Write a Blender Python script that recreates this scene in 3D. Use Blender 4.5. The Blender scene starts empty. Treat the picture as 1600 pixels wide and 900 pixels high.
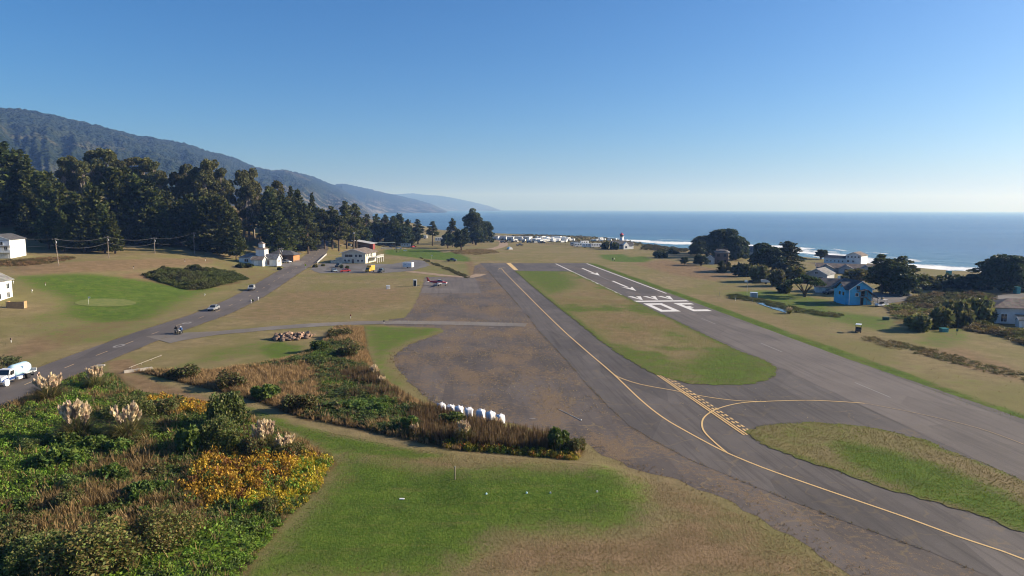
import bpy, bmesh, math, random
import numpy as np
from mathutils import Vector, Matrix

# ------------------------------------------------------------------ camera, world, sun, exposure
scene = bpy.context.scene
col = scene.collection
rad = math.radians
CAM_H = 28.0
PITCH, ROLL, LENS = rad(6.62), rad(0.22), 24.0
cam_data = bpy.data.cameras.new("camera")
cam_data.lens = LENS
cam_data.sensor_width = 36.0
cam_data.clip_start = 0.5
cam_data.clip_end = 90000.0
cam = bpy.data.objects.new("camera", cam_data)
col.objects.link(cam)
_fw = Vector((0, math.cos(PITCH), -math.sin(PITCH)))
_rt = Vector((math.cos(ROLL), 0, math.sin(ROLL)))
_rt = (_rt - _fw * _rt.dot(_fw)).normalized()
_up = _rt.cross(_fw)
cam.matrix_world = Matrix(((_rt.x, _up.x, -_fw.x, 0), (_rt.y, _up.y, -_fw.y, 0), (_rt.z, _up.z, -_fw.z, CAM_H), (0, 0, 0, 1)))
scene.camera = cam
FPX = 1600 * LENS / 36.0

SUN_EL, SUN_AZ = 22.5, 9.0                    # azimuth from +X towards +Y
SUN = Vector((math.cos(rad(SUN_EL)) * math.cos(rad(SUN_AZ)), math.cos(rad(SUN_EL)) * math.sin(rad(SUN_AZ)), math.sin(rad(SUN_EL))))
world = bpy.data.worlds.new("World")
scene.world = world
world.use_nodes = True
wn = world.node_tree
sky = wn.nodes.new("ShaderNodeTexSky")
sky.sky_type = 'NISHITA'
sky.sun_disc = False
sky.sun_elevation = rad(SUN_EL)
sky.sun_rotation = rad(90.0 - SUN_AZ)
sky.altitude = 0
sky.air_density = 0.8
sky.dust_density = 1.5
sky.ozone_density = 7.0
bg = wn.nodes["Background"]
bg.inputs[1].default_value = 0.078
sky_sat = wn.nodes.new("ShaderNodeHueSaturation")
sky_sat.inputs["Saturation"].default_value = 1.14
wn.links.new(sky.outputs[0], sky_sat.inputs["Color"])
wn.links.new(sky_sat.outputs[0], bg.inputs[0])
sl = bpy.data.lights.new("sun", 'SUN')
sl.energy = 5.0
sl.angle = rad(0.53)
sl.color = (1.0, 0.885, 0.74)
sun_ob = bpy.data.objects.new("sun", sl)
col.objects.link(sun_ob)
sun_ob.rotation_euler = SUN.to_track_quat('Z', 'Y').to_euler()
scene.view_settings.view_transform = 'Standard'
scene.view_settings.look = 'None'
scene.view_settings.exposure = 0.95
scene.view_settings.gamma = 1.0
scene.view_settings.use_curve_mapping = False
scene.render.engine = 'CYCLES'
cy = scene.cycles
cy.use_denoising = True
cy.max_bounces = 5
cy.diffuse_bounces = 3
cy.glossy_bounces = 2
cy.transmission_bounces = 3
cy.transparent_max_bounces = 6
cy.volume_bounces = 0
cy.use_adaptive_sampling = True
cy.adaptive_threshold = 0.01
cy.filter_width = 1.1

# ------------------------------------------------------------------ small helpers
R = random.Random(7)
NR = np.random.default_rng(11)
HAZE_DENSITY = 1.25e-4
SEA_Z = -18.0


def sstep(a, b, x):
    t = np.clip((x - a) / (b - a), 0, 1)
    return t * t * (3 - 2 * t)


def _hash(ix, iy, seed):
    h = (ix.astype(np.int64) * 374761393 + iy.astype(np.int64) * 668265263 + seed * 982451653) & 0x7fffffff
    h = ((h ^ (h >> 13)) * 1274126177) & 0x7fffffff
    return ((h ^ (h >> 16)) & 0xffff) / 65535.0


def vnoise(x, y, seed=0):
    x = np.asarray(x, float); y = np.asarray(y, float)
    ix, iy = np.floor(x), np.floor(y)
    fx, fy = x - ix, y - iy
    fx = fx * fx * (3 - 2 * fx); fy = fy * fy * (3 - 2 * fy)
    a = _hash(ix, iy, seed); b = _hash(ix + 1, iy, seed); c = _hash(ix, iy + 1, seed); d = _hash(ix + 1, iy + 1, seed)
    return (a * (1 - fx) + b * fx) * (1 - fy) + (c * (1 - fx) + d * fx) * fy


def fbm(x, y, seed=0, o=4):
    s, a, t = 0, 1.0, 0
    for i in range(o):
        s = s + a * vnoise(x * 2 ** i, y * 2 ** i, seed + i * 17); t += a; a *= 0.5
    return s / t


def sdf(poly, X, Y):
    """signed distance to a polygon, positive inside"""
    P = np.asarray(poly, float)
    X = np.asarray(X, float); Y = np.asarray(Y, float)
    best = np.full(X.shape, 1e12); inside = np.zeros(X.shape, bool)
    n = len(P)
    for i in range(n):
        ax, ay = P[i]; bx, by = P[(i + 1) % n]
        dx, dy = bx - ax, by - ay
        L = dx * dx + dy * dy + 1e-12
        t = np.clip(((X - ax) * dx + (Y - ay) * dy) / L, 0, 1)
        best = np.minimum(best, (X - ax - t * dx) ** 2 + (Y - ay - t * dy) ** 2)
        if ay != by:
            c = ((ay > Y) != (by > Y)) & (X < (bx - ax) * (Y - ay) / (by - ay) + ax)
            inside ^= c
    d = np.sqrt(best)
    return np.where(inside, d, -d)


def pldist(line, X, Y):
    P = np.asarray(line, float)
    X = np.asarray(X, float); Y = np.asarray(Y, float)
    best = np.full(X.shape, 1e12)
    for i in range(len(P) - 1):
        ax, ay = P[i]; bx, by = P[i + 1]
        dx, dy = bx - ax, by - ay
        t = np.clip(((X - ax) * dx + (Y - ay) * dy) / (dx * dx + dy * dy + 1e-12), 0, 1)
        best = np.minimum(best, (X - ax - t * dx) ** 2 + (Y - ay - t * dy) ** 2)
    return np.sqrt(best)


# ------------------------------------------------------------------ terrain height
LAND = [(900, -60), (600, 60), (330, 235), (236, 300), (222, 314), (208, 328), (200, 352), (190, 374), (182, 402), (170, 440), (142, 462),
        (119, 488), (104, 550), (99, 640), (72, 715), (36, 735), (-24, 800), (-89, 900), (-238, 1240), (-393, 1600), (-720, 2150), (-3200, 3200), (-3200, -400), (900, -400)]
TEE_BOX = None


def hgt(x, y):
    x = np.asarray(x, float); y = np.asarray(y, float)
    ramp = 7.5 * sstep(-86, -172, x) * sstep(92, 235, y)
    s = -0.8 * x + 0.6 * y - 352
    hill = 0.27 * 14.0 * np.log1p(np.exp(np.clip(s / 14.0, -40, 60))) * sstep(-70, -135, x + 0.02 * y) * sstep(245, 300, y)
    hill = 42 * (1 - np.exp(-hill / 42.0)) * sstep(760, 470, y)
    z = ramp + hill
    far = sstep(-90, -160, x)
    z = z + far * 0.5 * (fbm(x / 25, y / 25, 3) - 0.5)
    # gentle hollows right of the runway, well outside the flat airfield
    rt = sstep(85, 130, x) * sstep(380, 200, y)
    z = z + rt * (0.9 * (fbm(x / 30, y / 30, 5) - 0.6))
    if TEE_BOX is not None:
        z = z + 0.36 * sstep(-3.0, 0.8, sdf(TEE_BOX, x, y))
    near = (x > -900) & (y > 60)
    d = np.where(near, sdf(LAND, x, y) if near.any() else 100, 100)
    z = np.where(d < 12, z + (SEA_Z - 1.2 - z) * sstep(6, -55, d + 10 * (fbm(x / 40, y / 40, 9) - 0.5)), z)
    return z


_Mc = np.array(cam.matrix_world)


def ray(u, v):
    d = np.array([(u - 800) / FPX, (450 - v) / FPX, -1.0])
    d = _Mc[:3, :3] @ d
    return d / np.linalg.norm(d)


def flat(u, v, z=0.0):
    d = ray(u, v)
    t = (z - CAM_H) / d[2]
    return (d[0] * t, d[1] * t)


def at(u, v):
    """the point of the terrain seen at a place of the photograph"""
    d = ray(u, v)
    o = np.array([0, 0, CAM_H])
    ts = 30 * 1.012 ** np.arange(340)
    P = o + ts[:, None] * d
    below = P[:, 2] < hgt(P[:, 0], P[:, 1])
    i = int(np.argmax(below)) if below.any() else len(ts) - 1
    lo, hi = ts[max(i - 1, 0)], ts[i]
    for _ in range(22):
        m = 0.5 * (lo + hi)
        p = o + m * d
        if p[2] < float(hgt(p[0], p[1])): hi = m
        else: lo = m
    p = o + hi * d
    return Vector((p[0], p[1], float(hgt(p[0], p[1]))))


def on(x, y):
    return Vector((x, y, float(hgt(x, y))))


def ground_poly(px):
    return [tuple(at(u, v)[:2]) for u, v in px]


TEE_BOX = [flat(u, v) for u, v in ((718, 742), (800, 733), (930, 733), (968, 750), (972, 772), (935, 784), (735, 784), (710, 765))]
# ------------------------------------------------------------------ materials
MATS = {}


def newmat(name):
    m = bpy.data.materials.new(name)
    m.use_nodes = True
    MATS[name] = m
    nt = m.node_tree
    return m, nt, nt.nodes["Principled BSDF"]


class NT:
    """terse node building"""
    def __init__(s, nt): s.nt = nt
    def n(s, t, **kw):
        x = s.nt.nodes.new(t)
        for k, v in kw.items(): setattr(x, k, v)
        return x
    def l(s, a, b): s.nt.links.new(a, b)
    def put(s, sock, v):
        if isinstance(v, (int, float)): sock.default_value = v
        elif isinstance(v, (tuple, list)): sock.default_value = (*v, 1.0) if len(v) == 3 and sock.type == 'RGBA' else v
        else: s.l(v, sock)
    def math(s, op, a, b=0.0, clamp=False):
        x = s.n("ShaderNodeMath", operation=op, use_clamp=clamp)
        s.put(x.inputs[0], a); s.put(x.inputs[1], b)
        return x.outputs[0]
    def mix(s, f, a, b, mode='MIX'):
        x = s.n("ShaderNodeMix", data_type='RGBA', blend_type=mode)
        s.put(x.inputs[0], f); s.put(x.inputs[6], a); s.put(x.inputs[7], b)
        return x.outputs[2]
    def noise(s, co, scale, detail=3.0, rough=0.55, dist=0.0):
        x = s.n("ShaderNodeTexNoise")
        if co is not None: s.l(co, x.inputs["Vector"])
        x.inputs["Scale"].default_value = scale; x.inputs["Detail"].default_value = detail
        x.inputs["Roughness"].default_value = rough; x.inputs["Distortion"].default_value = dist
        return x.outputs[0]
    def vor(s, co, scale, feature='F1', out=0, rnd=1.0):
        x = s.n("ShaderNodeTexVoronoi", feature=feature)
        s.l(co, x.inputs["Vector"]); x.inputs["Scale"].default_value = scale; x.inputs["Randomness"].default_value = rnd
        return x.outputs[out]
    def ramp(s, f, lo, hi, a=0.0, b=1.0, smooth=True):
        x = s.n("ShaderNodeMapRange", interpolation_type='SMOOTHSTEP' if smooth else 'LINEAR')
        s.put(x.inputs[0], f)
        for i, v in enumerate((lo, hi, a, b)): s.put(x.inputs[i + 1], v)
        return x.outputs[0]
    def attr(s, name, out=2):
        return s.n("ShaderNodeAttribute", attribute_name=name).outputs[out]
    def pos(s): return s.n("ShaderNodeNewGeometry").outputs["Position"]
    def mapping(s, co, scale=(1, 1, 1), rot=(0, 0, 0)):
        x = s.n("ShaderNodeMapping")
        s.l(co, x.inputs[0])
        if any(rot):   # turn first, then stretch
            x.vector_type = 'TEXTURE'
            x.inputs["Scale"].default_value = tuple(1.0 / v for v in scale); x.inputs["Rotation"].default_value = tuple(-v for v in rot)
        else:
            x.inputs["Scale"].default_value = scale
        return x.outputs[0]
    def bump(s, h, strength, dist, bsdf):
        x = s.n("ShaderNodeBump")
        x.inputs["Strength"].default_value = strength; x.inputs["Distance"].default_value = dist
        s.l(h, x.inputs["Height"]); s.l(x.outputs[0], bsdf.inputs["Normal"])


def plain(name, c, rough=0.7, metal=0.0, var=0.12, scale=1.5, spec=0.3, coat=0.0, bump=0.0):
    """painted or plain surface with slight procedural unevenness"""
    m, nt, b = newmat(name)
    k = NT(nt)
    co = nt.nodes.new("ShaderNodeTexCoord").outputs["Object"]
    f = k.noise(co, scale, 4)
    lo = tuple(x * (1 - var) for x in c); hi = tuple(min(1, x * (1 + var)) for x in c)
    k.l(k.mix(k.ramp(f, 0.3, 0.7), lo, hi), b.inputs["Base Color"])
    b.inputs["Roughness"].default_value = rough; b.inputs["Metallic"].default_value = metal
    b.inputs["Specular IOR Level"].default_value = spec
    b.inputs["Coat Weight"].default_value = coat
    if bump: k.bump(k.noise(co, scale * 8, 3), bump, 0.03, b)
    return m


def siding(name, c, gap=0.2, vertical=False, var=0.1):
    """boarded wall: board joints as a procedural bump and thin darker joints"""
    m, nt, b = newmat(name)
    k = NT(nt)
    co = nt.nodes.new("ShaderNodeTexCoord").outputs["Object"]
    sx = nt.nodes.new("ShaderNodeSeparateXYZ"); k.l(co, sx.inputs[0])
    a = k.math('ADD', sx.outputs[0], sx.outputs[1]) if vertical else sx.outputs[2]
    fr = k.math('FRACT', k.math('DIVIDE', a, gap))
    f = k.noise(co, 0.8, 4)
    base = k.mix(k.ramp(f, 0.3, 0.7), tuple(x * (1 - var) for x in c), tuple(min(1, x * (1 + var)) for x in c))
    j = k.ramp(fr, 0.0, 0.1)
    k.l(k.mix(j, tuple(x * 0.7 for x in c), base), b.inputs["Base Color"])
    b.inputs["Roughness"].default_value = 0.75; b.inputs["Specular IOR Level"].default_value = 0.25
    k.bump(fr, 0.25, 0.02, b)
    return m


def shingle(name, c, var=0.3):
    m, nt, b = newmat(name)
    k = NT(nt)
    co = nt.nodes.new("ShaderNodeTexCoord").outputs["Object"]
    v = k.vor(k.mapping(co, (1.0, 1.0, 2.5)), 2.2, out=1)
    f = k.noise(co, 0.7, 5)
    base = k.mix(k.ramp(f, 0.3, 0.7), tuple(x * (1 - var) for x in c), tuple(x * (1 + var) for x in c))
    k.l(k.mix(0.22, base, v, 'MULTIPLY'), b.inputs["Base Color"])
    b.inputs["Roughness"].default_value = 0.9; b.inputs["Specular IOR Level"].default_value = 0.2
    return m


def leafmat(name, trans=0.25, rough=0.6):
    """leaves: albedo from the per-leaf tint, some light passing through the blades"""
    m, nt, b = newmat(name)
    k = NT(nt)
    t = k.attr("tint", 0)
    oi = nt.nodes.new("ShaderNodeObjectInfo")
    hsv = nt.nodes.new("ShaderNodeHueSaturation")
    k.l(k.ramp(oi.outputs["Random"], 0, 1, 0.485, 0.515, False), hsv.inputs["Hue"])
    k.l(k.ramp(oi.outputs["Random"], 0, 1, 0.82, 1.2, False), hsv.inputs["Value"])
    k.l(t, hsv.inputs["Color"])
    k.l(hsv.outputs[0], b.inputs["Base Color"])
    b.inputs["Roughness"].default_value = rough; b.inputs["Specular IOR Level"].default_value = 0.25
    tr = nt.nodes.new("ShaderNodeBsdfTranslucent")
    k.l(hsv.outputs[0], tr.inputs[0])
    ms = nt.nodes.new("ShaderNodeMixShader")
    ms.inputs[0].default_value = trans
    k.l(b.outputs[0], ms.inputs[1]); k.l(tr.outputs[0], ms.inputs[2])
    k.l(ms.outputs[0], nt.nodes["Material Output"].inputs[0])
    return m


LEAF = leafmat("leaf", 0.33)
BLADE = leafmat("blade", 0.35)
BARK = plain("bark", (0.10, 0.075, 0.055), 0.95, var=0.35, scale=3, spec=0.1, bump=0.5)
PALE_BARK = plain("pale_bark", (0.26, 0.22, 0.18), 0.9, var=0.3, scale=2, spec=0.1, bump=0.3)
WHITE = plain("white_paint", (0.76, 0.76, 0.74), 0.55, var=0.05)
OFFWHITE = plain("worn_white_paint", (0.62, 0.61, 0.58), 0.6, var=0.12)
GLASS = plain("window_glass", (0.02, 0.025, 0.03), 0.08, var=0.2, spec=0.7)
RUBBER = plain("rubber", (0.02, 0.02, 0.02), 0.85, var=0.2, spec=0.2)
STEEL = plain("steel", (0.45, 0.45, 0.46), 0.4, metal=0.8, var=0.15)
CHROME = plain("chrome", (0.6, 0.6, 0.62), 0.2, metal=1.0, var=0.05)
BLACK = plain("black_trim", (0.025, 0.025, 0.027), 0.55, var=0.2)
GREYM = plain("grey_metal", (0.32, 0.33, 0.34), 0.5, metal=0.3, var=0.12)
WOODPOLE = plain("weathered_wood", (0.24, 0.20, 0.165), 0.9, var=0.3, scale=4, spec=0.1)
FENCEWOOD = siding("fence_board", (0.42, 0.26, 0.13), 0.15, True, 0.2)
SKIN = plain("skin", (0.45, 0.28, 0.2), 0.6, var=0.05)
WIRE = plain("cable", (0.07, 0.07, 0.07), 0.7, var=0.1)
LAMPGLASS = plain("lamp_lens", (0.7, 0.7, 0.68), 0.15, var=0.05, spec=0.6)
REDLENS = plain("red_lens", (0.35, 0.02, 0.02), 0.2, var=0.05, spec=0.6)
WHITE_SIDING = siding("white_siding", (0.74, 0.74, 0.73), 0.25)
BLUE_SIDING = siding("blue_siding", (0.11, 0.46, 0.70), 0.22)
GREY_SIDING = siding("grey_siding", (0.36, 0.38, 0.40), 0.25)
LTGREY_SIDING = siding("light_grey_siding", (0.52, 0.54, 0.55), 0.25)
CREAM_SIDING = siding("cream_siding", (0.62, 0.58, 0.48), 0.3)
BROWN_SIDING = siding("brown_shingle_wall", (0.15, 0.105, 0.085), 0.2)
TAN_SIDING = siding("tan_siding", (0.40, 0.33, 0.24), 0.25)
ORANGE_WOOD = siding("orange_board_wall", (0.42, 0.19, 0.08), 0.2, True)
RED_WALL = siding("red_board_wall", (0.22, 0.05, 0.045), 0.25, True)
DARK_ROOF = shingle("dark_shingle_roof", (0.085, 0.085, 0.09))
GREY_ROOF = shingle("grey_shingle_roof", (0.20, 0.195, 0.19))
BROWN_ROOF = shingle("brown_shingle_roof", (0.19, 0.155, 0.13))
METAL_ROOF = plain("metal_roof", (0.50, 0.50, 0.51), 0.4, metal=0.2, var=0.12, scale=0.7)
RED_ROOF = plain("red_lantern_roof", (0.45, 0.05, 0.04), 0.5)


def paint(name, c, metal=0.0):
    return plain("paint_" + name, c, 0.3, metal=metal, var=0.04, spec=0.5, coat=0.5)


# ------------------------------------------------------------------ mesh building
class MB:
    def __init__(s): s.v, s.f, s.m = [], [], []
    def add(s, vs, fs, mi=0):
        b = len(s.v)
        s.v += [tuple(p) for p in vs]
        s.f += [tuple(b + i for i in f) for f in fs]
        s.m += [mi] * len(fs)
        return s
    def box(s, x0, x1, y0, y1, z0, z1, mi=0, M=None, taper=0.0):
        cx, cy_ = (x0 + x1) / 2, (y0 + y1) / 2
        k = 1 - taper
        q = [(x0, y0, z0), (x1, y0, z0), (x1, y1, z0), (x0, y1, z0)]
        q += [(cx + (x - cx) * k, cy_ + (y - cy_) * k, z1) for x, y, _ in q]
        if M is not None: q = [M @ Vector(p) for p in q]
        return s.add(q, [(3, 2, 1, 0), (4, 5, 6, 7), (0, 1, 5, 4), (1, 2, 6, 5), (2, 3, 7, 6), (3, 0, 4, 7)], mi)
    def prism(s, poly, a, b, axis='y', mi=0, M=None):
        """polygon extruded from a to b along an axis; poly in the two other axes (x,z | y,z | x,y)"""
        def P(p, t):
            return {'y': (p[0], t, p[1]), 'x': (t, p[0], p[1]), 'z': (p[0], p[1], t)}[axis]
        n = len(poly)
        q = [P(p, a) for p in poly] + [P(p, b) for p in poly]
        if M is not None: q = [M @ Vector(p) for p in q]
        fs = [tuple(range(n - 1, -1, -1)), tuple(range(n, 2 * n))]
        fs += [(i, (i + 1) % n, n + (i + 1) % n, n + i) for i in range(n)]
        return s.add(q, fs, mi)
    def loft(s, rings, mi=0, cap=True):
        n = len(rings[0]); q = [p for r in rings for p in r]; fs = []
        for j in range(len(rings) - 1):
            for i in range(n):
                fs.append((j * n + i, j * n + (i + 1) % n, (j + 1) * n + (i + 1) % n, (j + 1) * n + i))
        if cap:
            fs.append(tuple(range(n - 1, -1, -1))); fs.append(tuple((len(rings) - 1) * n + i for i in range(n)))
        return s.add(q, fs, mi)
    def tube(s, pts, rs, n=8, mi=0):
        pts = [Vector(p) for p in pts]
        if not isinstance(rs, (list, tuple)): rs = [rs] * len(pts)
        rings = []
        for i, p in enumerate(pts):
            t = (pts[min(i + 1, len(pts) - 1)] - pts[max(i - 1, 0)]).normalized()
            ref = Vector((0, 0, 1)) if abs(t.z) < 0.9 else Vector((1, 0, 0))
            a = t.cross(ref).normalized(); b = t.cross(a)
            rings.append([p + (a * math.cos(2 * math.pi * k / n) + b * math.sin(2 * math.pi * k / n)) * rs[i] for k in range(n)])
        return s.loft(rings, mi)
    def lathe(s, prof, n=16, c=(0, 0, 0), axis='z', mi=0):
        """profile of (radius, along) turned about an axis"""
        rings = []
        for r, h in prof:
            ring = []
            for k in range(n):
                a = 2 * math.pi * k / n
                u, w = r * math.cos(a), r * math.sin(a)
                p = {'z': (u, w, h), 'x': (h, u, w), 'y': (w, h, u)}[axis]
                ring.append((p[0] + c[0], p[1] + c[1], p[2] + c[2]))
            rings.append(ring)
        return s.loft(rings, mi)
    def ball(s, c, r, n=10, m=6, mi=0, sc=(1, 1, 1)):
        rings = []
        for j in range(m + 1):
            t = math.pi * j / m
            rr = max(math.sin(t), 0.02)
            rings.append([(c[0] + r * sc[0] * rr * math.cos(2 * math.pi * k / n), c[1] + r * sc[1] * rr * math.sin(2 * math.pi * k / n), c[2] - r * sc[2] * math.cos(t)) for k in range(n)])
        return s.loft(rings, mi)
    def build(s, name, mats, parent=None, smooth=False, bevel=0.0):
        me = bpy.data.meshes.new(name)
        me.from_pydata(s.v, [], s.f)
        for m in (mats if isinstance(mats, (list, tuple)) else [mats]): me.materials.append(m)
        if any(s.m): me.polygons.foreach_set("material_index", s.m)
        if smooth: me.polygons.foreach_set("use_smooth", [True] * len(s.f))
        me.update()
        bm = bmesh.new(); bm.from_mesh(me)
        bmesh.ops.recalc_face_normals(bm, faces=bm.faces)
        if bevel:
            bmesh.ops.remove_doubles(bm, verts=bm.verts, dist=1e-5)
            es = [e for e in bm.edges if len(e.link_faces) == 2 and e.calc_face_angle(0) > 0.5]
            bmesh.ops.bevel(bm, geom=es, offset=bevel, segments=2, affect='EDGES', clamp_overlap=True)
        bm.to_mesh(me); bm.free()
        o = bpy.data.objects.new(name, me)
        col.objects.link(o)
        if parent is not None: o.parent = parent
        return o


def np_mesh(name, V, F, mats, tint=None, parent=None, smooth=False, attrs=None):
    """fast mesh from numpy: V n x 3, F m x k (all faces the same size)"""
    V = np.asarray(V, np.float32); F = np.asarray(F, np.int32)
    me = bpy.data.meshes.new(name)
    me.vertices.add(len(V)); me.vertices.foreach_set("co", V.ravel())
    k = F.shape[1]
    me.loops.add(F.size); me.loops.foreach_set("vertex_index", F.ravel())
    me.polygons.add(len(F))
    me.polygons.foreach_set("loop_start", np.arange(0, F.size, k, dtype=np.int32))
    me.polygons.foreach_set("loop_total", np.full(len(F), k, np.int32))
    for m in (mats if isinstance(mats, (list, tuple)) else [mats]): me.materials.append(m)
    if smooth: me.polygons.foreach_set("use_smooth", np.ones(len(F), bool))
    if tint is not None:
        a = me.attributes.new("tint", 'FLOAT_COLOR', 'POINT')
        c = np.ones((len(V), 4), np.float32); c[:, :3] = tint
        a.data.foreach_set("color", c.ravel())
    for nm, arr in (attrs or {}).items():
        arr = np.asarray(arr, np.float32)
        if arr.ndim == 1:
            me.attributes.new(nm, 'FLOAT', 'POINT').data.foreach_set("value", arr)
        else:
            c = np.ones((len(V), 4), np.float32); c[:, :arr.shape[1]] = arr
            me.attributes.new(nm, 'FLOAT_COLOR', 'POINT').data.foreach_set("color", c.ravel())
    me.update(calc_edges=True)
    me.validate()
    o = bpy.data.objects.new(name, me)
    col.objects.link(o)
    if parent is not None: o.parent = parent
    return o


def tag(o, label=None, cat=None, group=None, kind=None):
    for k_, v_ in (("label", label), ("category", cat), ("group", group), ("kind", kind)):
        if v_: o[k_] = v_
    return o


def thing(name, label, cat, loc=(0, 0, 0), rz=0.0, group=None, scale=1.0):
    o = bpy.data.objects.new(name, None)
    col.objects.link(o)
    o.empty_display_size = 0.5
    o.location = loc; o.rotation_euler = (0, 0, rz); o.scale = (scale,) * 3
    return tag(o, label, cat, group)


def copy_tree(o, parent=None):
    c = o.copy()
    col.objects.link(c)
    if parent is not None: c.parent = parent
    for ch in list(o.children): copy_tree(ch, c)
    return c


def again(proto, loc, rz, label, group=None, scale=None):
    c = copy_tree(proto)
    c.location = loc; c.rotation_euler = (0, 0, rz)
    c["label"] = label
    if group: c["group"] = group
    if scale is not None: c.scale = (scale,) * 3 if isinstance(scale, (int, float)) else scale
    return c


ORD = ["", "first", "second", "third", "fourth", "fifth", "sixth", "seventh", "eighth", "ninth", "tenth", "eleventh", "twelfth", "thirteenth", "fourteenth",
       "fifteenth", "sixteenth", "seventeenth", "eighteenth", "nineteenth", "twentieth"]


def ordinal(i):
    if i <= 20: return ORD[i]
    return {2: "twenty", 3: "thirty", 4: "forty"}[i // 10] + "-" + ORD[i % 10] if i % 10 else {3: "thirtieth", 4: "fortieth"}[i // 10]
# ------------------------------------------------------------------ ground sheet
from mathutils.geometry import delaunay_2d_cdt


def graded(lo, hi, a, b, fine, grow):
    c = list(np.arange(a, b + 1e-6, fine))
    st, x = fine, c[-1]
    while x < hi: st *= grow; x += st; c.append(x)
    st, x = fine, c[0]
    while x > lo: st *= grow; x -= st; c.insert(0, x)
    return np.array(c)


def grid_mesh(name, xs, ys, zf, mat, attrf=None, smooth=True):
    X, Y = np.meshgrid(xs, ys)
    X, Y = X.ravel(), Y.ravel()
    Z = zf(X, Y)
    nx, ny = len(xs), len(ys)
    i = np.arange((nx - 1) * (ny - 1)); r = i // (nx - 1); c = i % (nx - 1)
    a = r * nx + c
    F = np.stack([a, a + 1, a + nx + 1, a + nx], 1)
    return np_mesh(name, np.stack([X, Y, Z], 1), F, mat, smooth=smooth, attrs=attrf(X, Y) if attrf else None)


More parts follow.
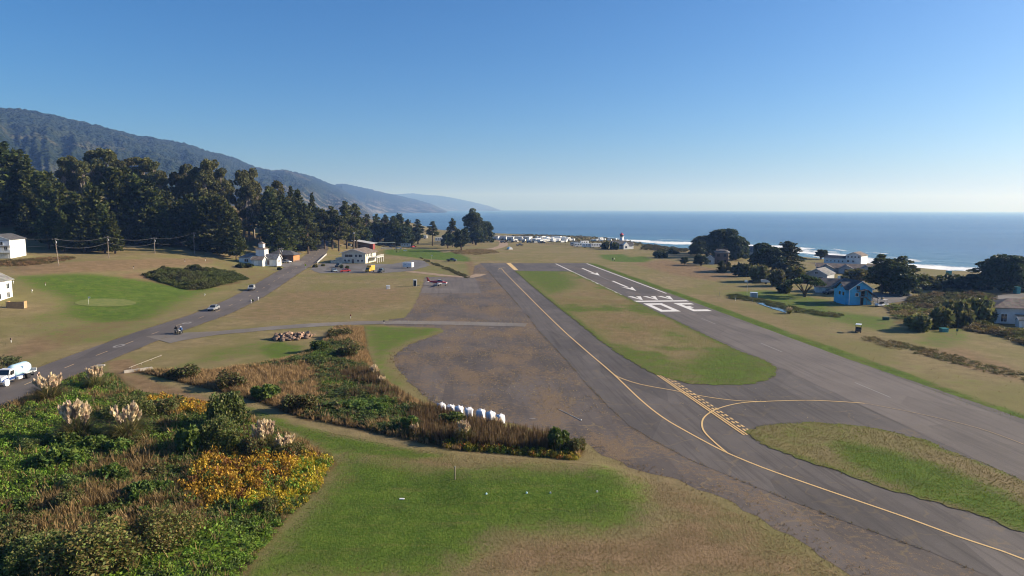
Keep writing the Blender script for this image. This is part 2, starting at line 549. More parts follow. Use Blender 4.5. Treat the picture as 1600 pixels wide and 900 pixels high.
# (kind, strength, softness in metres, outline on the photograph turned into ground points)
PATCH = [
    # mown fairways and lawns
    ('g', 1.0, 9, [(18, 432), (120, 427), (165, 430), (250, 441), (345, 451), (310, 461), (275, 476), (232, 500), (150, 506), (95, 495), (98, 468), (55, 452)]),
    ('g', .45, 5, [(40, 490), (110, 485), (240, 500), (330, 470), (395, 440), (380, 455), (290, 495), (200, 530), (100, 545), (20, 520)]),
    ('g', 1.0, 5.5, [(375, 905), (460, 810), (520, 745), (525, 715), (480, 690), (520, 700), (620, 725), (700, 735), (960, 733), (1010, 765), (1010, 800), (985, 825), (900, 828), (790, 832), (735, 870), (690, 905)]),
    ('g', .85, 2.0, [(330, 628), (400, 638), (480, 668), (600, 692), (700, 712), (640, 720), (520, 708), (440, 675), (390, 650)]),
    ('g', .9, 1.2, [(720, 783), (940, 783), (985, 790), (985, 806), (760, 806), (700, 800)]),
    ('g', .5, 3, [(200, 585), (270, 570), (330, 545), (430, 527), (450, 550), (380, 560), (300, 575), (260, 600)]),
    ('g', .8, 2.5, [(395, 545), (430, 532), (478, 540), (470, 556), (420, 563)]),
    ('g', .75, 4, [(560, 508), (690, 512), (690, 520), (640, 535), (610, 555), (610, 575), (640, 605), (600, 600), (575, 560)]),
    ('g', 1.0, 4, [(600, 390), (660, 389), (710, 393), (735, 403), (735, 409), (705, 408), (660, 404), (600, 397)]),
    ('g', 1.0, 5, [(935, 398), (975, 397), (985, 402), (1005, 400), (1020, 405), (1008, 410), (960, 409), (940, 404)]),
    ('g', .75, 6, [(1130, 456), (1200, 452), (1310, 470), (1310, 485), (1420, 500), (1395, 520), (1330, 510), (1250, 490), (1170, 470)]),
    ('g', .35, 8, [(1060, 440), (1140, 440), (1200, 450), (1300, 500), (1420, 560), (1600, 600), (1600, 640), (1330, 560), (1150, 480)]),
    ('g', .6, 4, [(1440, 520), (1500, 505), (1530, 530), (1480, 545), (1420, 535)]),
    ('g', .4, 3, [(320, 400), (470, 420), (400, 450), (350, 440)]),
    ('g', .4, 4, [(640, 415), (740, 412), (740, 432), (640, 428)]),
    ('g', .8, 3, [(655, 441), (560, 455), (600, 456), (668, 443)]) if False else ('g', .3, 4, [(500, 425), (640, 430), (650, 440), (520, 440)]),
    # bleached and trodden grass, bare tracks
    ('p', .9, 8, [(985, 412), (1040, 405), (1110, 418), (1170, 430), (1120, 440), (1050, 430)]),
    ('p', .6, 6, [(430, 455), (640, 448), (650, 470), (560, 490), (400, 505), (350, 495)]),
    ('p', .8, 3, [(690, 905), (740, 868), (800, 838), (1000, 832), (1080, 800), (1150, 840), (1320, 905)]),
    ('p', .7, 4, [(960, 742), (1050, 752), (1130, 790), (1230, 850), (1340, 905), (1200, 905), (1100, 830), (1010, 790)]),
    ('p', .8, 1.6, [(440, 655), (520, 680), (640, 712), (720, 722), (720, 735), (600, 716), (480, 690)]),
    ('p', 1.0, 1.5, [(165, 565), (205, 560), (240, 595), (330, 622), (420, 650), (430, 662), (330, 640), (225, 612), (180, 590)]),
    ('p', .8, 3, [(40, 560), (160, 525), (260, 490), (160, 500), (60, 520), (0, 550), (0, 580)]),
    ('p', .9, 5, [(165, 432), (215, 424), (300, 445), (290, 456), (230, 447)]),
    ('p', .8, 5, [(0, 418), (120, 408), (330, 403), (360, 410), (200, 424), (30, 432)]),
    ('p', 1.0, 2.0, [(722, 402), (738, 408), (748, 425), (742, 433), (732, 430), (728, 415)]),
    ('p', .7, 3, [(340, 408), (420, 422), (470, 424), (440, 440), (385, 445)]),
    ('p', .5, 5, [(1100, 455), (1250, 500), (1420, 570), (1400, 575), (1200, 510), (1080, 470)]),
    ('p', .7, 3, [(1420, 545), (1500, 540), (1600, 575), (1600, 600), (1500, 575)]),
    # rank, dark ground under the scrub
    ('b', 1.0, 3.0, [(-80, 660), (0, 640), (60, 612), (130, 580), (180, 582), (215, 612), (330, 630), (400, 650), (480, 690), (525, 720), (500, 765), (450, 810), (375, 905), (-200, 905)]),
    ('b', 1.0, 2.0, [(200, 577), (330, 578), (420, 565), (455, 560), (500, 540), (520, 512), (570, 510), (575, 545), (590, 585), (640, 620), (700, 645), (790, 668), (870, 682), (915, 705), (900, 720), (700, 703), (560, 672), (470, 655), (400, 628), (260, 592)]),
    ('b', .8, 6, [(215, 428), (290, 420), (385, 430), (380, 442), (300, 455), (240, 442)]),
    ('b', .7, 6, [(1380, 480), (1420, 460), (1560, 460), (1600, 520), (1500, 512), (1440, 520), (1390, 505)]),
]
ISLAND_A = [(805, 423.5), (893, 424.5), (970, 460.5), (1035.6, 492), (1104, 525), (1160, 551), (1196, 563), (1215, 577), (1206, 591), (1181, 599.5), (1151, 602), (1113, 602),
            (1075, 600), (1045, 592), (1019, 583), (1001, 574), (967, 552.5), (932, 528), (898, 500), (863, 473), (829, 445)]
ISLAND_B = [(1166, 677), (1181, 668), (1211, 663), (1264, 660), (1321, 664), (1370, 670), (1400, 677), (1453, 690), (1484, 706), (1529, 721), (1567, 738), (1640, 768), (1750, 830),
            (1700, 870), (1600, 833), (1567, 821), (1529, 806), (1453, 783), (1378, 762), (1321, 741), (1264, 722.5), (1226, 709), (1189, 694)]
PATCH = [(k, st, w, ground_poly(p)) for k, st, w, p in PATCH]


def ground_masks(X, Y):
    g = np.zeros(len(X)); p = np.zeros(len(X)); b = np.zeros(len(X))
    for k, st, w, poly in PATCH:
        P = np.array(poly)
        m = (X > P[:, 0].min() - w - 1) & (X < P[:, 0].max() + w + 1) & (Y > P[:, 1].min() - w - 1) & (Y < P[:, 1].max() + w + 1)
        if not m.any(): continue
        val = st * sstep(-w, w, sdf(poly, X[m], Y[m]))
        dst = {'g': g, 'p': p, 'b': b}[k]
        dst[m] = np.maximum(dst[m], val)
    # verge along the right edge of the runway, and the hillside under the trees
    vg = 1.15 * sstep(3.4, 1.2, pldist(RUN_VERGE, X, Y)) * (0.55 + 0.6 * vnoise(X / 5, Y / 9, 33))
    g = np.maximum(g, np.clip(vg, 0, 1))
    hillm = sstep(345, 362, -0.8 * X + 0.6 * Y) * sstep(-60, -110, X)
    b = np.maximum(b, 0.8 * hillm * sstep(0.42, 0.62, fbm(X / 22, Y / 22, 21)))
    return {"mask": np.stack([g, p, b], 1)}


def ground_material():
    m, nt, b = newmat("ground")
    k = NT(nt)
    mk = nt.nodes.new("ShaderNodeSeparateColor"); k.l(k.attr("mask", 0), mk.inputs[0])
    G, P, B = mk.outputs[0], mk.outputs[1], mk.outputs[2]
    co = k.pos()
    big = k.noise(co, 0.055, 4, 0.6); mid = k.noise(co, 0.35, 5, 0.65); fine = k.noise(co, 3.2, 4, 0.7); grain = k.noise(co, 14, 2, 0.7)
    streak = k.noise(k.mapping(co, (0.25, 1.6, 1)), 0.5, 4, 0.65)
    dry = k.mix(k.ramp(mid, 0.3, 0.72), (0.168, 0.134, 0.066), (0.256, 0.198, 0.101))
    dry = k.mix(k.ramp(big, 0.38, 0.62, 0, 0.75), dry, (0.155, 0.145, 0.05))
    dry = k.mix(k.ramp(streak, 0.52, 0.72, 0, 0.4), dry, (0.185, 0.145, 0.065))
    pale = k.mix(k.ramp(mid, 0.3, 0.7), (0.145, 0.096, 0.050), (0.235, 0.162, 0.090))
    e = k.math('ADD', k.math('MULTIPLY', k.math('SUBTRACT', mid, 0.5), 1.5), k.math('MULTIPLY', k.math('SUBTRACT', fine, 0.5), 1.5))
    pf = k.ramp(k.math('ADD', P, k.math('MULTIPLY', e, 0.9)), 0.25, 0.9)
    c = k.mix(pf, dry, pale)
    gr = k.mix(k.ramp(mid, 0.32, 0.7), (0.044, 0.094, 0.009), (0.092, 0.148, 0.018))
    gr = k.mix(k.ramp(fine, 0.45, 0.7, 0, 0.6), gr, (0.14, 0.14, 0.035))
    gr = k.mix(k.ramp(streak, 0.5, 0.75, 0, 0.35), gr, (0.175, 0.128, 0.058))
    gf = k.ramp(k.math('ADD', G, k.math('MULTIPLY', e, 0.85)), 0.22, 0.9)
    c = k.mix(gf, c, gr)
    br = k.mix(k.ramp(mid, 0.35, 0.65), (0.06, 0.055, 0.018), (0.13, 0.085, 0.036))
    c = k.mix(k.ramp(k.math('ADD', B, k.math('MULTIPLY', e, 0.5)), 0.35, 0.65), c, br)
    gv = k.ramp(grain, 0.25, 0.75, 0.72, 1.28, False)
    fv = k.ramp(fine, 0.25, 0.75, 0.84, 1.16, False)
    c = k.mix(1.0, c, k.math('MULTIPLY', gv, fv), 'MULTIPLY')
    k.l(c, b.inputs["Base Color"])
    b.inputs["Roughness"].default_value = 0.95; b.inputs["Specular IOR Level"].default_value = 0.1
    h = k.math('ADD', k.math('MULTIPLY', fine, 0.6), k.math('ADD', k.math('MULTIPLY', grain, 0.25), k.math('MULTIPLY', mid, 0.5)))
    k.bump(h, 0.55, 0.35, b)
    return m


GROUND = ground_material()

# runway frame: origin at the near end of its left edge line, a = along (towards the viewer), c = across (to the right)
_rl0, _rl1 = Vector(flat(880, 417.8)), Vector(flat(1160, 551.2))
RA = (_rl1 - _rl0).normalized()
RC = Vector((-RA.y, RA.x))
if RC.x < 0: RC = -RC


def rw(px, py):
    """pixel to runway coordinates (along, across)"""
    d = Vector(flat(px, py)) - _rl0
    return d.dot(RA), d.dot(RC)


def rp(a, c): return tuple(_rl0 + RA * a + RC * c)


RW = rw(1041, 458.6)[1]                 # distance between the edge lines
_end = rw(914, 411)[0]
RUN_VERGE = [rp(_end + 5, RW + 2.8), rp(700, RW + 2.8)]

xs = graded(-3000, 2600, -120, 95, 1.0, 1.06)
ys = graded(-150, 2600, 42, 130, 0.8, 1.012)
ground = grid_mesh("ground", xs, ys, hgt, GROUND, ground_masks)
tag(ground, kind="structure")

# ------------------------------------------------------------------ paved surfaces
def resample(poly, step, jit=0.0, seed=0):
    out = []
    rr = random.Random(seed)
    n = len(poly)
    for i in range(n):
        a, b = Vector(poly[i][:2]), Vector(poly[(i + 1) % n][:2])
        L = (b - a).length
        m = max(1, min(400, int(L / step)))
        nrm = Vector((-(b - a).y, (b - a).x)).normalized() if L > 1e-6 else Vector((0, 0))
        for j in range(m):
            p = a.lerp(b, j / m)
            k_ = jit * (rr.random() * 2 - 1) if j else jit * 0.3 * (rr.random() * 2 - 1)
            out.append(p + nrm * k_)
    return out


def sheet(name, poly, zoff, mat, step=2.5, jit=0.0, interior=None, smoothpts=False, attrf=None, parent=None):
    pts = resample(poly, step, jit, len(poly))
    nb = len(pts)
    P = [Vector((p[0], p[1])) for p in pts]
    if interior:
        A = np.array([(p[0], p[1]) for p in pts])
        gx = np.arange(A[:, 0].min(), A[:, 0].max(), interior); gy = np.arange(A[:, 1].min(), A[:, 1].max(), interior)
        X, Y = [q.ravel() for q in np.meshgrid(gx, gy)]
        ok = sdf(A, X, Y) > interior * 0.3
        P += [Vector((float(a), float(b))) for a, b in zip(X[ok], Y[ok])]
    vs, es, fs, *_ = delaunay_2d_cdt(P, [], [list(range(nb))], 1, 1e-4)
    V = np.array([(v.x, v.y) for v in vs])
    Z = hgt(V[:, 0], V[:, 1]) + zoff
    F = np.array([f for f in fs])
    V3 = np.column_stack([V, Z])
    # faces up
    a, b_, c_ = V3[F[:, 0]], V3[F[:, 1]], V3[F[:, 2]]
    nz = np.cross(b_ - a, c_ - a)[:, 2]
    F[nz < 0] = F[nz < 0][:, ::-1]
    return np_mesh(name, V3, F, mat, smooth=True, attrs=attrf(V[:, 0], V[:, 1]) if attrf else None, parent=parent)


def strip(name, line, width, zoff, mat, step=3.0, across=3, jit=0.0):
    """a draped ribbon along a ground polyline"""
    pts = [Vector(p[:2]) for p in line]
    fine = []
    for i in range(len(pts) - 1):
        p0, p1, p2, p3 = pts[max(i - 1, 0)], pts[i], pts[i + 1], pts[min(i + 2, len(pts) - 1)]
        n = max(1, int((p2 - p1).length / step))
        for j in range(n):
            t = j / n
            fine.append(0.5 * ((2 * p1) + (p2 - p0) * t + (2 * p0 - 5 * p1 + 4 * p2 - p3) * t * t + (-p0 + 3 * p1 - 3 * p2 + p3) * t ** 3))
    fine.append(pts[-1])
    V, F = [], []
    for i, p in enumerate(fine):
        t = (fine[min(i + 1, len(fine) - 1)] - fine[max(i - 1, 0)]).normalized()
        nrm = Vector((-t.y, t.x))
        w = width(i / (len(fine) - 1)) if callable(width) else width
        for j in range(across + 1):
            s = (j / across - 0.5) * w
            if j in (0, across): s += jit * (R.random() * 2 - 1)
            q = p + nrm * s
            V.append((q.x, q.y, float(hgt(q.x, q.y)) + zoff))
    for i in range(len(fine) - 1):
        for j in range(across):
            a = i * (across + 1) + j
            F.append((a + 1, a, a + across + 1, a + across + 2))
    V = np.array(V); F = np.array(F)
    if np.cross(V[F[0, 1]] - V[F[0, 0]], V[F[0, 2]] - V[F[0, 0]])[2] < 0: F = F[:, ::-1]
    return np_mesh(name, V, F, mat, smooth=True)


RUN_ROT = math.atan2(RA.y, RA.x)


def asphalt(name, lo, hi, cracks=0.0, weeds=0.0, streaks=0.5, blocks=0.0):
    m, nt, b = newmat(name)
    k = NT(nt)
    co = k.pos()
    al = k.mapping(co, (0.06, 1.3, 1), (0, 0, -RUN_ROT))
    big = k.noise(co, 0.09, 4, 0.6); mid = k.noise(co, 0.7, 5, 0.65); fine = k.noise(co, 9, 3, 0.7)
    st = k.noise(al, 0.8, 4, 0.6)
    c = k.mix(k.ramp(big, 0.3, 0.7), lo, hi)
    c = k.mix(k.ramp(st, 0.45, 0.7, 0, streaks), c, tuple(x * 0.62 for x in lo))
    c = k.mix(k.ramp(mid, 0.55, 0.8, 0, 0.4), c, tuple(x * 1.3 for x in hi))
    if cracks:
        w = k.noise(co, 0.4, 3)
        wc = nt.nodes.new("ShaderNodeVectorMath"); wc.operation = 'ADD'
        sc_ = nt.nodes.new("ShaderNodeVectorMath"); sc_.operation = 'SCALE'
        cw = nt.nodes.new("ShaderNodeTexNoise"); cw.inputs["Scale"].default_value = 0.5; k.l(co, cw.inputs["Vector"])
        k.l(cw.outputs["Color"], sc_.inputs[0]); sc_.inputs[3].default_value = 2.2
        k.l(co, wc.inputs[0]); k.l(sc_.outputs[0], wc.inputs[1])
        vd = k.vor(wc.outputs[0], 0.16, 'DISTANCE_TO_EDGE', 0)
        crack = k.math('MULTIPLY', k.ramp(vd, 0.005, 0.028, 1, 0), k.ramp(w, 0.42, 0.6))
        c = k.mix(k.math('MULTIPLY', crack, cracks), c, (0.16, 0.12, 0.07))
    jo = k.noise(k.mapping(co, (0.02, 1.0, 1), (0, 0, -RUN_ROT)), 1.9, 2, 0.5)
    c = k.mix(k.ramp(jo, 0.60, 0.66, 0, 0.55 * streaks), c, tuple(x * 0.55 for x in lo))
    pt = k.vor(k.mapping(co, (0.35, 1.0, 1), (0, 0, -RUN_ROT)), 0.13, out=1)
    c = k.mix(0.22, c, k.math('ADD', pt, 0.0), 'OVERLAY')
    if weeds:
        wn_ = k.noise(k.mapping(co, (0.5, 1, 1), (0, 0, -RUN_ROT)), 0.11, 4, 0.65)
        sp = k.noise(co, 1.7, 5, 0.75)
        a = k.ramp(k.math('ADD', wn_, k.math('MULTIPLY', k.math('SUBTRACT', sp, 0.5), 0.95)), 0.46, 0.62)
        c = k.mix(k.math('MULTIPLY', a, weeds), c, k.mix(k.ramp(fine, 0.3, 0.7), (0.095, 0.064, 0.035), (0.21, 0.145, 0.085)))
        a2 = k.ramp(k.noise(co, 2.6, 4, 0.8), 0.62, 0.70)
        c = k.mix(k.math('MULTIPLY', a2, 0.35), c, (0.22, 0.19, 0.155))
    gv = k.ramp(fine, 0.25, 0.75, 0.85, 1.15, False)
    c = k.mix(1.0, c, gv, 'MULTIPLY')
    k.l(c, b.inputs["Base Color"])
    b.inputs["Roughness"].default_value = 0.8; b.inputs["Specular IOR Level"].default_value = 0.3
    k.bump(k.math('ADD', fine, k.math('MULTIPLY', mid, 0.7)), 0.35, 0.03, b)
    return m


OLD_ASPHALT = asphalt("old_asphalt", (0.078, 0.064, 0.056), (0.112, 0.092, 0.079), 1.0, 0.95, 0.35)
TAXI_ASPHALT = asphalt("taxiway_asphalt", (0.080, 0.069, 0.062), (0.111, 0.096, 0.086), 0.45, 0.0, 0.6)
RUN_ASPHALT = asphalt("runway_asphalt", (0.112, 0.095, 0.083), (0.142, 0.121, 0.105), 0.15, 0.0, 0.5)
END_ASPHALT = asphalt("runway_end_asphalt", (0.084, 0.072, 0.064), (0.112, 0.096, 0.085), 0.5, 0.25, 0.4)
ROAD_ASPHALT = asphalt("road_asphalt", (0.095, 0.082, 0.074), (0.122, 0.105, 0.094), 0.1, 0.0, 0.3)
LOT_ASPHALT = asphalt("lot_asphalt", (0.12, 0.112, 0.106), (0.16, 0.15, 0.14), 0.2, 0.12, 0.2)
PATH_ASPHALT = asphalt("path_asphalt", (0.15, 0.135, 0.12), (0.20, 0.18, 0.155), 0.3, 0.2, 0.2)
DIRT = plain("dirt_track", (0.30, 0.225, 0.16), 0.95, var=0.2, scale=0.4, spec=0.1, bump=0.3)


def worn(name, c, wear=0.35):
    m, nt, b = newmat(name)
    k = NT(nt)
    co = k.pos()
    f = k.noise(co, 1.6, 5, 0.75); g = k.noise(co, 10, 3, 0.7)
    t = k.ramp(k.math('ADD', f, k.math('MULTIPLY', g, 0.35)), 0.72, 0.9)
    k.l(k.mix(k.math('MULTIPLY', t, wear), c, (0.12, 0.11, 0.105)), b.inputs["Base Color"])
    b.inputs["Roughness"].default_value = 0.75; b.inputs["Specular IOR Level"].default_value = 0.25
    return m


W_PAINT = worn("runway_white", (0.66, 0.64, 0.60), 0.6)
Y_PAINT = worn("taxi_yellow", (0.62, 0.43, 0.19), 0.5)
F_PAINT = worn("faded_white", (0.26, 0.245, 0.23), 0.8)
R_PAINT = worn("road_yellow", (0.50, 0.36, 0.20), 0.6)

apron_px = [(664, 433), (738, 431.5), (742, 415), (752, 411), (800, 411.2), (872, 490), (960, 580), (1100, 680), (1300, 790), (1600, 905), (1700, 960), (1420, 960), (1340, 905), (1300, 880),
            (1200, 818), (1130, 778), (1040, 744), (1000, 735), (940, 712), (915, 692), (870, 678), (790, 660), (685, 634), (660, 618), (640, 598), (617, 570), (614, 556), (640, 538), (694, 519),
            (690, 513), (600, 508), (608, 499), (632, 497), (645, 480), (655, 462)]
apron = sheet("apron_pavement", ground_poly(apron_px), 0.012, OLD_ASPHALT, 1.2, 0.35)
tag(apron, kind="structure")
planepad = sheet("parking_pad_pavement", [flat(*p) for p in ((667, 434), (742, 433.5), (752, 458), (657, 458))], 0.02, RUN_ASPHALT, 2, 0.1)
tag(planepad, kind="structure")
taxi_px = [(750, 411.5), (914, 411.2), (1041, 458.6), (1060, 467), (1330, 563), (1600, 655), (1900, 790), (2100, 960), (1640, 940), (1529, 894), (1453, 862), (1378, 836), (1302, 809), (1227, 779), (1151, 749), (1075, 717), (1015, 685),
           (984, 666), (946, 631), (912, 595), (881, 559), (843, 519), (824, 493), (790, 455), (762, 423)]
taxiway = sheet("taxiway", [flat(*p) for p in taxi_px], 0.026, TAXI_ASPHALT, 1.5, 0.12)
tag(taxiway, kind="structure")
a_bar = rw(991.8, 470.3)[0]
runway = sheet("runway", [rp(a_bar - 9, -0.6), rp(a_bar - 9, RW + 1.2), rp(420, RW + 1.2), rp(420, 1.5), rp(a_bar + 25, 0.9), rp(a_bar + 8, -0.3)], 0.04, RUN_ASPHALT, 3, 0.1)
tag(runway, kind="structure")
runend = sheet("runway_end_pavement", [rp(_end, -1.0), rp(_end, RW + 1.2), rp(a_bar - 9, RW + 1.2), rp(a_bar - 9, -1.0)], 0.036, END_ASPHALT, 2, 0.1)
tag(runend, kind="structure")


def island_masks_a(X, Y):
    f = fbm(X / 9, Y / 9, 41); d = sdf(IA, X, Y)
    g = sstep(3.0, 0.4, d) * 0.7
    tip = sdf([flat(*p) for p in ((1060, 575), (1130, 545), (1190, 556), (1218, 580), (1180, 604), (1100, 606))], X, Y)
    g = np.maximum(g, 0.8 * sstep(-10, 5, tip))
    top = sdf([flat(*p) for p in ((800, 422), (880, 424), (900, 445), (860, 460), (830, 440))], X, Y)
    g = np.maximum(g, 0.75 * sstep(-12, 6, top))
    g = np.maximum(g, 0.7 * sstep(0.45, 0.72, f))
    return {"mask": np.stack([g, 0.55 * sstep(0.5, 0.38, f), np.zeros(len(X))], 1)}


def island_masks_b(X, Y):
    f = fbm(X / 7, Y / 7, 44); d = sdf(IB, X, Y)
    core = sdf([flat(*p) for p in ((1310, 692), (1380, 705), (1480, 735), (1620, 800), (1640, 850), (1560, 812), (1420, 765), (1330, 722))], X, Y)
    g = np.maximum(0.55 * sstep(2.0, 0.3, d), 1.0 * sstep(-4.5, 2.5, core))
    g = np.maximum(g, 0.35 * sstep(0.45, 0.6, f))
    return {"mask": np.stack([g, 0.3 * sstep(0.5, 0.4, f), np.zeros(len(X))], 1)}


IA = [flat(*p) for p in ISLAND_A]
IB = [flat(*p) for p in ISLAND_B]
ia = sheet("grass_island_ground", IA, 0.075, GROUND, 0.7, 0.42, 1.6, attrf=island_masks_a)
tag(ia, kind="structure")
ib = sheet("grass_island_ground", IB, 0.075, GROUND, 0.7, 0.42, 1.3, attrf=island_masks_b)
tag(ib, kind="structure")

ROAD = [at(*p)[:2] for p in ((0, 617), (51, 596.5), (124, 566), (158, 553), (244, 520), (315, 496), (350, 482), (397.7, 458.3), (445.6, 428.6), (474, 412.3), (488.7, 402.6), (497, 393.6))]
ROAD = [(ROAD[0][0] + 1.5, 40), (ROAD[0][0] + .5, 75)] + ROAD + [(ROAD[-1][0] - 7, ROAD[-1][1] + 30), (ROAD[-1][0] - 20, ROAD[-1][1] + 70), (ROAD[-1][0] - 40, ROAD[-1][1] + 110)]
tag(strip("road", ROAD, 9.6, 0.05, ROAD_ASPHALT, 2.5, 8, 0.15), kind="structure")
PATH = [at(*p)[:2] for p in ((246, 531), (300, 524), (380, 517), (450, 511), (540, 505.5), (620, 504), (720, 505.5), (822, 508))]
tag(strip("access_path", PATH, lambda t: 5.0 + 7 * max(0, 1 - t * 8), 0.062, PATH_ASPHALT, 2.5, 4, 0.2), kind="structure")
tag(sheet("car_park_pavement", ground_poly([(484, 421), (505, 410.5), (545, 412.5), (612, 413), (648, 406), (664, 408), (672, 415), (645, 423), (600, 427), (500, 427)]), 0.07, LOT_ASPHALT, 4, 0.4, 6), kind="structure")
tag(strip("dirt_track", ground_poly([(640, 424), (690, 430), (735, 433), (752, 428)]), 5, 0.05, DIRT, 4, 3, 0.5), kind="structure")
tag(strip("gravel_road", ground_poly([(690, 394), (735, 392.5), (760, 390.5), (778, 387), (787, 382), (784, 377), (774, 373.5), (768, 371)]), 7, 0.06, DIRT, 6, 3, 0.6), kind="structure")
tag(sheet("driveway_pavement", ground_poly([(1362, 458), (1425, 459), (1425, 468), (1395, 474), (1366, 476)]), 0.08, LOT_ASPHALT, 2, 0.3, 4), kind="structure")
tag(strip("side_drive", ground_poly([(1600, 458), (1560, 470), (1545, 482), (1500, 488)]), 7, 0.08, LOT_ASPHALT, 3, 3, 0.4), kind="structure")
tag(sheet("house_drive_pavement", ground_poly([(432, 414), (458, 410), (480, 407.5), (470, 415), (445, 418)]), 0.08, LOT_ASPHALT, 3, 0.2, 4), kind="structure")


# painted markings: each a thin sheet of paint lying on the pavement
def marks(name, polys, z, mat):
    mb = MB()
    for P in polys:
        vs = [(p[0], p[1], z) for p in P]
        A = sum(P[i][0] * P[(i + 1) % len(P)][1] - P[(i + 1) % len(P)][0] * P[i][1] for i in range(len(P)))
        if A < 0: vs.reverse()
        mb.add(vs, [tuple(range(len(vs)))])
    me = bpy.data.meshes.new(name); me.from_pydata(mb.v, [], mb.f); me.materials.append(mat)
    o = bpy.data.objects.new(name, me); col.objects.link(o)
    return tag(o, kind="structure")


def line_quads(pts, w, z=None):
    pts = [Vector(p[:2]) for p in pts]
    L, Rr = [], []
    for i, p in enumerate(pts):
        t = (pts[min(i + 1, len(pts) - 1)] - pts[max(i - 1, 0)]).normalized()
        n = Vector((-t.y, t.x)) * w / 2
        L.append(p + n); Rr.append(p - n)
    return [[Rr[i], Rr[i + 1], L[i + 1], L[i]] for i in range(len(pts) - 1)]


def spline(pts, step=1.5):
    pts = [Vector(p[:2]) for p in pts]; out = []
    for i in range(len(pts) - 1):
        p0, p1, p2, p3 = pts[max(i - 1, 0)], pts[i], pts[i + 1], pts[min(i + 2, len(pts) - 1)]
        n = max(1, int((p2 - p1).length / step))
        for j in range(n):
            t = j / n
            out.append(0.5 * ((2 * p1) + (p2 - p0) * t + (2 * p0 - 5 * p1 + 4 * p2 - p3) * t * t + (-p0 + 3 * p1 - 3 * p2 + p3) * t ** 3))
    return out + [pts[-1]]


tc = [(786, 423), (829, 466.5), (873.7, 510.6), (915, 547.5), (956.4, 583), (1001, 625), (1035.6, 652.5), (1070, 673), (1115, 697.5), (1136, 708), (1189, 730), (1264.5, 757), (1340, 783), (1415.6, 809), (1491, 837), (1566.7, 862), (1600, 874.7), (1700, 915)]
marks("taxiway_centre_line", line_quads(spline([flat(*p) for p in tc]), 0.24), 0.05, Y_PAINT)
marks("taxiway_turn_line", line_quads(spline([flat(*p) for p in ((779, 421), (782, 419.2), (787, 423.5))]), 0.24) + line_quads(spline([flat(*p) for p in ((782, 419.2), (790, 417.5), (800, 417))]), 0.2), 0.054, Y_PAINT)
br1 = [(956.4, 583), (967, 590), (1001, 601), (1052.8, 610.5), (1087, 617.5), (1124.7, 623.5), (1160, 627), (1196.5, 628)]
marks("taxiway_lead_off_line", line_quads(spline([flat(*p) for p in br1]), 0.22), 0.0585, Y_PAINT)
br2 = [(1136, 708), (1117, 692), (1102, 677), (1097, 666), (1099, 654.5), (1109.6, 645), (1128.5, 636.7), (1158.7, 630), (1196.5, 627.6), (1264.5, 626), (1325, 628.8), (1351, 630.7)]
marks("taxiway_lead_on_line", line_quads(spline([flat(*p) for p in br2], 0.8), 0.22), 0.0625, Y_PAINT)
marks("runway_lead_on_line", line_quads(spline([flat(*p) for p in ((1351, 630.7), (1396.7, 639), (1453, 650.7), (1529, 669.6), (1600, 695), (1700, 735))]), 0.16), 0.0665, worn("faint_yellow", (0.36, 0.27, 0.17), 0.8))
h0, h1 = Vector(flat(1026, 586)), Vector(flat(1163, 680.5))
hd = (h1 - h0).normalized(); hn = Vector((-hd.y, hd.x))
if hn.x < 0: hn = -hn
HL = (h1 - h0).length
hold = []
for k_ in (0, 1): hold += line_quads([h0 + hn * (0.42 * k_), h1 + hn * (0.42 * k_)], 0.24)
for k_ in (2.3, 3.5):
    s_ = 1.2
    while s_ + 0.9 < HL:
        hold += line_quads([h0 + hn * (0.42 * k_) + hd * s_, h0 + hn * (0.42 * k_) + hd * (s_ + 0.85)], 0.3)
        s_ += 1.55
marks("hold_position_marking", hold, 0.0705, Y_PAINT)
marks("far_hold_marking", [[flat(*p) for p in ((791, 411.2), (798, 411.2), (810, 422.2), (803.5, 422.2))]], 0.05, Y_PAINT)


def rlines(name, ptsets, w, mat, z): return marks(name, sum([line_quads([rp(*rw(*p)) for p in ps], w) for ps in ptsets], []), z, mat)


aL1, aR1 = rw(970.8, 460.8)[0], rw(1041, 458.6)[0]
aE = rw(868, 412.2)[0]
marks("runway_edge_line", line_quads([rp(aE, 0), rp(aL1, 0)], 0.6) + line_quads([rp(aE, RW), rp(aR1, RW)], 0.6), 0.05, W_PAINT)


def arrow(tail, tip):
    a0, c0 = rw(*tail); a1, c1 = rw(*tip)
    c_ = RW / 2
    hl = (a1 - a0) * 0.32
    P = [[rp(a0, c_ - .45), rp(a1 - hl, c_ - .45), rp(a1 - hl, c_ + .45), rp(a0, c_ + .45)]]
    P.append([rp(a1, c_), rp(a1 - hl * 1.25, c_ + 2.2), rp(a1 - hl * 0.85, c_ + .45), rp(a1 - hl * .85, c_ - .45), rp(a1 - hl * 1.25, c_ - 2.2)])
    return P


marks("runway_arrow", arrow((908.5, 419.3), (934.8, 430.8)), 0.05, W_PAINT)
marks("runway_arrow", arrow((955, 439.2), (994, 454.8)), 0.05, W_PAINT)
marks("runway_thin_line", line_quads([rp(*rw(936, 431.5)), rp(*rw(952, 438))], 0.25), 0.05, F_PAINT)
ab = a_bar
for i in range(3):
    cc = RW * (0.2 + 0.3 * i)
    a1 = ab - 1.2; a0 = a1 - 9.5; hw = RW * 0.085
    marks("threshold_chevron", [[rp(a1, cc), rp(a0, cc - hw - .75), rp(a0, cc - hw + .75), rp(a1 - 3.4, cc)], [rp(a1, cc), rp(a1 - 3.4, cc), rp(a0, cc + hw - .75), rp(a0, cc + hw + .75)]], 0.05, W_PAINT)
marks("threshold_bar", [[rp(ab - .2, -.2), rp(ab - .2, RW + .5), rp(ab + 2.4, RW + .5), rp(ab + 2.4, -.2)]], 0.05, W_PAINT)
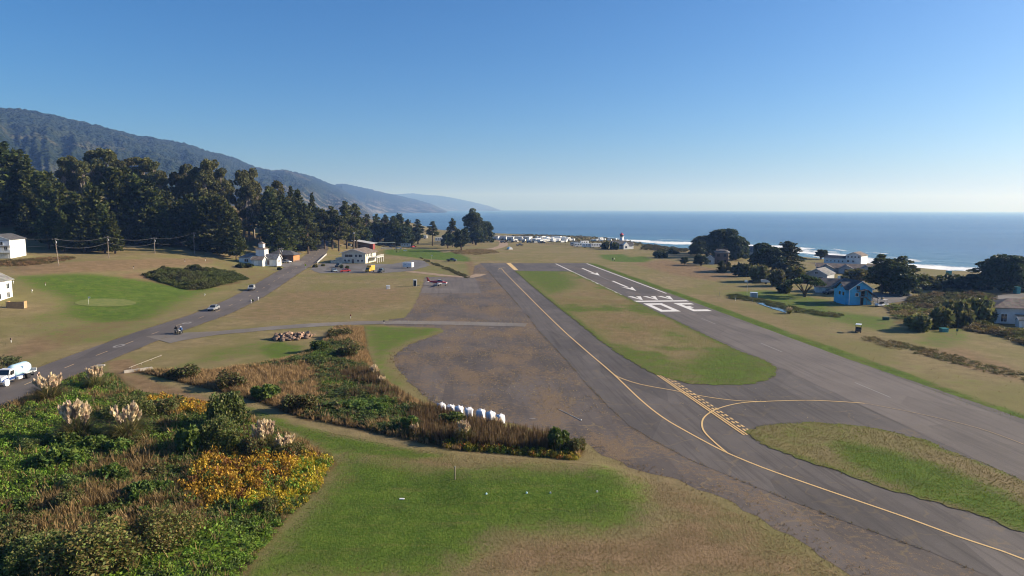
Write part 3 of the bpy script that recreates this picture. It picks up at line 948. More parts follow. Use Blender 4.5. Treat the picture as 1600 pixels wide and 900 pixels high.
# the numerals 30, read from the far end
n0, n1 = rw(1005, 474.3)[0], rw(1033, 487.2)[0]
zc0, zc1 = rw(1005, 474.3)[1], rw(1062, 486)[1]
tc0, tc1 = rw(1051, 473.3)[1], rw(1110, 485.3)[1]
print("runway", RW, ab, "numerals", n0, n1, zc0, zc1, tc0, tc1)


def rr_(a0, a1, c0, c1): return [rp(a0, c0), rp(a1, c0), rp(a1, c1), rp(a0, c1)]


th = (n1 - n0) * 0.19
sw = 1.5
marks("runway_numeral", [rr_(n0, n0 + th, zc0, zc1), rr_(n1 - th, n1, zc0, zc1), rr_(n0 + th, n1 - th, zc0, zc0 + sw), rr_(n0 + th, n1 - th, zc1 - sw, zc1)], 0.05, W_PAINT)
nm = (n0 + n1) / 2
marks("runway_numeral", [rr_(n0, n0 + th, tc0, tc1), rr_(n1 - th, n1, tc0, tc1), rr_(nm - th * .5, nm + th * .5, tc0 + sw, tc0 + (tc1 - tc0) * .5), rr_(n0 + th, n1 - th, tc0, tc0 + sw)], 0.05, W_PAINT)
a_ = n1 + 12
for i in range(7):
    marks("runway_centre_dash", [rr_(a_, a_ + 9, RW / 2 - .1, RW / 2 + .1)], 0.05, F_PAINT)
    a_ += 33
# road centre dashes and faded lane symbols
RS = spline(ROAD, 1.0)
acc = 0
dash = []
for i in range(len(RS) - 1):
    acc += (RS[i + 1] - RS[i]).length
    if (acc % 11.0) < 3.4:
        p, q = RS[i], RS[i + 1]
        t = (q - p).normalized(); n = Vector((-t.y, t.x)) * 0.08
        dash.append([(*(p + n), float(hgt(*p)) + .072), (*(p - n), float(hgt(*p)) + .072), (*(q - n), float(hgt(*q)) + .072), (*(q + n), float(hgt(*q)) + .072)])
mb = MB()
for d in dash: mb.add(d, [(0, 1, 2, 3)])
tag(mb.build("road_centre_line", R_PAINT), kind="structure")
for (u, v) in ((186, 541), (292, 505)):
    p = at(u, v)
    mb = MB()
    ring = [(math.cos(t) * .9, math.sin(t) * 1.7) for t in np.linspace(0, 2 * math.pi, 17)[:-1]]
    vs = [(p.x + a * s_, p.y + b * s_, float(hgt(p.x + a * s_, p.y + b * s_)) + .075) for s_ in (1, .55) for a, b in ring]
    n = len(ring)
    mb.add(vs, [(i, (i + 1) % n, n + (i + 1) % n, n + i) for i in range(n)])
    tag(mb.build("road_lane_symbol", F_PAINT), kind="structure")

# ------------------------------------------------------------------ sea
SHORE = [flat(u, v, SEA_Z) for u, v in ((860, 372), (930, 375), (1010, 379), (1060, 382), (1110, 384.5), (1170, 386), (1210, 392), (1250, 399), (1280, 405), (1340, 413), (1440, 422.5), (1530, 427.5), (1600, 429), (1800, 440))]


def sea_attr(X, Y):
    d = pldist(SHORE, X, Y)
    P = np.array(SHORE)
    # inshore side counts as negative
    side = sdf(SHORE + [(900, -300), (-3000, -300), (-3000, SHORE[0][1])], X, Y)
    return {"shore": np.where(side > 0, -d, d)}


def sea_material():
    m, nt, b = newmat("sea_water")
    k = NT(nt)
    co = k.pos()
    sh = k.attr("shore", 2)
    w1 = k.noise(k.mapping(co, (1, 1.9, 1), (0, 0, 0.5)), 0.035, 4, 0.6)
    w2 = k.noise(k.mapping(co, (1, 2.2, 1), (0, 0, 0.5)), 0.22, 4, 0.65)
    patch = k.noise(k.mapping(co, (0.25, 1, 1)), 0.0035, 4, 0.6)
    base = k.mix(k.ramp(patch, 0.35, 0.65), (0.012, 0.050, 0.120), (0.034, 0.092, 0.185))
    base = k.mix(k.ramp(sh, 20, 260, 0.8, 0), base, (0.05, 0.145, 0.18))
    n1 = k.noise(k.mapping(co, (1.0, 0.8, 1)), 0.02, 4, 0.6); n2 = k.noise(co, 0.11, 5, 0.75)
    wob = k.math('ADD', sh, k.math('MULTIPLY', k.math('SUBTRACT', n1, 0.5), 110.0))
    b1 = k.math('MULTIPLY', k.ramp(wob, -10, 20, 0, 1), k.ramp(wob, 35, 80, 1, 0))
    b2 = k.math('MULTIPLY', k.ramp(wob, 70, 84, 0, .8), k.ramp(wob, 88, 112, 1, 0))
    b2 = k.math('MULTIPLY', b2, k.ramp(k.noise(co, 0.012, 2), 0.42, 0.58))
    fo = k.math('ADD', b1, b2)
    fo = k.ramp(k.math('ADD', fo, k.math('MULTIPLY', k.math('SUBTRACT', n2, 0.5), 2.0)), 0.36, 0.9)
    caps = k.math('MULTIPLY', k.ramp(k.noise(k.mapping(co, (0.6, 1.6, 1)), 0.05, 5, 0.8), 0.69, 0.74), 0.5)
    fo = k.math('MAXIMUM', k.math('MULTIPLY', fo, k.ramp(sh, 170, 60)), caps)
    k.l(k.mix(fo, base, (0.78, 0.80, 0.80)), b.inputs["Base Color"])
    k.l(k.ramp(fo, 0, 1, 0.22, 0.9), b.inputs["Roughness"])
    b.inputs["IOR"].default_value = 1.33
    k.bump(k.math('ADD', k.math('MULTIPLY', w1, 6.0), w2), 0.75, 1.0, b)
    return m


sx = graded(-30000, 30000, -60, 420, 8, 1.12)
sy = graded(-2500, 30000, 230, 1150, 7, 1.1)
sea = grid_mesh("sea", sx, sy, lambda X, Y: np.full(len(X), SEA_Z), sea_material(), sea_attr)
tag(sea, kind="structure")

# ------------------------------------------------------------------ mountains down the coast
def mountain_material():
    m, nt, b = newmat("mountain_forest")
    k = NT(nt)
    co = k.pos()
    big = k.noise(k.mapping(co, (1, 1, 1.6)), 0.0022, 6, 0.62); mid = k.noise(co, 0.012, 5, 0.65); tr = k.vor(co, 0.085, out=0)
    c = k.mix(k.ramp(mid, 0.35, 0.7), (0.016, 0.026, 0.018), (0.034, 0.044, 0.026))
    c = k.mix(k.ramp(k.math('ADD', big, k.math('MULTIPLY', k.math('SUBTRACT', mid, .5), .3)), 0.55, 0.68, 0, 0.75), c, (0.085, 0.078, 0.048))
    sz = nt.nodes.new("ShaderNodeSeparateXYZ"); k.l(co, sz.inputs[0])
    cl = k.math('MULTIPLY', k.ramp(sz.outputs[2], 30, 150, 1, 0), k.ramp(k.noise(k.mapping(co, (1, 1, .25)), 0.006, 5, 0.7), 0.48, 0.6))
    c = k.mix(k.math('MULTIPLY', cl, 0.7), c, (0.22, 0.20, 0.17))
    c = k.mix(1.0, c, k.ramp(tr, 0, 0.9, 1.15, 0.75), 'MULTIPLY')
    k.l(c, b.inputs["Base Color"])
    b.inputs["Roughness"].default_value = 1.0; b.inputs["Specular IOR Level"].default_value = 0.0
    k.bump(k.math('ADD', k.math('MULTIPLY', tr, -1.0), k.math('MULTIPLY', mid, 2)), 1.0, 9.0, b)
    return m


MOUNT = mountain_material()


def ridge(name, pts, seed, foot, rough, nu=420, nr=90):
    us = np.array([p[0] for p in pts], float); vs = np.array([p[1] for p in pts], float); rs = np.array([p[2] for p in pts], float)
    U = np.linspace(us[0], us[-1], nu)
    Vv = np.interp(U, us, vs); Rr = np.interp(U, us, rs)
    dirs = np.array([ray(u, v) for u, v in zip(U, Vv)])
    hor = np.hypot(dirs[:, 0], dirs[:, 1])
    zr = CAM_H + dirs[:, 2] / hor * Rr
    dx, dy = dirs[:, 0] / hor, dirs[:, 1] / hor
    T = np.concatenate([np.linspace(0, 1, nr), np.linspace(1.015, 1.5, 14)])
    Ug, Tg = np.meshgrid(np.arange(nu), T)
    Ug, Tg = Ug.ravel().astype(int), Tg.ravel()
    r0 = Rr[Ug] * foot
    r = r0 + (Rr[Ug] - r0) * Tg
    X, Y = dx[Ug] * r, dy[Ug] * r
    top = zr[Ug] - SEA_Z + 3
    S = Rr.mean() * 0.11
    spur = fbm(U[Ug] / 34.0 + seed + 0.35 * fbm(X / S, Y / S, seed + 3), Tg * 1.1, seed, 4)
    prof = np.where(Tg <= 1, Tg ** (0.75 + 0.55 * (spur - 0.45)), 1 - 0.9 * ((Tg - 1) / 0.5) ** 1.3)
    gull = np.abs(fbm(X / (S * .5), Y / (S * .5), seed + 8, 5) - 0.5) * 2
    lift = np.where(Tg <= 1, np.sin(np.pi * np.clip(Tg, 0, 1)), 0)
    Z = SEA_Z - 3 + top * prof - rough * top * gull * lift * 0.5
    tn = (vnoise(X / 16, Y / 16, seed + 31) - 0.5) * 2
    Z += tn * np.minimum(7.0, top * 0.05) * np.clip(Tg * 3, 0, 1)
    lim = SEA_Z - 3 + top + np.abs(tn) * np.minimum(9, top * .05)
    Z = np.minimum(Z, lim)
    n = nu; m_ = len(T)
    i = np.arange((n - 1) * (m_ - 1)); rr2 = i // (n - 1); c = i % (n - 1)
    a = rr2 * n + c
    F = np.stack([a, a + 1, a + n + 1, a + n], 1)
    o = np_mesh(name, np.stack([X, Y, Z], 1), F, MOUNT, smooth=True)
    return tag(o, kind="structure")


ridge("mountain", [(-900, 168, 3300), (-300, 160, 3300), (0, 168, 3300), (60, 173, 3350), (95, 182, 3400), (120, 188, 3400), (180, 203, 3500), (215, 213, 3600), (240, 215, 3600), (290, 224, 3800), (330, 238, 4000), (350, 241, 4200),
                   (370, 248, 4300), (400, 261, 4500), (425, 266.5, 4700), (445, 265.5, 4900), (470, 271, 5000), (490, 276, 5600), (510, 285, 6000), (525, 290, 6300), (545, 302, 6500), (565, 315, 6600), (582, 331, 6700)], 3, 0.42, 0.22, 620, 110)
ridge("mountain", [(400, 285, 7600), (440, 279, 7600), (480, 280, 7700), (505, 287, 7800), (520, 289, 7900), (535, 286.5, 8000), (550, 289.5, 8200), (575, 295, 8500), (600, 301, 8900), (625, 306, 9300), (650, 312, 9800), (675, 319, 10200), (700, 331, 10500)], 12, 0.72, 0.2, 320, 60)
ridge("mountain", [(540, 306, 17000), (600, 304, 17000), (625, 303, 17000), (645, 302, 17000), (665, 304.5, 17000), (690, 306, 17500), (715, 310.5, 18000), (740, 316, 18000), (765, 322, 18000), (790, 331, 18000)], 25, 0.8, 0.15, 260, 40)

# ------------------------------------------------------------------ haze: a box of thin air round everything
hz = MB().box(-29000, 29000, -2300, 29000, SEA_Z - 4.5, 640)
me = bpy.data.meshes.new("haze"); me.from_pydata(hz.v, [], hz.f)
hm = bpy.data.materials.new("haze"); hm.use_nodes = True
hm.node_tree.nodes.clear()
ho = hm.node_tree.nodes.new("ShaderNodeOutputMaterial")
pv = hm.node_tree.nodes.new("ShaderNodeVolumePrincipled")
pv.inputs["Color"].default_value = (0.23, 0.44, 1.0, 1)
pv.inputs["Absorption Color"].default_value = (0.94, 0.90, 1.0, 1)
pv.inputs["Density"].default_value = HAZE_DENSITY
pv.inputs["Anisotropy"].default_value = 0.2
hm.node_tree.links.new(pv.outputs[0], ho.inputs["Volume"])
me.materials.append(hm)
haze = bpy.data.objects.new("haze", me)
col.objects.link(haze)
tag(haze, "thin pale sea haze over the whole coast", "haze", kind="stuff")
# ------------------------------------------------------------------ foliage
FOL = np.array([1.45, 1.35, 1.0])


def unit(a): return a / (np.linalg.norm(a, axis=-1, keepdims=True) + 1e-9)


def leaves(P, size, rng, dirs=None, elong=1.7, bias=0.6, width=1.0):
    """diamond leaf clumps at the points P; dirs pulls the long axis"""
    P = np.asarray(P, float); n = len(P)
    a = unit(rng.normal(size=(n, 3)))
    if dirs is not None: a = unit(a * (1 - bias) + np.asarray(dirs) * bias)
    b = unit(np.cross(a, unit(rng.normal(size=(n, 3)))))
    s = np.broadcast_to(size, (n,)) * rng.uniform(0.65, 1.35, n)
    a = a * (s * elong / 2)[:, None]; b = b * (s * width / 2)[:, None]
    V = np.stack([P - a, P - a * .1 + b, P + a, P - a * .1 - b], 1).reshape(-1, 3)
    F = np.arange(4 * n).reshape(n, 4)
    return V, F


def tints(n, c, rng, var=0.28, c2=None, f2=0.0, per=4):
    c = np.asarray(c, float)
    base = np.repeat(c[None], n, 0)
    if c2 is not None:
        k = rng.random(n) < f2
        base[k] = np.asarray(c2)
    base = base * FOL * rng.uniform(1 - var, 1 + var, (n, 1)) * rng.uniform(0.93, 1.07, (n, 3))
    return np.repeat(base, per, 0)


def crown_mesh(name, chunks, mat, parent):
    V = np.concatenate([c[0] for c in chunks]); T = np.concatenate([c[2] for c in chunks])
    F, o = [], 0
    for c in chunks: F.append(c[1] + o); o += len(c[0])
    return np_mesh(name, V, np.concatenate(F), mat, tint=T, parent=parent)


def cluster(c, r, n, rng, shell=0.5):
    d = unit(rng.normal(size=(n, 3)))
    return np.asarray(c) + d * (np.asarray(r) * (shell + (1 - shell) * rng.random((n, 1)) ** 0.6)), d


def conifer(name, seed, H=22.0, rmax=5.2, base=0.1, pw=0.75, c=(0.044, 0.059, 0.019), c2=(0.075, 0.082, 0.026), dens=1.0, droop=0.25, ragged=0.3, leaf=0.62):
    """conical evergreen: whorls of drooping sprays with gaps between them"""
    rng = np.random.default_rng(seed)
    t = thing(name, None, "tree")
    mb = MB(); mb.tube([(0, 0, -1.0), (0.05, 0, H * .3), (0, 0.08, H * .65), (0, 0, H * .97)], [H * .02, H * .016, H * .009, .04], 7)
    chunks = []
    z = H * base
    while z < H * 0.985:
        f = (z / H - base) / (1 - base)
        Rm = rmax * (1 - f) ** pw * min(1, 0.62 + 2.2 * f) + 0.25
        nb = rng.integers(5, 8)
        ph = rng.random() * 6.28
        for j in range(nb):
            if rng.random() < 0.1: continue
            L = Rm * (1 - ragged + 2 * ragged * rng.random())
            a = ph + 6.283 * j / nb + rng.normal() * .25
            d = np.array([math.cos(a), math.sin(a), 0.18 - droop * (1 - f) + 0.5 * f * f + rng.normal() * .08])
            n = int(max(5, dens * L * 9))
            s = rng.random(n) ** 0.65
            lat = np.array([-math.sin(a), math.cos(a), 0])
            P = np.array([0, 0, z]) + d * (s * L)[:, None] + lat * (rng.normal(size=n) * 0.2 * L * (0.25 + s * (1.1 - s)))[:, None] + np.array([0, 0, 1.0]) * (rng.normal(size=n) * .22 - 0.3 * droop * (s ** 2) * L * .5)[:, None]
            V, F = leaves(P, leaf, rng, unit(d + np.array([0, 0, .25])), 1.9, 0.55)
            tt = tints(n, np.asarray(c) * rng.uniform(.8, 1.2), rng, .25, c2, 0.12)
            chunks.append((V, F, tt))
            if L > 1.5 and rng.random() < .4: mb.tube([(0, 0, z), tuple(np.array([0, 0, z]) + d * L * .7)], [.07, .02], 4)
        z += H * 0.034 * rng.uniform(.75, 1.25)
    mb.build("trunk", BARK, t)
    crown_mesh("crown", chunks, LEAF, t)
    return t


def broad(name, seed, H, clumps, trunks, c, c2, leaf=0.55, per=70, hang=0.0, bark=BARK, f2=.2, shell=.55, var=.28):
    """tree with a crown of leafy clumps on limbs; clumps: (x, y, z, rx, ry, rz)"""
    rng = np.random.default_rng(seed)
    t = thing(name, None, "tree")
    mb = MB()
    for tr in trunks: mb.tube(tr[0], tr[1], 7)
    chunks = []
    for (x, y, z, rx, ry, rz) in clumps:
        n = int(per * (rx * ry + rx * rz + ry * rz) / 3.0 / (leaf * leaf) * 0.32)
        P, d = cluster((x, y, z), (rx, ry, rz), n, rng, shell)
        # bite the clump so its outline is uneven
        keep = fbm((P[:, 0] + P[:, 2] * .7 + seed) / 1.3, (P[:, 1] - P[:, 2] * .6) / 1.3, seed, 3) > 0.36
        P, d = P[keep], d[keep]
        V, F = leaves(P, leaf, rng, unit(d + np.array([0, 0, -hang * 2 + .3])), 1.7, 0.45)
        chunks.append((V, F, tints(len(P), np.asarray(c) * rng.uniform(.82, 1.2), rng, var, c2, f2)))
        if trunks:
            b = trunks[int(rng.integers(len(trunks)))][0][-1]
            mb.tube([b, ((b[0] + x) / 2, (b[1] + y) / 2, (b[2] + z) / 2 - .3), (x, y, z)], [.16, .1, .04], 5)
    mb.build("trunk", bark, t)
    crown_mesh("crown", chunks, LEAF, t)
    return t


def eucalyptus(seed, H=34.0, w=6.0, low=.3):
    rng = np.random.default_rng(seed)
    cl, tr = [], []
    forks = []
    for i in range(3):
        a = rng.random() * 6.28; r = rng.uniform(.1, .4) * w
        top = (r * math.cos(a), r * math.sin(a), H * rng.uniform(.6, .75))
        tr.append(([(0, 0, -1.5), (top[0] * .25, top[1] * .25, H * .3), top], [.65, .45, .2])); forks.append(top)
    for i in range(26):
        f = rng.random() ** .8
        z = H * (low + (0.93 - low) * f)
        rr = w * (0.35 + 0.75 * math.sin(math.pi * min(1, .25 + .75 * f)) * rng.random())
        a = rng.random() * 6.28
        s = rng.uniform(1.3, 2.7) * w / 6
        cl.append((rr * math.cos(a), rr * math.sin(a), z, s * 1.15, s * 1.15, s * rng.uniform(.75, 1.3)))
    for i in range(5):
        a = rng.random() * 6.28; r = w * .35 * rng.random(); s = rng.uniform(1.2, 2.2) * w / 6
        cl.append((r * math.cos(a), r * math.sin(a), H * rng.uniform(.9, .97), s * 1.3, s * 1.3, s * .8))
    return broad("eucalyptus", seed, H, cl, tr, (0.062, 0.070, 0.030), (0.092, 0.092, 0.038), 0.62, 62, .5, PALE_BARK)


def layered_pine(seed, H=19.0, w=5.0, low=.35):
    """coastal pine: bare lower trunk and open tiers of foliage pads"""
    rng = np.random.default_rng(seed)
    cl = []
    lean = rng.normal() * .5
    for i in range(24):
        f = i / 23
        z = H * (low + (.96 - low) * f)
        a = i * 2.4 + rng.normal() * .4
        rr = w * (1 - f) ** .6 * rng.uniform(.35, 1.0)
        s = w * (0.36 - .14 * f) * rng.uniform(.8, 1.25)
        cl.append((rr * math.cos(a) + lean * f, rr * math.sin(a), z + rng.normal() * .3, s, s, s * .5))
    tr = [([(0, 0, -1), (lean * .3, 0, H * .4), (lean, 0, H * .8)], [.42, .3, .12])]
    return broad("coastal_pine", seed, H, cl, tr, (0.044, 0.056, 0.021), (0.072, 0.076, 0.028), 0.55, 75, -.2)


def cypress_dome(seed, H=14.0, w=9.0, low=.08, flat_=.75, sweep=0.0, n=46):
    """spreading coastal cypress, dense almost to the ground"""
    rng = np.random.default_rng(seed)
    cl = []
    for i in range(n):
        f = rng.random() ** .7
        a = rng.random() * 6.28
        z = H * (low + (.86 - low) * f)
        rr = w * math.sqrt(max(.03, 1 - (f * flat_ + .12) ** 2)) * (rng.random() ** .45) * .86
        s = rng.uniform(1.4, 2.4) * w / 8
        cl.append((rr * math.cos(a) - sweep * f * w * .3, rr * math.sin(a) * .85, z, s * 1.25, s * 1.2, s * .8))
    tr = [([(0, 0, -1), (0, 0, H * .25), (rng.normal() * .8, rng.normal() * .8, H * .55)], [.55, .45, .2]), ([(.3, .2, -1), (1.2, .4, H * .3), (w * .3, .5, H * .5)], [.4, .3, .12])]
    return broad("cypress", seed, H, cl, tr, (0.026, 0.042, 0.022), (0.046, 0.056, 0.026), .58, 70, 0)


def umbrella_tree(seed, H=6.8, w=5.8):
    rng = np.random.default_rng(seed)
    cl = []
    for i in range(34):
        a = rng.random() * 6.28; r = w * math.sqrt(rng.random()) * .88
        z = H * (.88 - .34 * (r / w) ** 2) + rng.normal() * .15
        cl.append((r * math.cos(a), r * math.sin(a), z, 1.15, 1.15, .55))
    tr = []
    for i in range(7):
        a = i * .9 + rng.random() * .4; r = w * rng.uniform(.35, .7)
        tr.append(([(0, 0, -.6), (r * .18 * math.cos(a), r * .18 * math.sin(a), H * .25), (r * math.cos(a), r * math.sin(a), H * .68)], [.3, .2, .07]))
    return broad("spreading_tree", seed, H, cl, tr, (0.035, 0.062, 0.024), (0.06, 0.08, 0.03), .36, 60, 0)


def shrub(name, seed, w, h, c, c2, leaf, per=900, f2=.25, up=.3, lobes=9, var=.3, cat="shrub"):
    rng = np.random.default_rng(seed)
    t = thing(name, None, cat)
    mb = MB(); chunks = []
    for i in range(lobes):
        a = rng.random() * 6.28; r = w * .62 * math.sqrt(rng.random())
        z = h * rng.uniform(.3, .72) * (1 - .45 * (r / w))
        s = w * rng.uniform(.3, .5)
        n = per // lobes
        P, d = cluster((r * math.cos(a), r * math.sin(a), z), (s, s, h * rng.uniform(.25, .42)), n, rng, .45)
        P[:, 2] = np.maximum(P[:, 2], .03)
        V, F = leaves(P, leaf, rng, unit(d + np.array([0, 0, up])), 1.7, .45)
        chunks.append((V, F, tints(n, np.asarray(c) * rng.uniform(.8, 1.22), rng, var, c2, f2)))
        mb.tube([(0.1 * math.cos(a), .1 * math.sin(a), -.2), (r * math.cos(a), r * math.sin(a), z)], [.05, .015], 4)
    mb.build("stem", BARK, t)
    crown_mesh("foliage", chunks, LEAF, t)
    return t


def pampas(seed, w=1.5, h=2.6, plumes=34, pink=.5):
    """pampas grass: a fountain of arching blades and upright feathery plumes"""
    rng = np.random.default_rng(seed)
    t = thing("pampas_grass", None, "plant")
    n = 620
    a = rng.random(n) * 6.283; r0 = rng.random(n) * .28 * w; L = h * rng.uniform(.45, .8, n)
    out = rng.uniform(.35, 1.0, n) ** .7 * w
    segs = 4
    V = np.zeros((n, segs + 1, 2, 3))
    for s in range(segs + 1):
        f = s / segs
        rr = r0 + out * f ** 1.25
        z = L * (f * 1.45 - .95 * f * f * (out / w))
        wd = .035 * (1 - f * .85)
        for k, sg in ((0, -1), (1, 1)):
            V[:, s, k, 0] = np.cos(a) * rr - np.sin(a) * wd * sg
            V[:, s, k, 1] = np.sin(a) * rr + np.cos(a) * wd * sg
            V[:, s, k, 2] = np.maximum(z, .02)
    idx = np.arange(n * (segs + 1) * 2).reshape(n, segs + 1, 2)
    F = np.concatenate([np.stack([idx[:, s, 0], idx[:, s, 1], idx[:, s + 1, 1], idx[:, s + 1, 0]], 1) for s in range(segs)])
    tt = tints(n, (0.085, 0.105, 0.045), rng, .35, (0.20, 0.17, 0.085), .3, (segs + 1) * 2)
    np_mesh("blades", V.reshape(-1, 3), F, BLADE, tint=tt, parent=t)
    for i in range(plumes):
        a = rng.random() * 6.283; lean = rng.random() ** .6 * .6 * w
        hh = h * rng.uniform(.78, 1.1) * (1 - .18 * lean / w)
        top = np.array([math.cos(a) * lean, math.sin(a) * lean, hh]); bot = np.array([math.cos(a) * lean * .3, math.sin(a) * lean * .3, .2])
        ax = unit(top - bot)
        pl = h * rng.uniform(.15, .25)
        m = 26
        s = rng.random(m)
        P = top - ax * (s * pl)[:, None] + rng.normal(size=(m, 3)) * (.07 * np.sin(np.pi * np.clip(s * .85 + .1, 0, 1)))[:, None]
        Vp, Fp = leaves(P, .15, rng, ax + np.array([0, 0, .2]), 2.0, .75)
        # the stalk
        st = np.array([bot + [-.012, 0, 0], bot + [.012, 0, 0], top + [.008, 0, 0], top + [-.008, 0, 0]])
        col_ = np.array([0.58, 0.48, 0.33]) * (1 - pink) + np.array([0.56, 0.45, 0.33]) * pink
        T = np.concatenate([tints(m, col_ / FOL * np.array([1.0, .97, .92]) * rng.uniform(.85, 1.2), rng, .18), np.repeat(np.array([[.3, .24, .12]]), 4, 0)])
        np_mesh("plume", np.concatenate([Vp, st]), np.concatenate([Fp, np.array([[4 * m, 4 * m + 1, 4 * m + 2, 4 * m + 3]])]), BLADE, tint=T, parent=t)
    return t


# ---- low growth: many tufts merged in one mesh that nobody could count
def tpl_grass(rng, n=12, h=.8, w=.03, spread=.5, segs=2):
    a = rng.random(n) * 6.283; L = h * rng.uniform(.5, 1.1, n); out = rng.random(n) * spread; r0 = rng.random(n) * .15
    V = np.zeros((n, segs + 1, 2, 3))
    for s in range(segs + 1):
        f = s / segs; rr = r0 + out * f ** 1.6; z = L * (f - .18 * f * f); wd = w * (1 - f * .8)
        for k, sg in ((0, -1), (1, 1)):
            V[:, s, k] = np.stack([np.cos(a) * rr - np.sin(a) * wd * sg, np.sin(a) * rr + np.cos(a) * wd * sg, z], 1)
    idx = np.arange(n * (segs + 1) * 2).reshape(n, segs + 1, 2)
    F = np.concatenate([np.stack([idx[:, s, 0], idx[:, s, 1], idx[:, s + 1, 1], idx[:, s + 1, 0]], 1) for s in range(segs)])
    return V.reshape(-1, 3), F


def tpl_mound(rng, n=58, r=.52, h=.55, leaf=.105, elong=1.6):
    d = unit(rng.normal(size=(n, 3))); d[:, 2] = np.abs(d[:, 2])
    P = d * np.array([r, r, h]) * (rng.random((n, 1)) ** .4)
    return leaves(P, leaf, rng, unit(d + [0, 0, .4]), elong, .4)


def tpl_fern(rng, fr=8, L=.8):
    Vs, Fs, o = [], [], 0
    for i in range(fr):
        a = rng.random() * 6.283; ll = L * rng.uniform(.7, 1.15)
        pts = []
        for s in range(4):
            f = s / 3
            w = .16 * math.sin(math.pi * (.12 + .8 * f)) * ll
            x, z = ll * f * .9, ll * (.75 * f - .5 * f * f) + .05
            for sg in (-1, 1): pts.append((math.cos(a) * x - math.sin(a) * w * sg, math.sin(a) * x + math.cos(a) * w * sg, z))
        Vs += pts
        Fs += [(o + 2 * s, o + 2 * s + 1, o + 2 * s + 3, o + 2 * s + 2) for s in range(3)]; o += 8
    return np.array(Vs), np.array(Fs)


def scatter(name, XY, tpls, sizes, cols, rng, mat, hscale=1.0, var=.25, zoff=0.0, label=None, cat=None, thing_=False, Zs=None):
    """copies of small tufts over the ground, in one mesh"""
    XY = np.asarray(XY); n = len(XY)
    Z = (hgt(XY[:, 0], XY[:, 1]) if Zs is None else Zs) + zoff
    which = rng.integers(len(tpls), size=n); ang = rng.random(n) * 6.283
    hs = np.broadcast_to(hscale, (n,))
    Vs, Fs, Ts, o = [], [], [], 0
    for k, (tv, tf) in enumerate(tpls):
        i = np.nonzero(which == k)[0]
        if not len(i): continue
        ca, sa = np.cos(ang[i])[:, None], np.sin(ang[i])[:, None]
        s = np.asarray(sizes)[i][:, None]
        x = (tv[None, :, 0] * ca - tv[None, :, 1] * sa) * s + XY[i, 0][:, None]
        y = (tv[None, :, 0] * sa + tv[None, :, 1] * ca) * s + XY[i, 1][:, None]
        z = tv[None, :, 2] * s * hs[i][:, None] + Z[i][:, None]
        Vs.append(np.stack([x, y, z], 2).reshape(-1, 3))
        Fs.append((tf[None] + (np.arange(len(i)) * len(tv))[:, None, None] + o).reshape(-1, tf.shape[1])); o += len(i) * len(tv)
        c = np.asarray(cols)[i][:, None, :] * rng.uniform(1 - var, 1 + var, (len(i), len(tv) // 4 if len(tv) % 4 == 0 else 1, 1)).repeat(4 if len(tv) % 4 == 0 else len(tv), 1)
        Ts.append((c * (FOL if mat is LEAF else np.array([1.2, 1.1, 0.9]))).reshape(-1, 3))
    ob = np_mesh(name, np.concatenate(Vs), np.concatenate(Fs), mat, tint=np.concatenate(Ts))
    return tag(ob, label, cat, kind=None if thing_ else "stuff")


def fill(poly, dens, rng, jitter=None):
    A = np.array(poly)
    lo, hi = A.min(0), A.max(0)
    n = int((hi[0] - lo[0]) * (hi[1] - lo[1]) * dens)
    P = lo + rng.random((n, 2)) * (hi - lo)
    return P[sdf(A, P[:, 0], P[:, 1]) > 0]


# ------------------------------------------------------------------ lower-left scrub
rng = np.random.default_rng(5)
SCRUB = ground_poly([(-120, 668), (0, 640), (60, 616), (130, 584), (178, 586), (205, 612), (330, 632), (400, 655), (480, 695), (520, 722), (498, 765), (450, 808), (380, 898), (370, 960), (-240, 960)])
P = fill(SCRUB, 7.5, rng)
pq = [at(u, v) for u, v in ((122, 694), (200, 690), (78, 632), (150, 610), (412, 712), (447, 716))]
for q in pq: P = P[(P[:, 0] - q.x) ** 2 + ((P[:, 1] - q.y + .8) / 1.5) ** 2 > 1.5 ** 2]
edge = sdf(SCRUB, P[:, 0], P[:, 1])
zone = fbm(P[:, 0] / 4.5, P[:, 1] / 4.5, 61); zone2 = fbm(P[:, 0] / 2.2, P[:, 1] / 2.2, 67)


def near_px(u, v, r):
    q = at(u, v); return np.exp(-((P[:, 0] - q.x) ** 2 + (P[:, 1] - q.y) ** 2) / (2 * r * r))


greenL = near_px(40, 675, 7) + near_px(20, 700, 6) + near_px(30, 740, 5) + .8 * near_px(15, 790, 4) + .9 * near_px(90, 610, 4)+ .7 * near_px(420, 860, 4) + .6 * near_px(330, 880, 4) + .5 * near_px(250, 880, 3)
orange = near_px(350, 745, 3.4) + near_px(390, 765, 3.2) + near_px(430, 745, 3.0) + near_px(330, 640, 3.2) + .9 * near_px(260, 635, 3) + .7 * near_px(480, 735, 2.5)
yellow = near_px(470, 745, 2.6) + near_px(440, 775, 2.6) + near_px(500, 735, 1.8)+ .5 * near_px(410, 790, 2)
brown = near_px(170, 760, 4.0) + near_px(110, 790, 4) + near_px(230, 745, 3) + near_px(250, 800, 3) + .8 * near_px(60, 830, 4) + .7 * near_px(170, 850, 4)
dgreen = np.full(len(P), .28) + .4 * zone2
scores = np.stack([greenL + .25 * zone, orange * 1.2, yellow * 1.25, brown * .3 + .22 * (zone > .52), dgreen + .3 * (zone < .42), .08 + .45 * (zone2 > .55) + .2 * brown], 1) + rng.random((len(P), 6)) * .34 + .95 * (np.stack([fbm(P[:, 0] / 2.2 + 9 * j, P[:, 1] / 2.6, 201 + j) for j in range(6)], 1) - .5) * np.array([1.4, .5, .5, 1.4, 1.6, 1.5])
k = scores.argmax(1)
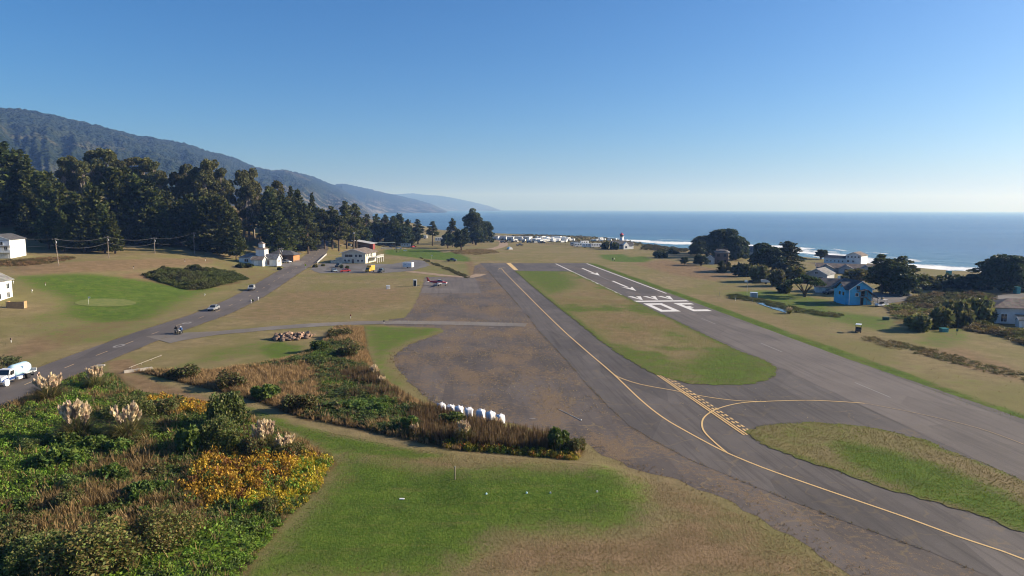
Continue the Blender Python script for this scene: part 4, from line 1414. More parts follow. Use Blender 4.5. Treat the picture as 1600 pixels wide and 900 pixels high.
CL = np.array([(0.095, 0.160, 0.024), (0.25, 0.145, 0.024), (0.26, 0.195, 0.026), (0.15, 0.118, 0.058), (0.056, 0.086, 0.024), (0.25, 0.19, 0.095)])
cols = CL[k] * rng.uniform(.75, 1.25, (len(P), 1)) * rng.uniform(.92, 1.08, (len(P), 3))
gm = (k == 1) & (rng.random(len(P)) < .22); cols[gm] = CL[4] * rng.uniform(.8, 1.3, (gm.sum(), 1))
gm = (k == 1) & (rng.random(len(P)) < .2); cols[gm] = np.array((.12, .045, .025))
gm = (k == 2) & (rng.random(len(P)) < .4); cols[gm] = CL[0] * rng.uniform(.6, 1.1, (gm.sum(), 1))
gm = (k == 0) & (rng.random(len(P)) < .2); cols[gm] = CL[4]
size = (0.75 + .7 * zone) * rng.uniform(.7, 1.3, len(P)) * np.clip(.55 + edge * .3, .5, 1)
mound = [tpl_mound(rng) for _ in range(5)]; fern = [tpl_fern(rng, 11, .75) for _ in range(4)]; grass = [tpl_grass(rng) for _ in range(5)]
m = np.isin(k, (0, 1, 2, 4)) & (rng.random(len(P)) < .78)
lift = np.clip(edge * .22, 0, .9) * (.25 + 1.1 * zone)
isb = (k == 1) | (k == 2)
scatter("undergrowth", P[m & ~isb], mound, size[m & ~isb], cols[m & ~isb], rng, LEAF, 1.15, Zs=hgt(P[m & ~isb][:, 0], P[m & ~isb][:, 1]) + lift[m & ~isb] * rng.random((m & ~isb).sum()), label="tangled green ground cover filling the scrub beside the road", cat="undergrowth")
mm = m & isb
scatter("bramble", P[mm], mound, size[mm] * 1.0, cols[mm], rng, LEAF, 1.3, Zs=hgt(P[mm][:, 0], P[mm][:, 1]) + 1.4 * lift[mm] * rng.random(mm.sum()), label="orange and yellow autumn brambles at the edge of the scrub", cat="brambles")
f_ = np.isin(k, (0, 4)) & ~m
scatter("fern_cover", P[f_], fern, size[f_] * 1.1, cols[f_] * 1.1, rng, LEAF, 1.2, Zs=hgt(P[f_][:, 0], P[f_][:, 1]) + lift[f_] * .6, label="bracken fronds growing through the green scrub", cat="ferns")
g_ = np.isin(k, (3, 5)) | (rng.random(len(P)) < .1)
scatter("dry_grass", P[g_], grass, size[g_] * 1.25, CL[np.where(rng.random(g_.sum()) < .62, 5, 3)] * rng.uniform(.7, 1.3, (g_.sum(), 1)), rng, BLADE, 1.2, Zs=hgt(P[g_][:, 0], P[g_][:, 1]) + lift[g_] * .4, label="tan dead grass standing among the scrub in the corner", cat="dry grass")

# ------------------------------------------------------------------ ditch of rank growth between the lawn and the apron
DITCH = ground_poly([(205, 580), (330, 580), (420, 567), (455, 560), (498, 540), (522, 512), (568, 511), (573, 545), (588, 585), (640, 622), (700, 647), (790, 668), (870, 684), (912, 704), (900, 719), (700, 702), (560, 670), (470, 653), (400, 626), (262, 592)])
P = fill(DITCH, 8.5, rng)
edge = sdf(DITCH, P[:, 0], P[:, 1])
zone = fbm(P[:, 0] / 4.0, P[:, 1] / 4.0, 71); zone2 = fbm(P[:, 0] / 2.0, P[:, 1] / 2.0, 77)
gr = near_px(510, 562, 2.6) + near_px(487, 550, 2.2) + .6 * near_px(530, 600, 3) + .65 * near_px(560, 640, 3) + .5 * near_px(490, 590, 2) + .6 * near_px(600, 640, 3) + .5 * near_px(640, 660, 2.5)
reed = near_px(720, 672, 4) + near_px(780, 678, 4) + near_px(830, 688, 4) + near_px(680, 655, 3) + .7 * near_px(620, 620, 4) + .6 * near_px(590, 595, 3)+ .7 * near_px(560, 590, 3)
yel = near_px(860, 680, 2.2) + .8 * near_px(830, 672, 2)
yl = pldist(ground_poly([(705, 697), (740, 703), (800, 708), (860, 714), (905, 716)]), P[:, 0], P[:, 1])
yel = yel + 1.5 * np.exp(-(yl / .9) ** 2)
tan = near_px(300, 590, 5) + near_px(350, 595, 4) + near_px(430, 590, 5) + near_px(440, 620, 4) + near_px(520, 520, 4) + near_px(555, 530, 4) + near_px(560, 560, 3) + .7 * near_px(640, 630, 3) + np.exp(-(edge / .8) ** 2) * .8
scores = np.stack([gr, reed * 1.05, yel * 1.2, .2 + tan * .95, .22 + .45 * zone2], 1) + rng.random((len(P), 5)) * .36 + .5 * (np.stack([fbm(P[:, 0] / 2.4 + 9 * j, P[:, 1] / 2.4, 231 + j) for j in range(5)], 1) - .5) * np.array([1.2, 1.2, .4, 1.6, 1.6])
k = scores.argmax(1)
CD = np.array([(0.062, 0.098, 0.022), (0.13, 0.102, 0.056), (0.20, 0.165, 0.026), (0.27, 0.20, 0.11), (0.052, 0.072, 0.025)])
cols = CD[k] * rng.uniform(.72, 1.28, (len(P), 1)) * rng.uniform(.93, 1.07, (len(P), 3))
gm = (k == 2) & (rng.random(len(P)) < .5); cols[gm] = CD[0] * rng.uniform(.6, 1.1, (gm.sum(), 1))
gm = (k == 2) & (rng.random(len(P)) < .08); cols[gm] = (.25, .07, .03)
gm = (k == 3) & (rng.random(len(P)) < .3); cols[gm] = CD[1] * rng.uniform(.9, 1.6, (gm.sum(), 1))
size = (0.7 + .6 * zone) * rng.uniform(.7, 1.3, len(P)) * np.clip(.6 + edge * .3, .55, 1)
lift = np.clip(edge * .2, 0, .8) * (.2 + 1.1 * zone)
Zg = hgt(P[:, 0], P[:, 1])
reedt = [tpl_grass(rng, 14, 1.5, .03, .3) for _ in range(4)]
q = (k == 0) | (k == 4)
scatter("undergrowth", P[q], mound + fern, size[q], cols[q], rng, LEAF, 1.1, Zs=Zg[q] + lift[q] * rng.random(q.sum()), label="rank green weeds filling the overgrown ditch below the log pile", cat="undergrowth")
q = k == 2
scatter("bramble", P[q], mound, size[q], cols[q], rng, LEAF, 1.15, Zs=Zg[q] + .6 * lift[q] * rng.random(q.sum()), label="low yellow-green bramble bank edging the ditch above the lawn", cat="brambles")
q = k == 1
scatter("reeds", P[q], reedt, size[q], cols[q], rng, BLADE, 1.1, Zs=Zg[q], label="tall brown reeds below the row of white sacks", cat="reeds")
q = (k == 3) | (rng.random(len(P)) < .12)
scatter("dry_grass", P[q], grass, size[q] * 1.15, CD[3] * rng.uniform(.75, 1.35, (q.sum(), 1)), rng, BLADE, 1.1, Zs=Zg[q] + .2 * lift[q], label="pale dry grass along the banks of the ditch", cat="dry grass")
# fringe of dead grass beside the ditch and along pavement edges
def fringe(name, line, w, dens, h, c, label, cat, amp=.4, tpl=None):
    L = [Vector(p[:2]) for p in line]
    pts = []
    for i in range(len(L) - 1):
        d = L[i + 1] - L[i]
        n = int(d.length * dens)
        nrm = Vector((-d.y, d.x)).normalized()
        for j in range(n):
            p = L[i] + d * rng.random() + nrm * rng.normal() * w
            if vnoise(p.x / 1.7, p.y / 1.7, 91) > amp: pts.append((p.x, p.y))
    pts = np.array(pts)
    C = np.asarray(c)[rng.integers(len(c), size=len(pts))] * rng.uniform(.7, 1.3, (len(pts), 1))
    return pts, rng.uniform(.6, 1.3, len(pts)) * h, C


fr = []
low = [tpl_grass(rng, 8, .55, .035, .6, 1) for _ in range(5)]
crack_line = [flat(*p) for p in ((762, 423), (790, 455), (824, 493), (843, 519), (881, 559), (912, 595), (946, 631), (984, 666), (1015, 685), (1075, 717), (1151, 749), (1227, 779), (1302, 809), (1378, 836), (1453, 862), (1529, 894))]
fr.append(fringe("", crack_line, .12, 4.5, .33, [(.20, .15, .075), (.10, .10, .035), (.15, .12, .06)], "", "", .35))
for isl in (IA, IB): fr.append(fringe("", isl + [isl[0]], .22, 5, .3, [(.07, .115, .024), (.17, .14, .065), (.10, .12, .035)], "", "", .25))
ap = ground_poly([(1340, 905), (1300, 880), (1200, 818), (1130, 778), (1040, 744), (1000, 735), (940, 712), (915, 694)])
fr.append(fringe("", ap, 1.0, 12, .3, [(.21, .155, .08), (.11, .10, .04), (.16, .12, .06)], "", "", .3))
ap2 = ground_poly([(685, 632), (660, 617), (640, 597), (616, 570), (614, 556), (640, 538), (694, 519)])
fr.append(fringe("", ap2, .7, 8, .35, [(.21, .155, .08), (.11, .11, .04)], "", "", .3))
fr.append(fringe("", [rp(_end + 5, RW + 2.9), rp(330, RW + 2.9)], 1.1, 22, .26, [(.11, .155, .025), (.14, .155, .04)], "", "", .3))
rl = spline(ROAD, 6)[2:60]
for sgn in (-1, 1):
    ln = []
    for i in range(len(rl) - 1):
        t_ = (rl[i + 1] - rl[i]).normalized(); ln.append(rl[i] + Vector((-t_.y, t_.x)) * 4.95 * sgn)
    fr.append(fringe("", ln, .3, 4, .32, [(.22, .165, .085), (.12, .12, .045)], "", "", .3))
scatter("grass_fringe", np.concatenate([f[0] for f in fr]), low, np.concatenate([f[1] for f in fr]), np.concatenate([f[2] for f in fr]), rng, BLADE, 1.0, zoff=.03, label="weedy grass fringing the edges and cracks of the paving", cat="grass")
# weeds rooted in the cracked apron
apx = [flat(*p) for p in apron_px[9:]]
P = fill([flat(*p) for p in apron_px if p[1] < 900], 3.0, rng)
tx = sdf([flat(*p) for p in taxi_px], P[:, 0], P[:, 1])
wz = fbm(P[:, 0] / 8, P[:, 1] / 8, 93)
padm = sdf([flat(*p) for p in ((664, 432), (744, 432), (756, 458), (652, 458))], P[:, 0], P[:, 1])
P = P[(tx < -0.5) & (wz + rng.normal(size=len(P)) * .09 > .46) & (padm < 0)]
con = [flat(*p) for p in ((1000, 602), (1060, 604), (1200, 606), (1330, 640), (1360, 668), (1210, 660), (1150, 672), (1060, 640))]
Q = fill(con, .9, rng); Q = Q[fbm(Q[:, 0] / 3, Q[:, 1] / 3, 97) > .5]
P = np.concatenate([P, Q])
scatter("apron_weeds", P, low, rng.uniform(.12, .45, len(P)), np.array([(.19, .14, .075), (.11, .08, .045), (.30, .24, .15)])[rng.integers(3, size=len(P))], rng, BLADE, .9, zoff=.01, label="dead brown weeds growing in the cracks of the old apron", cat="weeds")
# rough grass on the open fields: sparse tussocks
P = np.concatenate([fill(ground_poly([(0, 560), (60, 540), (260, 490), (350, 470), (420, 440), (440, 430), (330, 420), (0, 440)]), .12, rng), fill(ground_poly([(300, 505), (420, 470), (480, 430), (640, 435), (655, 455), (630, 490), (420, 508)]), .15, rng),
                    fill(ground_poly([(930, 415), (1100, 430), (1300, 500), (1600, 600), (1600, 630), (1330, 552), (1100, 475), (1000, 430)]), .12, rng)])
scatter("tussock_grass", P, low, rng.uniform(.25, .6, len(P)), np.array([(.24, .175, .09), (.17, .14, .06), (.13, .13, .045)])[rng.integers(3, size=len(P))], rng, BLADE, .8, label="scattered tussocks of rough dry grass on the open fields", cat="grass")
# the turf itself on the nearer lawns and the two grass islands
def turf(name, P, masks, z, label, dens_h=.085, dryb=(.215, .16, .085), grb=(.082, .138, .018)):
    G, Pm = masks[:, 0], masks[:, 1]
    f = vnoise(P[:, 0] / 1.3, P[:, 1] / 1.3, 301) * .6 + vnoise(P[:, 0] / .4, P[:, 1] / .4, 302) * .4
    g = np.clip((G + (f - .5) * 1.1 - .25) / .5, 0, 1)[:, None]
    dryc = np.array(dryb) * (1 + .25 * (f[:, None] - .5)); grc = np.array(grb) * (1 + .5 * (f[:, None] - .5))
    mow = 1 + .10 * np.sin((P[:, 0] * .55 + P[:, 1] * .83) * 3.3 + 2.5 * vnoise(P[:, 0] / 14, P[:, 1] / 14, 311))[:, None]
    C = (dryc * (1 - g) + grc * g) * mow * rng.uniform(.72, 1.28, (len(P), 1))
    tp = [tpl_grass(rng, 6, 1.0, .1, .9, 1) for _ in range(6)]
    scatter(name, P, tp, rng.uniform(.6, 1.5, len(P)) * dens_h, C, rng, BLADE, 1.0, Zs=z, label=label, cat="grass")


LAWN = ground_poly([(380, 900), (470, 806), (525, 730), (490, 690), (420, 656), (520, 676), (640, 702), (760, 712), (905, 724), (1000, 742), (1120, 785), (1230, 845), (1310, 900), (1310, 930), (380, 930)])
P = fill(LAWN, 26, rng)
turf("lawn_grass", P, ground_masks(P[:, 0], P[:, 1])["mask"], hgt(P[:, 0], P[:, 1]), "mown grass blades of the near lawn round the tee")
P = fill(IA, 9, rng); P = P[(P[:, 1] < 210) | (rng.random(len(P)) < .45)]
turf("island_grass", P, island_masks_a(P[:, 0], P[:, 1])["mask"], np.full(len(P), .075), "patchy grass blades of the median between taxiway and runway", .11, (.19, .15, .07), (.105, .142, .02))
P = fill(IB, 18, rng)
turf("island_grass", P, island_masks_b(P[:, 0], P[:, 1])["mask"], np.full(len(P), .075), "patchy grass blades of the right-hand island by the runway", .12, (.155, .13, .055), (.125, .165, .014))
# thickets of coyote brush, too merged to count
def thicket(poly, dens, h, cols_, label, seed, leafsize=.3, name="brush_thicket"):
    r_ = np.random.default_rng(seed)
    P = fill(poly, dens, r_)
    e = sdf(poly, P[:, 0], P[:, 1])
    z = fbm(P[:, 0] / 3.2, P[:, 1] / 3.2, seed); z2 = fbm(P[:, 0] / 7, P[:, 1] / 7, seed + 5)
    keep = (z > .40 - .1 * np.clip(e / 3, 0, 1)) & (e + (z2 - .5) * 5 > 0.2)
    P, e, z, z2 = P[keep], e[keep], z[keep], z2[keep]
    hh = h * np.clip(.15 + e * .3, .15, 1) * np.clip(2.6 * (z - .32), .1, 1.3)
    tp = [tpl_mound(r_, 60, 1.0, .7, leafsize * .75) for _ in range(5)]
    C = np.asarray(cols_)[np.clip((z2 * 2.4 - .7 + r_.normal(size=len(P)) * .15) * len(cols_), 0, len(cols_) - 1).astype(int)] * r_.uniform(.75, 1.25, (len(P), 1))
    return scatter(name, P, tp, r_.uniform(.55, 1.2, len(P)) * np.clip(.4 + h * .35, .5, 1), C, r_, LEAF, 1.0, Zs=hgt(P[:, 0], P[:, 1]) + hh * r_.random(len(P)) * .8, label=label, cat="brush")


thicket(ground_poly([(216, 429), (255, 423), (300, 420), (335, 422), (378, 431), (386, 437), (360, 443), (330, 452), (290, 455), (275, 448), (240, 438)]), 2.2, 2.3, [(.045, .052, .022), (.066, .085, .026), (.05, .07, .024)], "wide mound of dark green brush on the golf course", 101, .32)
thicket(ground_poly([(1420, 466), (1470, 456), (1530, 458), (1562, 466), (1540, 480), (1490, 486), (1440, 482), (1395, 486)]), 1.2, 1.7, [(.085, .085, .045), (.07, .085, .036), (.12, .10, .06)], "dark scrub between the blue house and the shore pines", 102, .3)
thicket(ground_poly([(1385, 478), (1430, 482), (1500, 486), (1560, 488), (1556, 505), (1500, 503), (1440, 512), (1395, 498)]), 1.3, 1.2, [(.09, .095, .042), (.095, .125, .036), (.13, .105, .06)], "mixed green and brown scrub left of the grey house at the frame edge", 103, .28)
thicket(ground_poly([(1492, 500), (1560, 510), (1600, 520), (1650, 530), (1650, 548), (1600, 540), (1540, 522), (1488, 512)]), 1.4, 1.6, [(.075, .095, .03), (.13, .11, .04), (.09, .08, .045)], "low yellowish scrub in front of the grey house", 104, .25)
thicket(ground_poly([(1350, 524), (1400, 532), (1470, 548), (1600, 584), (1640, 596), (1640, 606), (1560, 588), (1460, 560), (1385, 543), (1345, 530)]), 2.2, .3, [(.09, .085, .042), (.07, .08, .032), (.12, .10, .055)], "long low line of brown brush running beside the runway field", 105, .22)
thicket(ground_poly([(1126, 460), (1160, 460), (1190, 468), (1260, 484), (1320, 492), (1312, 497), (1255, 492), (1235, 486), (1180, 472), (1140, 467)]), 3.0, .7, [(.055, .08, .025), (.085, .09, .04), (.05, .07, .025)], "reedy green bank along the small pond", 106, .2, "pond_bank_reeds")
thicket(ground_poly([(742, 372), (990, 374), (1010, 384), (1075, 388), (1075, 392), (990, 384), (940, 380), (870, 379), (780, 376)]), .12, 1.2, [(.10, .085, .05), (.075, .08, .04)], "thin grey scrub round the trailer park", 107, .4)
thicket(ground_poly([(1005, 384), (1080, 386), (1075, 395), (1040, 392), (1000, 391)]), .3, 1.8, [(.055, .06, .03), (.08, .075, .04)], "dark shore scrub right of the lighthouse", 108, .4)
thicket(ground_poly([(1030, 390), (1060, 392), (1060, 397), (1035, 398), (1022, 395)]), .35, 2.2, [(.04, .05, .024), (.05, .06, .03)], "clump of dark scrub beyond the far golf green", 109, .4)
thicket(ground_poly([(655, 402), (672, 408), (700, 418), (728, 430), (736, 433), (728, 435), (700, 423), (668, 411)]), 1.6, .5, [(.035, .04, .02), (.055, .05, .026)], "dark brush strip standing in for a shaded bank, running down to the apron corner", 110, .3, "bank_shade_brush")  # no hedge: dark leaf colours imitate the shaded slope of a low bank
thicket(ground_poly([(700, 392), (745, 389), (775, 391), (780, 395), (740, 399), (712, 397)]), .8, .6, [(.16, .12, .08), (.12, .095, .06)], "reddish brown weeds along the gravel road", 111, .3)
thicket(ground_poly([(0, 408), (70, 404), (118, 402), (110, 408), (40, 416), (-20, 418)]), .9, 1.0, [(.16, .12, .07), (.10, .09, .045)], "brown weeds below the white house on the slope", 112, .3)
thicket(ground_poly([(-60, 575), (0, 558), (40, 562), (48, 572), (0, 582), (-60, 600)]), 1.8, 1.4, [(.05, .06, .03), (.09, .075, .055)], "dark shrub mass on the roadside behind the tank truck", 113, .22)
# ------------------------------------------------------------------ trees
def deg(x): return x * math.pi / 180


PROTO = {}


def proto(key, fn):
    if key not in PROTO: PROTO[key] = [fn(), False]
    return PROTO[key]


PH = {}


def plant(key, fn, H, loc, h, label, group, wscale=1.0, rz=None):
    """the first use of a kind takes the built plant itself, later ones copy it"""
    pr = proto(key, fn)
    s = h / H
    o = pr[0] if not pr[1] else copy_tree(pr[0])
    pr[1] = True
    o.location = loc; o.rotation_euler = (0, 0, R.random() * 6.28 if rz is None else rz)
    o.scale = (s * wscale, s * wscale, s)
    o["label"] = label
    if group: o["group"] = group
    elif "group" in o.keys(): del o["group"]
    return o


def dome_euc(seed, H=27.0, w=8.5):
    r_ = np.random.default_rng(seed)
    cl = []
    for i in range(46):
        f = r_.random() ** .8; a = r_.random() * 6.28
        rr_x = w * math.sqrt(max(.05, 1 - ((f - .35) / .66) ** 2)) * r_.random() ** .5 * .95
        s_ = r_.uniform(2.0, 3.2)
        cl.append((rr_x * math.cos(a), rr_x * math.sin(a) * .9, H * (.16 + .76 * f), s_ * 1.1, s_, s_ * .85))
    tr = [([(0, 0, -1), (.4, 0, 7), (1.2, .5, 15)], [.8, .6, .25]), ([(.3, 0, 1), (-2, .5, 9), (-3.2, .6, 15)], [.5, .35, .15])]
    return broad("eucalyptus", seed, H, cl, tr, (0.040, 0.054, 0.028), (0.06, 0.068, 0.034), .62, 66, .2)


KIND = {
    'fir1': (lambda: conifer("fir_tree", 1), 22.0), 'fir2': (lambda: conifer("fir_tree", 2, rmax=4.4, pw=.9, ragged=.22), 22.0),
    'fir3': (lambda: conifer("fir_tree", 3, rmax=6.4, pw=.6, droop=.35, base=.06), 22.0), 'fir4': (lambda: conifer("fir_tree", 4, rmax=5.6, pw=.55, ragged=.4, base=.14, c=(.034, .05, .021)), 22.0),
    'euc1': (lambda: eucalyptus(11), 34.0), 'euc2': (lambda: eucalyptus(12, w=7.0, low=.36), 34.0), 'euc3': (lambda: eucalyptus(13, w=5.2, low=.22), 34.0),
    'pine1': (lambda: layered_pine(21), 19.0), 'pine2': (lambda: layered_pine(22, w=6, low=.25), 19.0), 'pine3': (lambda: layered_pine(23, w=4.2, low=.42), 19.0),
    'dome1': (lambda: cypress_dome(31), 14.0), 'dome2': (lambda: cypress_dome(32, w=8, flat_=.6, sweep=1.0), 14.0), 'dome3': (lambda: cypress_dome(33, w=6.5, low=.2, n=36), 14.0),
    'domeuc': (lambda: dome_euc(45), 27.0),
    'umb': (lambda: umbrella_tree(41), 6.8),
}


def tree_d(u, vtop, d, kind):
    """tree standing d metres off whose top is seen at (u, vtop)"""
    dr = ray(u, 330); k = d / dr[1]
    x, y = dr[0] * k, dr[1] * k
    z = float(hgt(x, y))
    tr = ray(u, vtop)
    zt = CAM_H + tr[2] / tr[1] * d
    return (x, y, z), zt - z


HILL = [  # u, v of the top, distance, kind, width factor
    (-40, 215, 335, 'fir3', 1.2), (-15, 232, 330, 'fir1', 1.1), (8, 224, 345, 'fir4', 1.2), (32, 236, 350, 'fir4', 1.1), (48, 243, 345, 'fir2', 1.1), (22, 278, 345, 'fir3', 1.0), (-20, 285, 340, 'fir1', 1.1), (-55, 262, 340, 'fir3', 1.1), (-75, 230, 340, 'fir1', 1.2),
    (66, 268, 335, 'fir3', 1.05), (80, 270, 340, 'fir4', 1.0), (45, 292, 325, 'fir1', 1.1), (36, 320, 318, 'fir4', 1.0), (5, 325, 335, 'fir1', 1.1),
    (98, 285, 325, 'fir1', 1.1), (116, 300, 312, 'fir3', 1.0), (72, 315, 304, 'fir4', 1.1), (96, 330, 299, 'fir1', 1.0), (142, 286, 318, 'fir2', 1.25), (150, 292, 308, 'fir3', 1.0), (128, 325, 298, 'fir4', 1.0), (160, 318, 300, 'fir1', 1.05), (176, 332, 299, 'fir2', 1.1),
    (182, 262, 338, 'fir3', 1.0), (197, 264, 345, 'fir4', 1.1), (214, 272, 340, 'fir1', 1.1), (205, 298, 320, 'fir3', 1.05), (232, 283, 338, 'fir4', 1.1), (243, 300, 325, 'fir3', 1.0), (222, 312, 312, 'fir1', 1.1), (240, 345, 306, 'fir2', 1.1), (262, 343, 308, 'fir2', 1.2),
    (262, 300, 350, 'fir4', 1.1), (280, 312, 345, 'fir3', 1.1), (296, 305, 340, 'fir4', 1.1), (318, 308, 322, 'fir3', 1.15), (340, 306, 330, 'fir3', 1.2), (330, 328, 308, 'fir4', 1.3), (356, 318, 325, 'fir1', 1.2), (306, 330, 312, 'fir4', 1.2), (366, 342, 318, 'fir4', .9), (362, 326, 345, 'fir3', 1.0)]
EUC = [(104, 246, 395, 'euc2', 1.0), (118, 243, 405, 'euc1', 1.0), (133, 248, 385, 'euc3', 1.0), (148, 234, 400, 'euc1', 1.1), (168, 232, 398, 'euc2', 1.0), (188, 247, 392, 'euc3', 1.1), (206, 246, 402, 'euc1', 1.1), (226, 246, 398, 'euc2', 1.0), (244, 252, 392, 'euc1', 1.0), (254, 265, 385, 'euc3', .9),
       (278, 266, 390, 'euc3', 1.0), (293, 256, 392, 'euc1', .95), (308, 258, 385, 'euc3', 1.0), (333, 249, 385, 'euc2', .8), (322, 262, 378, 'euc3', 1.0), (346, 262, 384, 'euc1', .8), (358, 278, 390, 'euc3', .8),
       (380, 262, 395, 'euc3', .9), (396, 262, 402, 'euc1', .75), (388, 284, 388, 'euc3', 1.0), (404, 290, 398, 'euc2', .8), (424, 288, 405, 'euc3', 1.0), (436, 282, 412, 'euc1', .9)]
MID = [(422, 300, 385, 'fir4', 1.1), (440, 305, 392, 'fir3', 1.0), (432, 330, 352, 'fir3', 1.35), (424, 342, 352, 'fir4', 1.0), (455, 292, 425, 'fir2', 1.1), (465, 296, 430, 'fir1', 1.1), (449, 318, 372, 'fir4', 1.2), (475, 318, 400, 'fir3', 1.1), (488, 302, 440, 'fir2', .9), (495, 325, 430, 'fir4', 1.0), (480, 335, 385, 'pine2', 1.2),
       (506, 326, 420, 'pine2', 1.1), (518, 322, 425, 'pine2', 1.1), (528, 335, 420, 'pine1', 1.2), (541, 314, 440, 'pine2', .95), (551, 318, 445, 'pine2', 1.0), (556, 332, 450, 'pine1', 1.1), (573, 333, 500, 'pine1', .9), (588, 334, 510, 'pine2', .9), (600, 335, 520, 'pine2', .9), (614, 338, 505, 'fir3', 1.0), (624, 335, 515, 'fir4', 1.1), (637, 343, 520, 'fir3', .9), (582, 347, 505, 'dome3', 1.2), (603, 347, 512, 'dome3', 1.2), (629, 350, 508, 'dome3', 1.2), (645, 352, 530, 'dome3', 1.2), (565, 350, 480, 'dome3', 1.1)]
for lst, word, grp, place in ((HILL, "dark green fir", "firs of the left hillside wood", "in the dense wood on the left hillside"), (EUC, "olive green eucalyptus", "eucalyptus along the top of the left hillside wood", "rising along the top of the hillside wood"), (MID, "dark evergreen", "evergreens round the bend of the road", "in the grove where the road bends uphill")):
    order = sorted(range(len(lst)), key=lambda i: lst[i][0])
    for n_, i in enumerate(order):
        u, v, d, kd, w = lst[i]
        if lst is HILL and 195 < u < 350: d = max(d, 338)
        fn, H = KIND[kd]
        loc, h = tree_d(u, v, d, kd)
        plant(kd, fn, H, loc, h, "%s %s, %s from the left" % (word, place, ordinal(n_ + 1)), grp, w)


def tree_at(u, vb, vt, kind, label, group=None, w=1.0, wpx=None):
    p = at(u, vb)
    d = math.hypot(p.x, p.y)
    tr = ray(u, vt)
    h = CAM_H + tr[2] / math.hypot(tr[0], tr[1]) * d - p.z
    fn, H = KIND[kind]
    if wpx: w = wpx * d / FPX / {'dome1': 18.5, 'dome2': 17, 'dome3': 13.5, 'umb': 12.6, 'domeuc': 20, 'pine1': 11, 'pine2': 13, 'pine3': 9, 'fir2': 8.5, 'fir1': 10, 'fir3': 12, 'fir4': 11, 'euc1': 14, 'euc2': 16, 'euc3': 12}[kind] / (h / H)
    return plant(kind, fn, H, p, h, label, group, w)


tree_at(653, 381, 342, 'pine3', "tiered pine with a bare trunk standing left of the blue trailer", None, wpx=24)
tree_at(676, 384, 345, 'pine3', "open flat-topped pine next to the white motorhome", None, wpx=24)
tree_at(707, 386, 341, 'pine2', "tall dark pine between the motorhome and the big eucalyptus", None, wpx=26)
tree_at(700, 388, 362, 'dome3', "rounded dark tree under the tall pine by the gravel road", None, wpx=26)
tree_at(721, 392, 354, 'dome3', "rounded olive tree at the bend of the gravel road", None, wpx=32)
tree_at(739, 381, 325, 'domeuc', "large domed eucalyptus standing alone before the sea", None, wpx=38)
tree_at(756, 379, 345, 'dome1', "dark cypress leaning on the right of the domed eucalyptus", None, wpx=38)
tree_at(744, 383, 358, 'dome3', "low dark tree at the foot of the domed eucalyptus", None, wpx=30)
tree_at(1130, 402, 357, 'dome1', "tallest dark cypress in the clump by the brown house", "cypress clump by the brown house", wpx=66)
tree_at(1100, 396, 364, 'dome2', "broad cypress on the seaward left of the clump by the brown house", "cypress clump by the brown house", wpx=52)
tree_at(1150, 406, 368, 'dome1', "cypress on the right of the clump behind the brown house", "cypress clump by the brown house", wpx=48)
tree_at(1089, 399, 376, 'dome2', "low cypress at the left end of the clump by the shore", "cypress clump by the brown house", wpx=32)
tree_at(1207, 424, 379, 'dome2', "large dark cypress right of the grey roofed cottage, its left half", None, wpx=62)
tree_at(1229, 424, 377, 'fir3', "pointed dark cypress forming the right half of the big clump", None, wpx=50)
tree_at(1188, 420, 388, 'dome3', "low dark tree at the left foot of the big cypress clump", None, wpx=34)
tree_at(1095, 415, 396, 'dome3', "round dark tree left of the little white gable", None, wpx=25)
tree_at(1069, 414, 400, 'dome3', "small thin tree alone in the field beyond the runway", None, wpx=15)
tree_at(1127, 426, 407, 'fir3', "small bushy conifer in front of the brown house", None, wpx=15)
tree_at(1138, 422, 409, 'fir3', "small pointed conifer right of the brown house", None, wpx=11)
tree_at(1283, 405, 388, 'dome3', "little round tree at the left end of the long white building", None, wpx=23)
tree_at(1257, 464, 429, 'umb', "flat-topped spreading tree on the lawn left of the blue house", None, wpx=60)
tree_at(1378, 459, 397, 'pine2', "dark wind-swept pine behind the blue house, its left crown", None, wpx=62)
tree_at(1408, 459, 400, 'pine2', "broad dark pine behind the blue house, its right crown", None, wpx=64)
tree_at(1394, 460, 412, 'dome1', "dense dark cypress low between the two pines behind the blue house", None, wpx=70)
tree_at(1574, 456, 398, 'dome1', "largest shore pine with a flat crown at the right edge", "shore pines at the right edge", wpx=72)
tree_at(1538, 453, 404, 'pine2', "ragged shore pine left of the flat-crowned one", "shore pines at the right edge", wpx=50)
tree_at(1528, 452, 425, 'dome3', "low dark tree at the left end of the shore pines", "shore pines at the right edge", wpx=40)
tree_at(1606, 452, 402, 'dome1', "shore pine cut off by the right edge of the view", "shore pines at the right edge", wpx=60)
tree_at(1316, 452, 428, 'dome3', "dark tree behind the roof of the blue house", None, wpx=24)

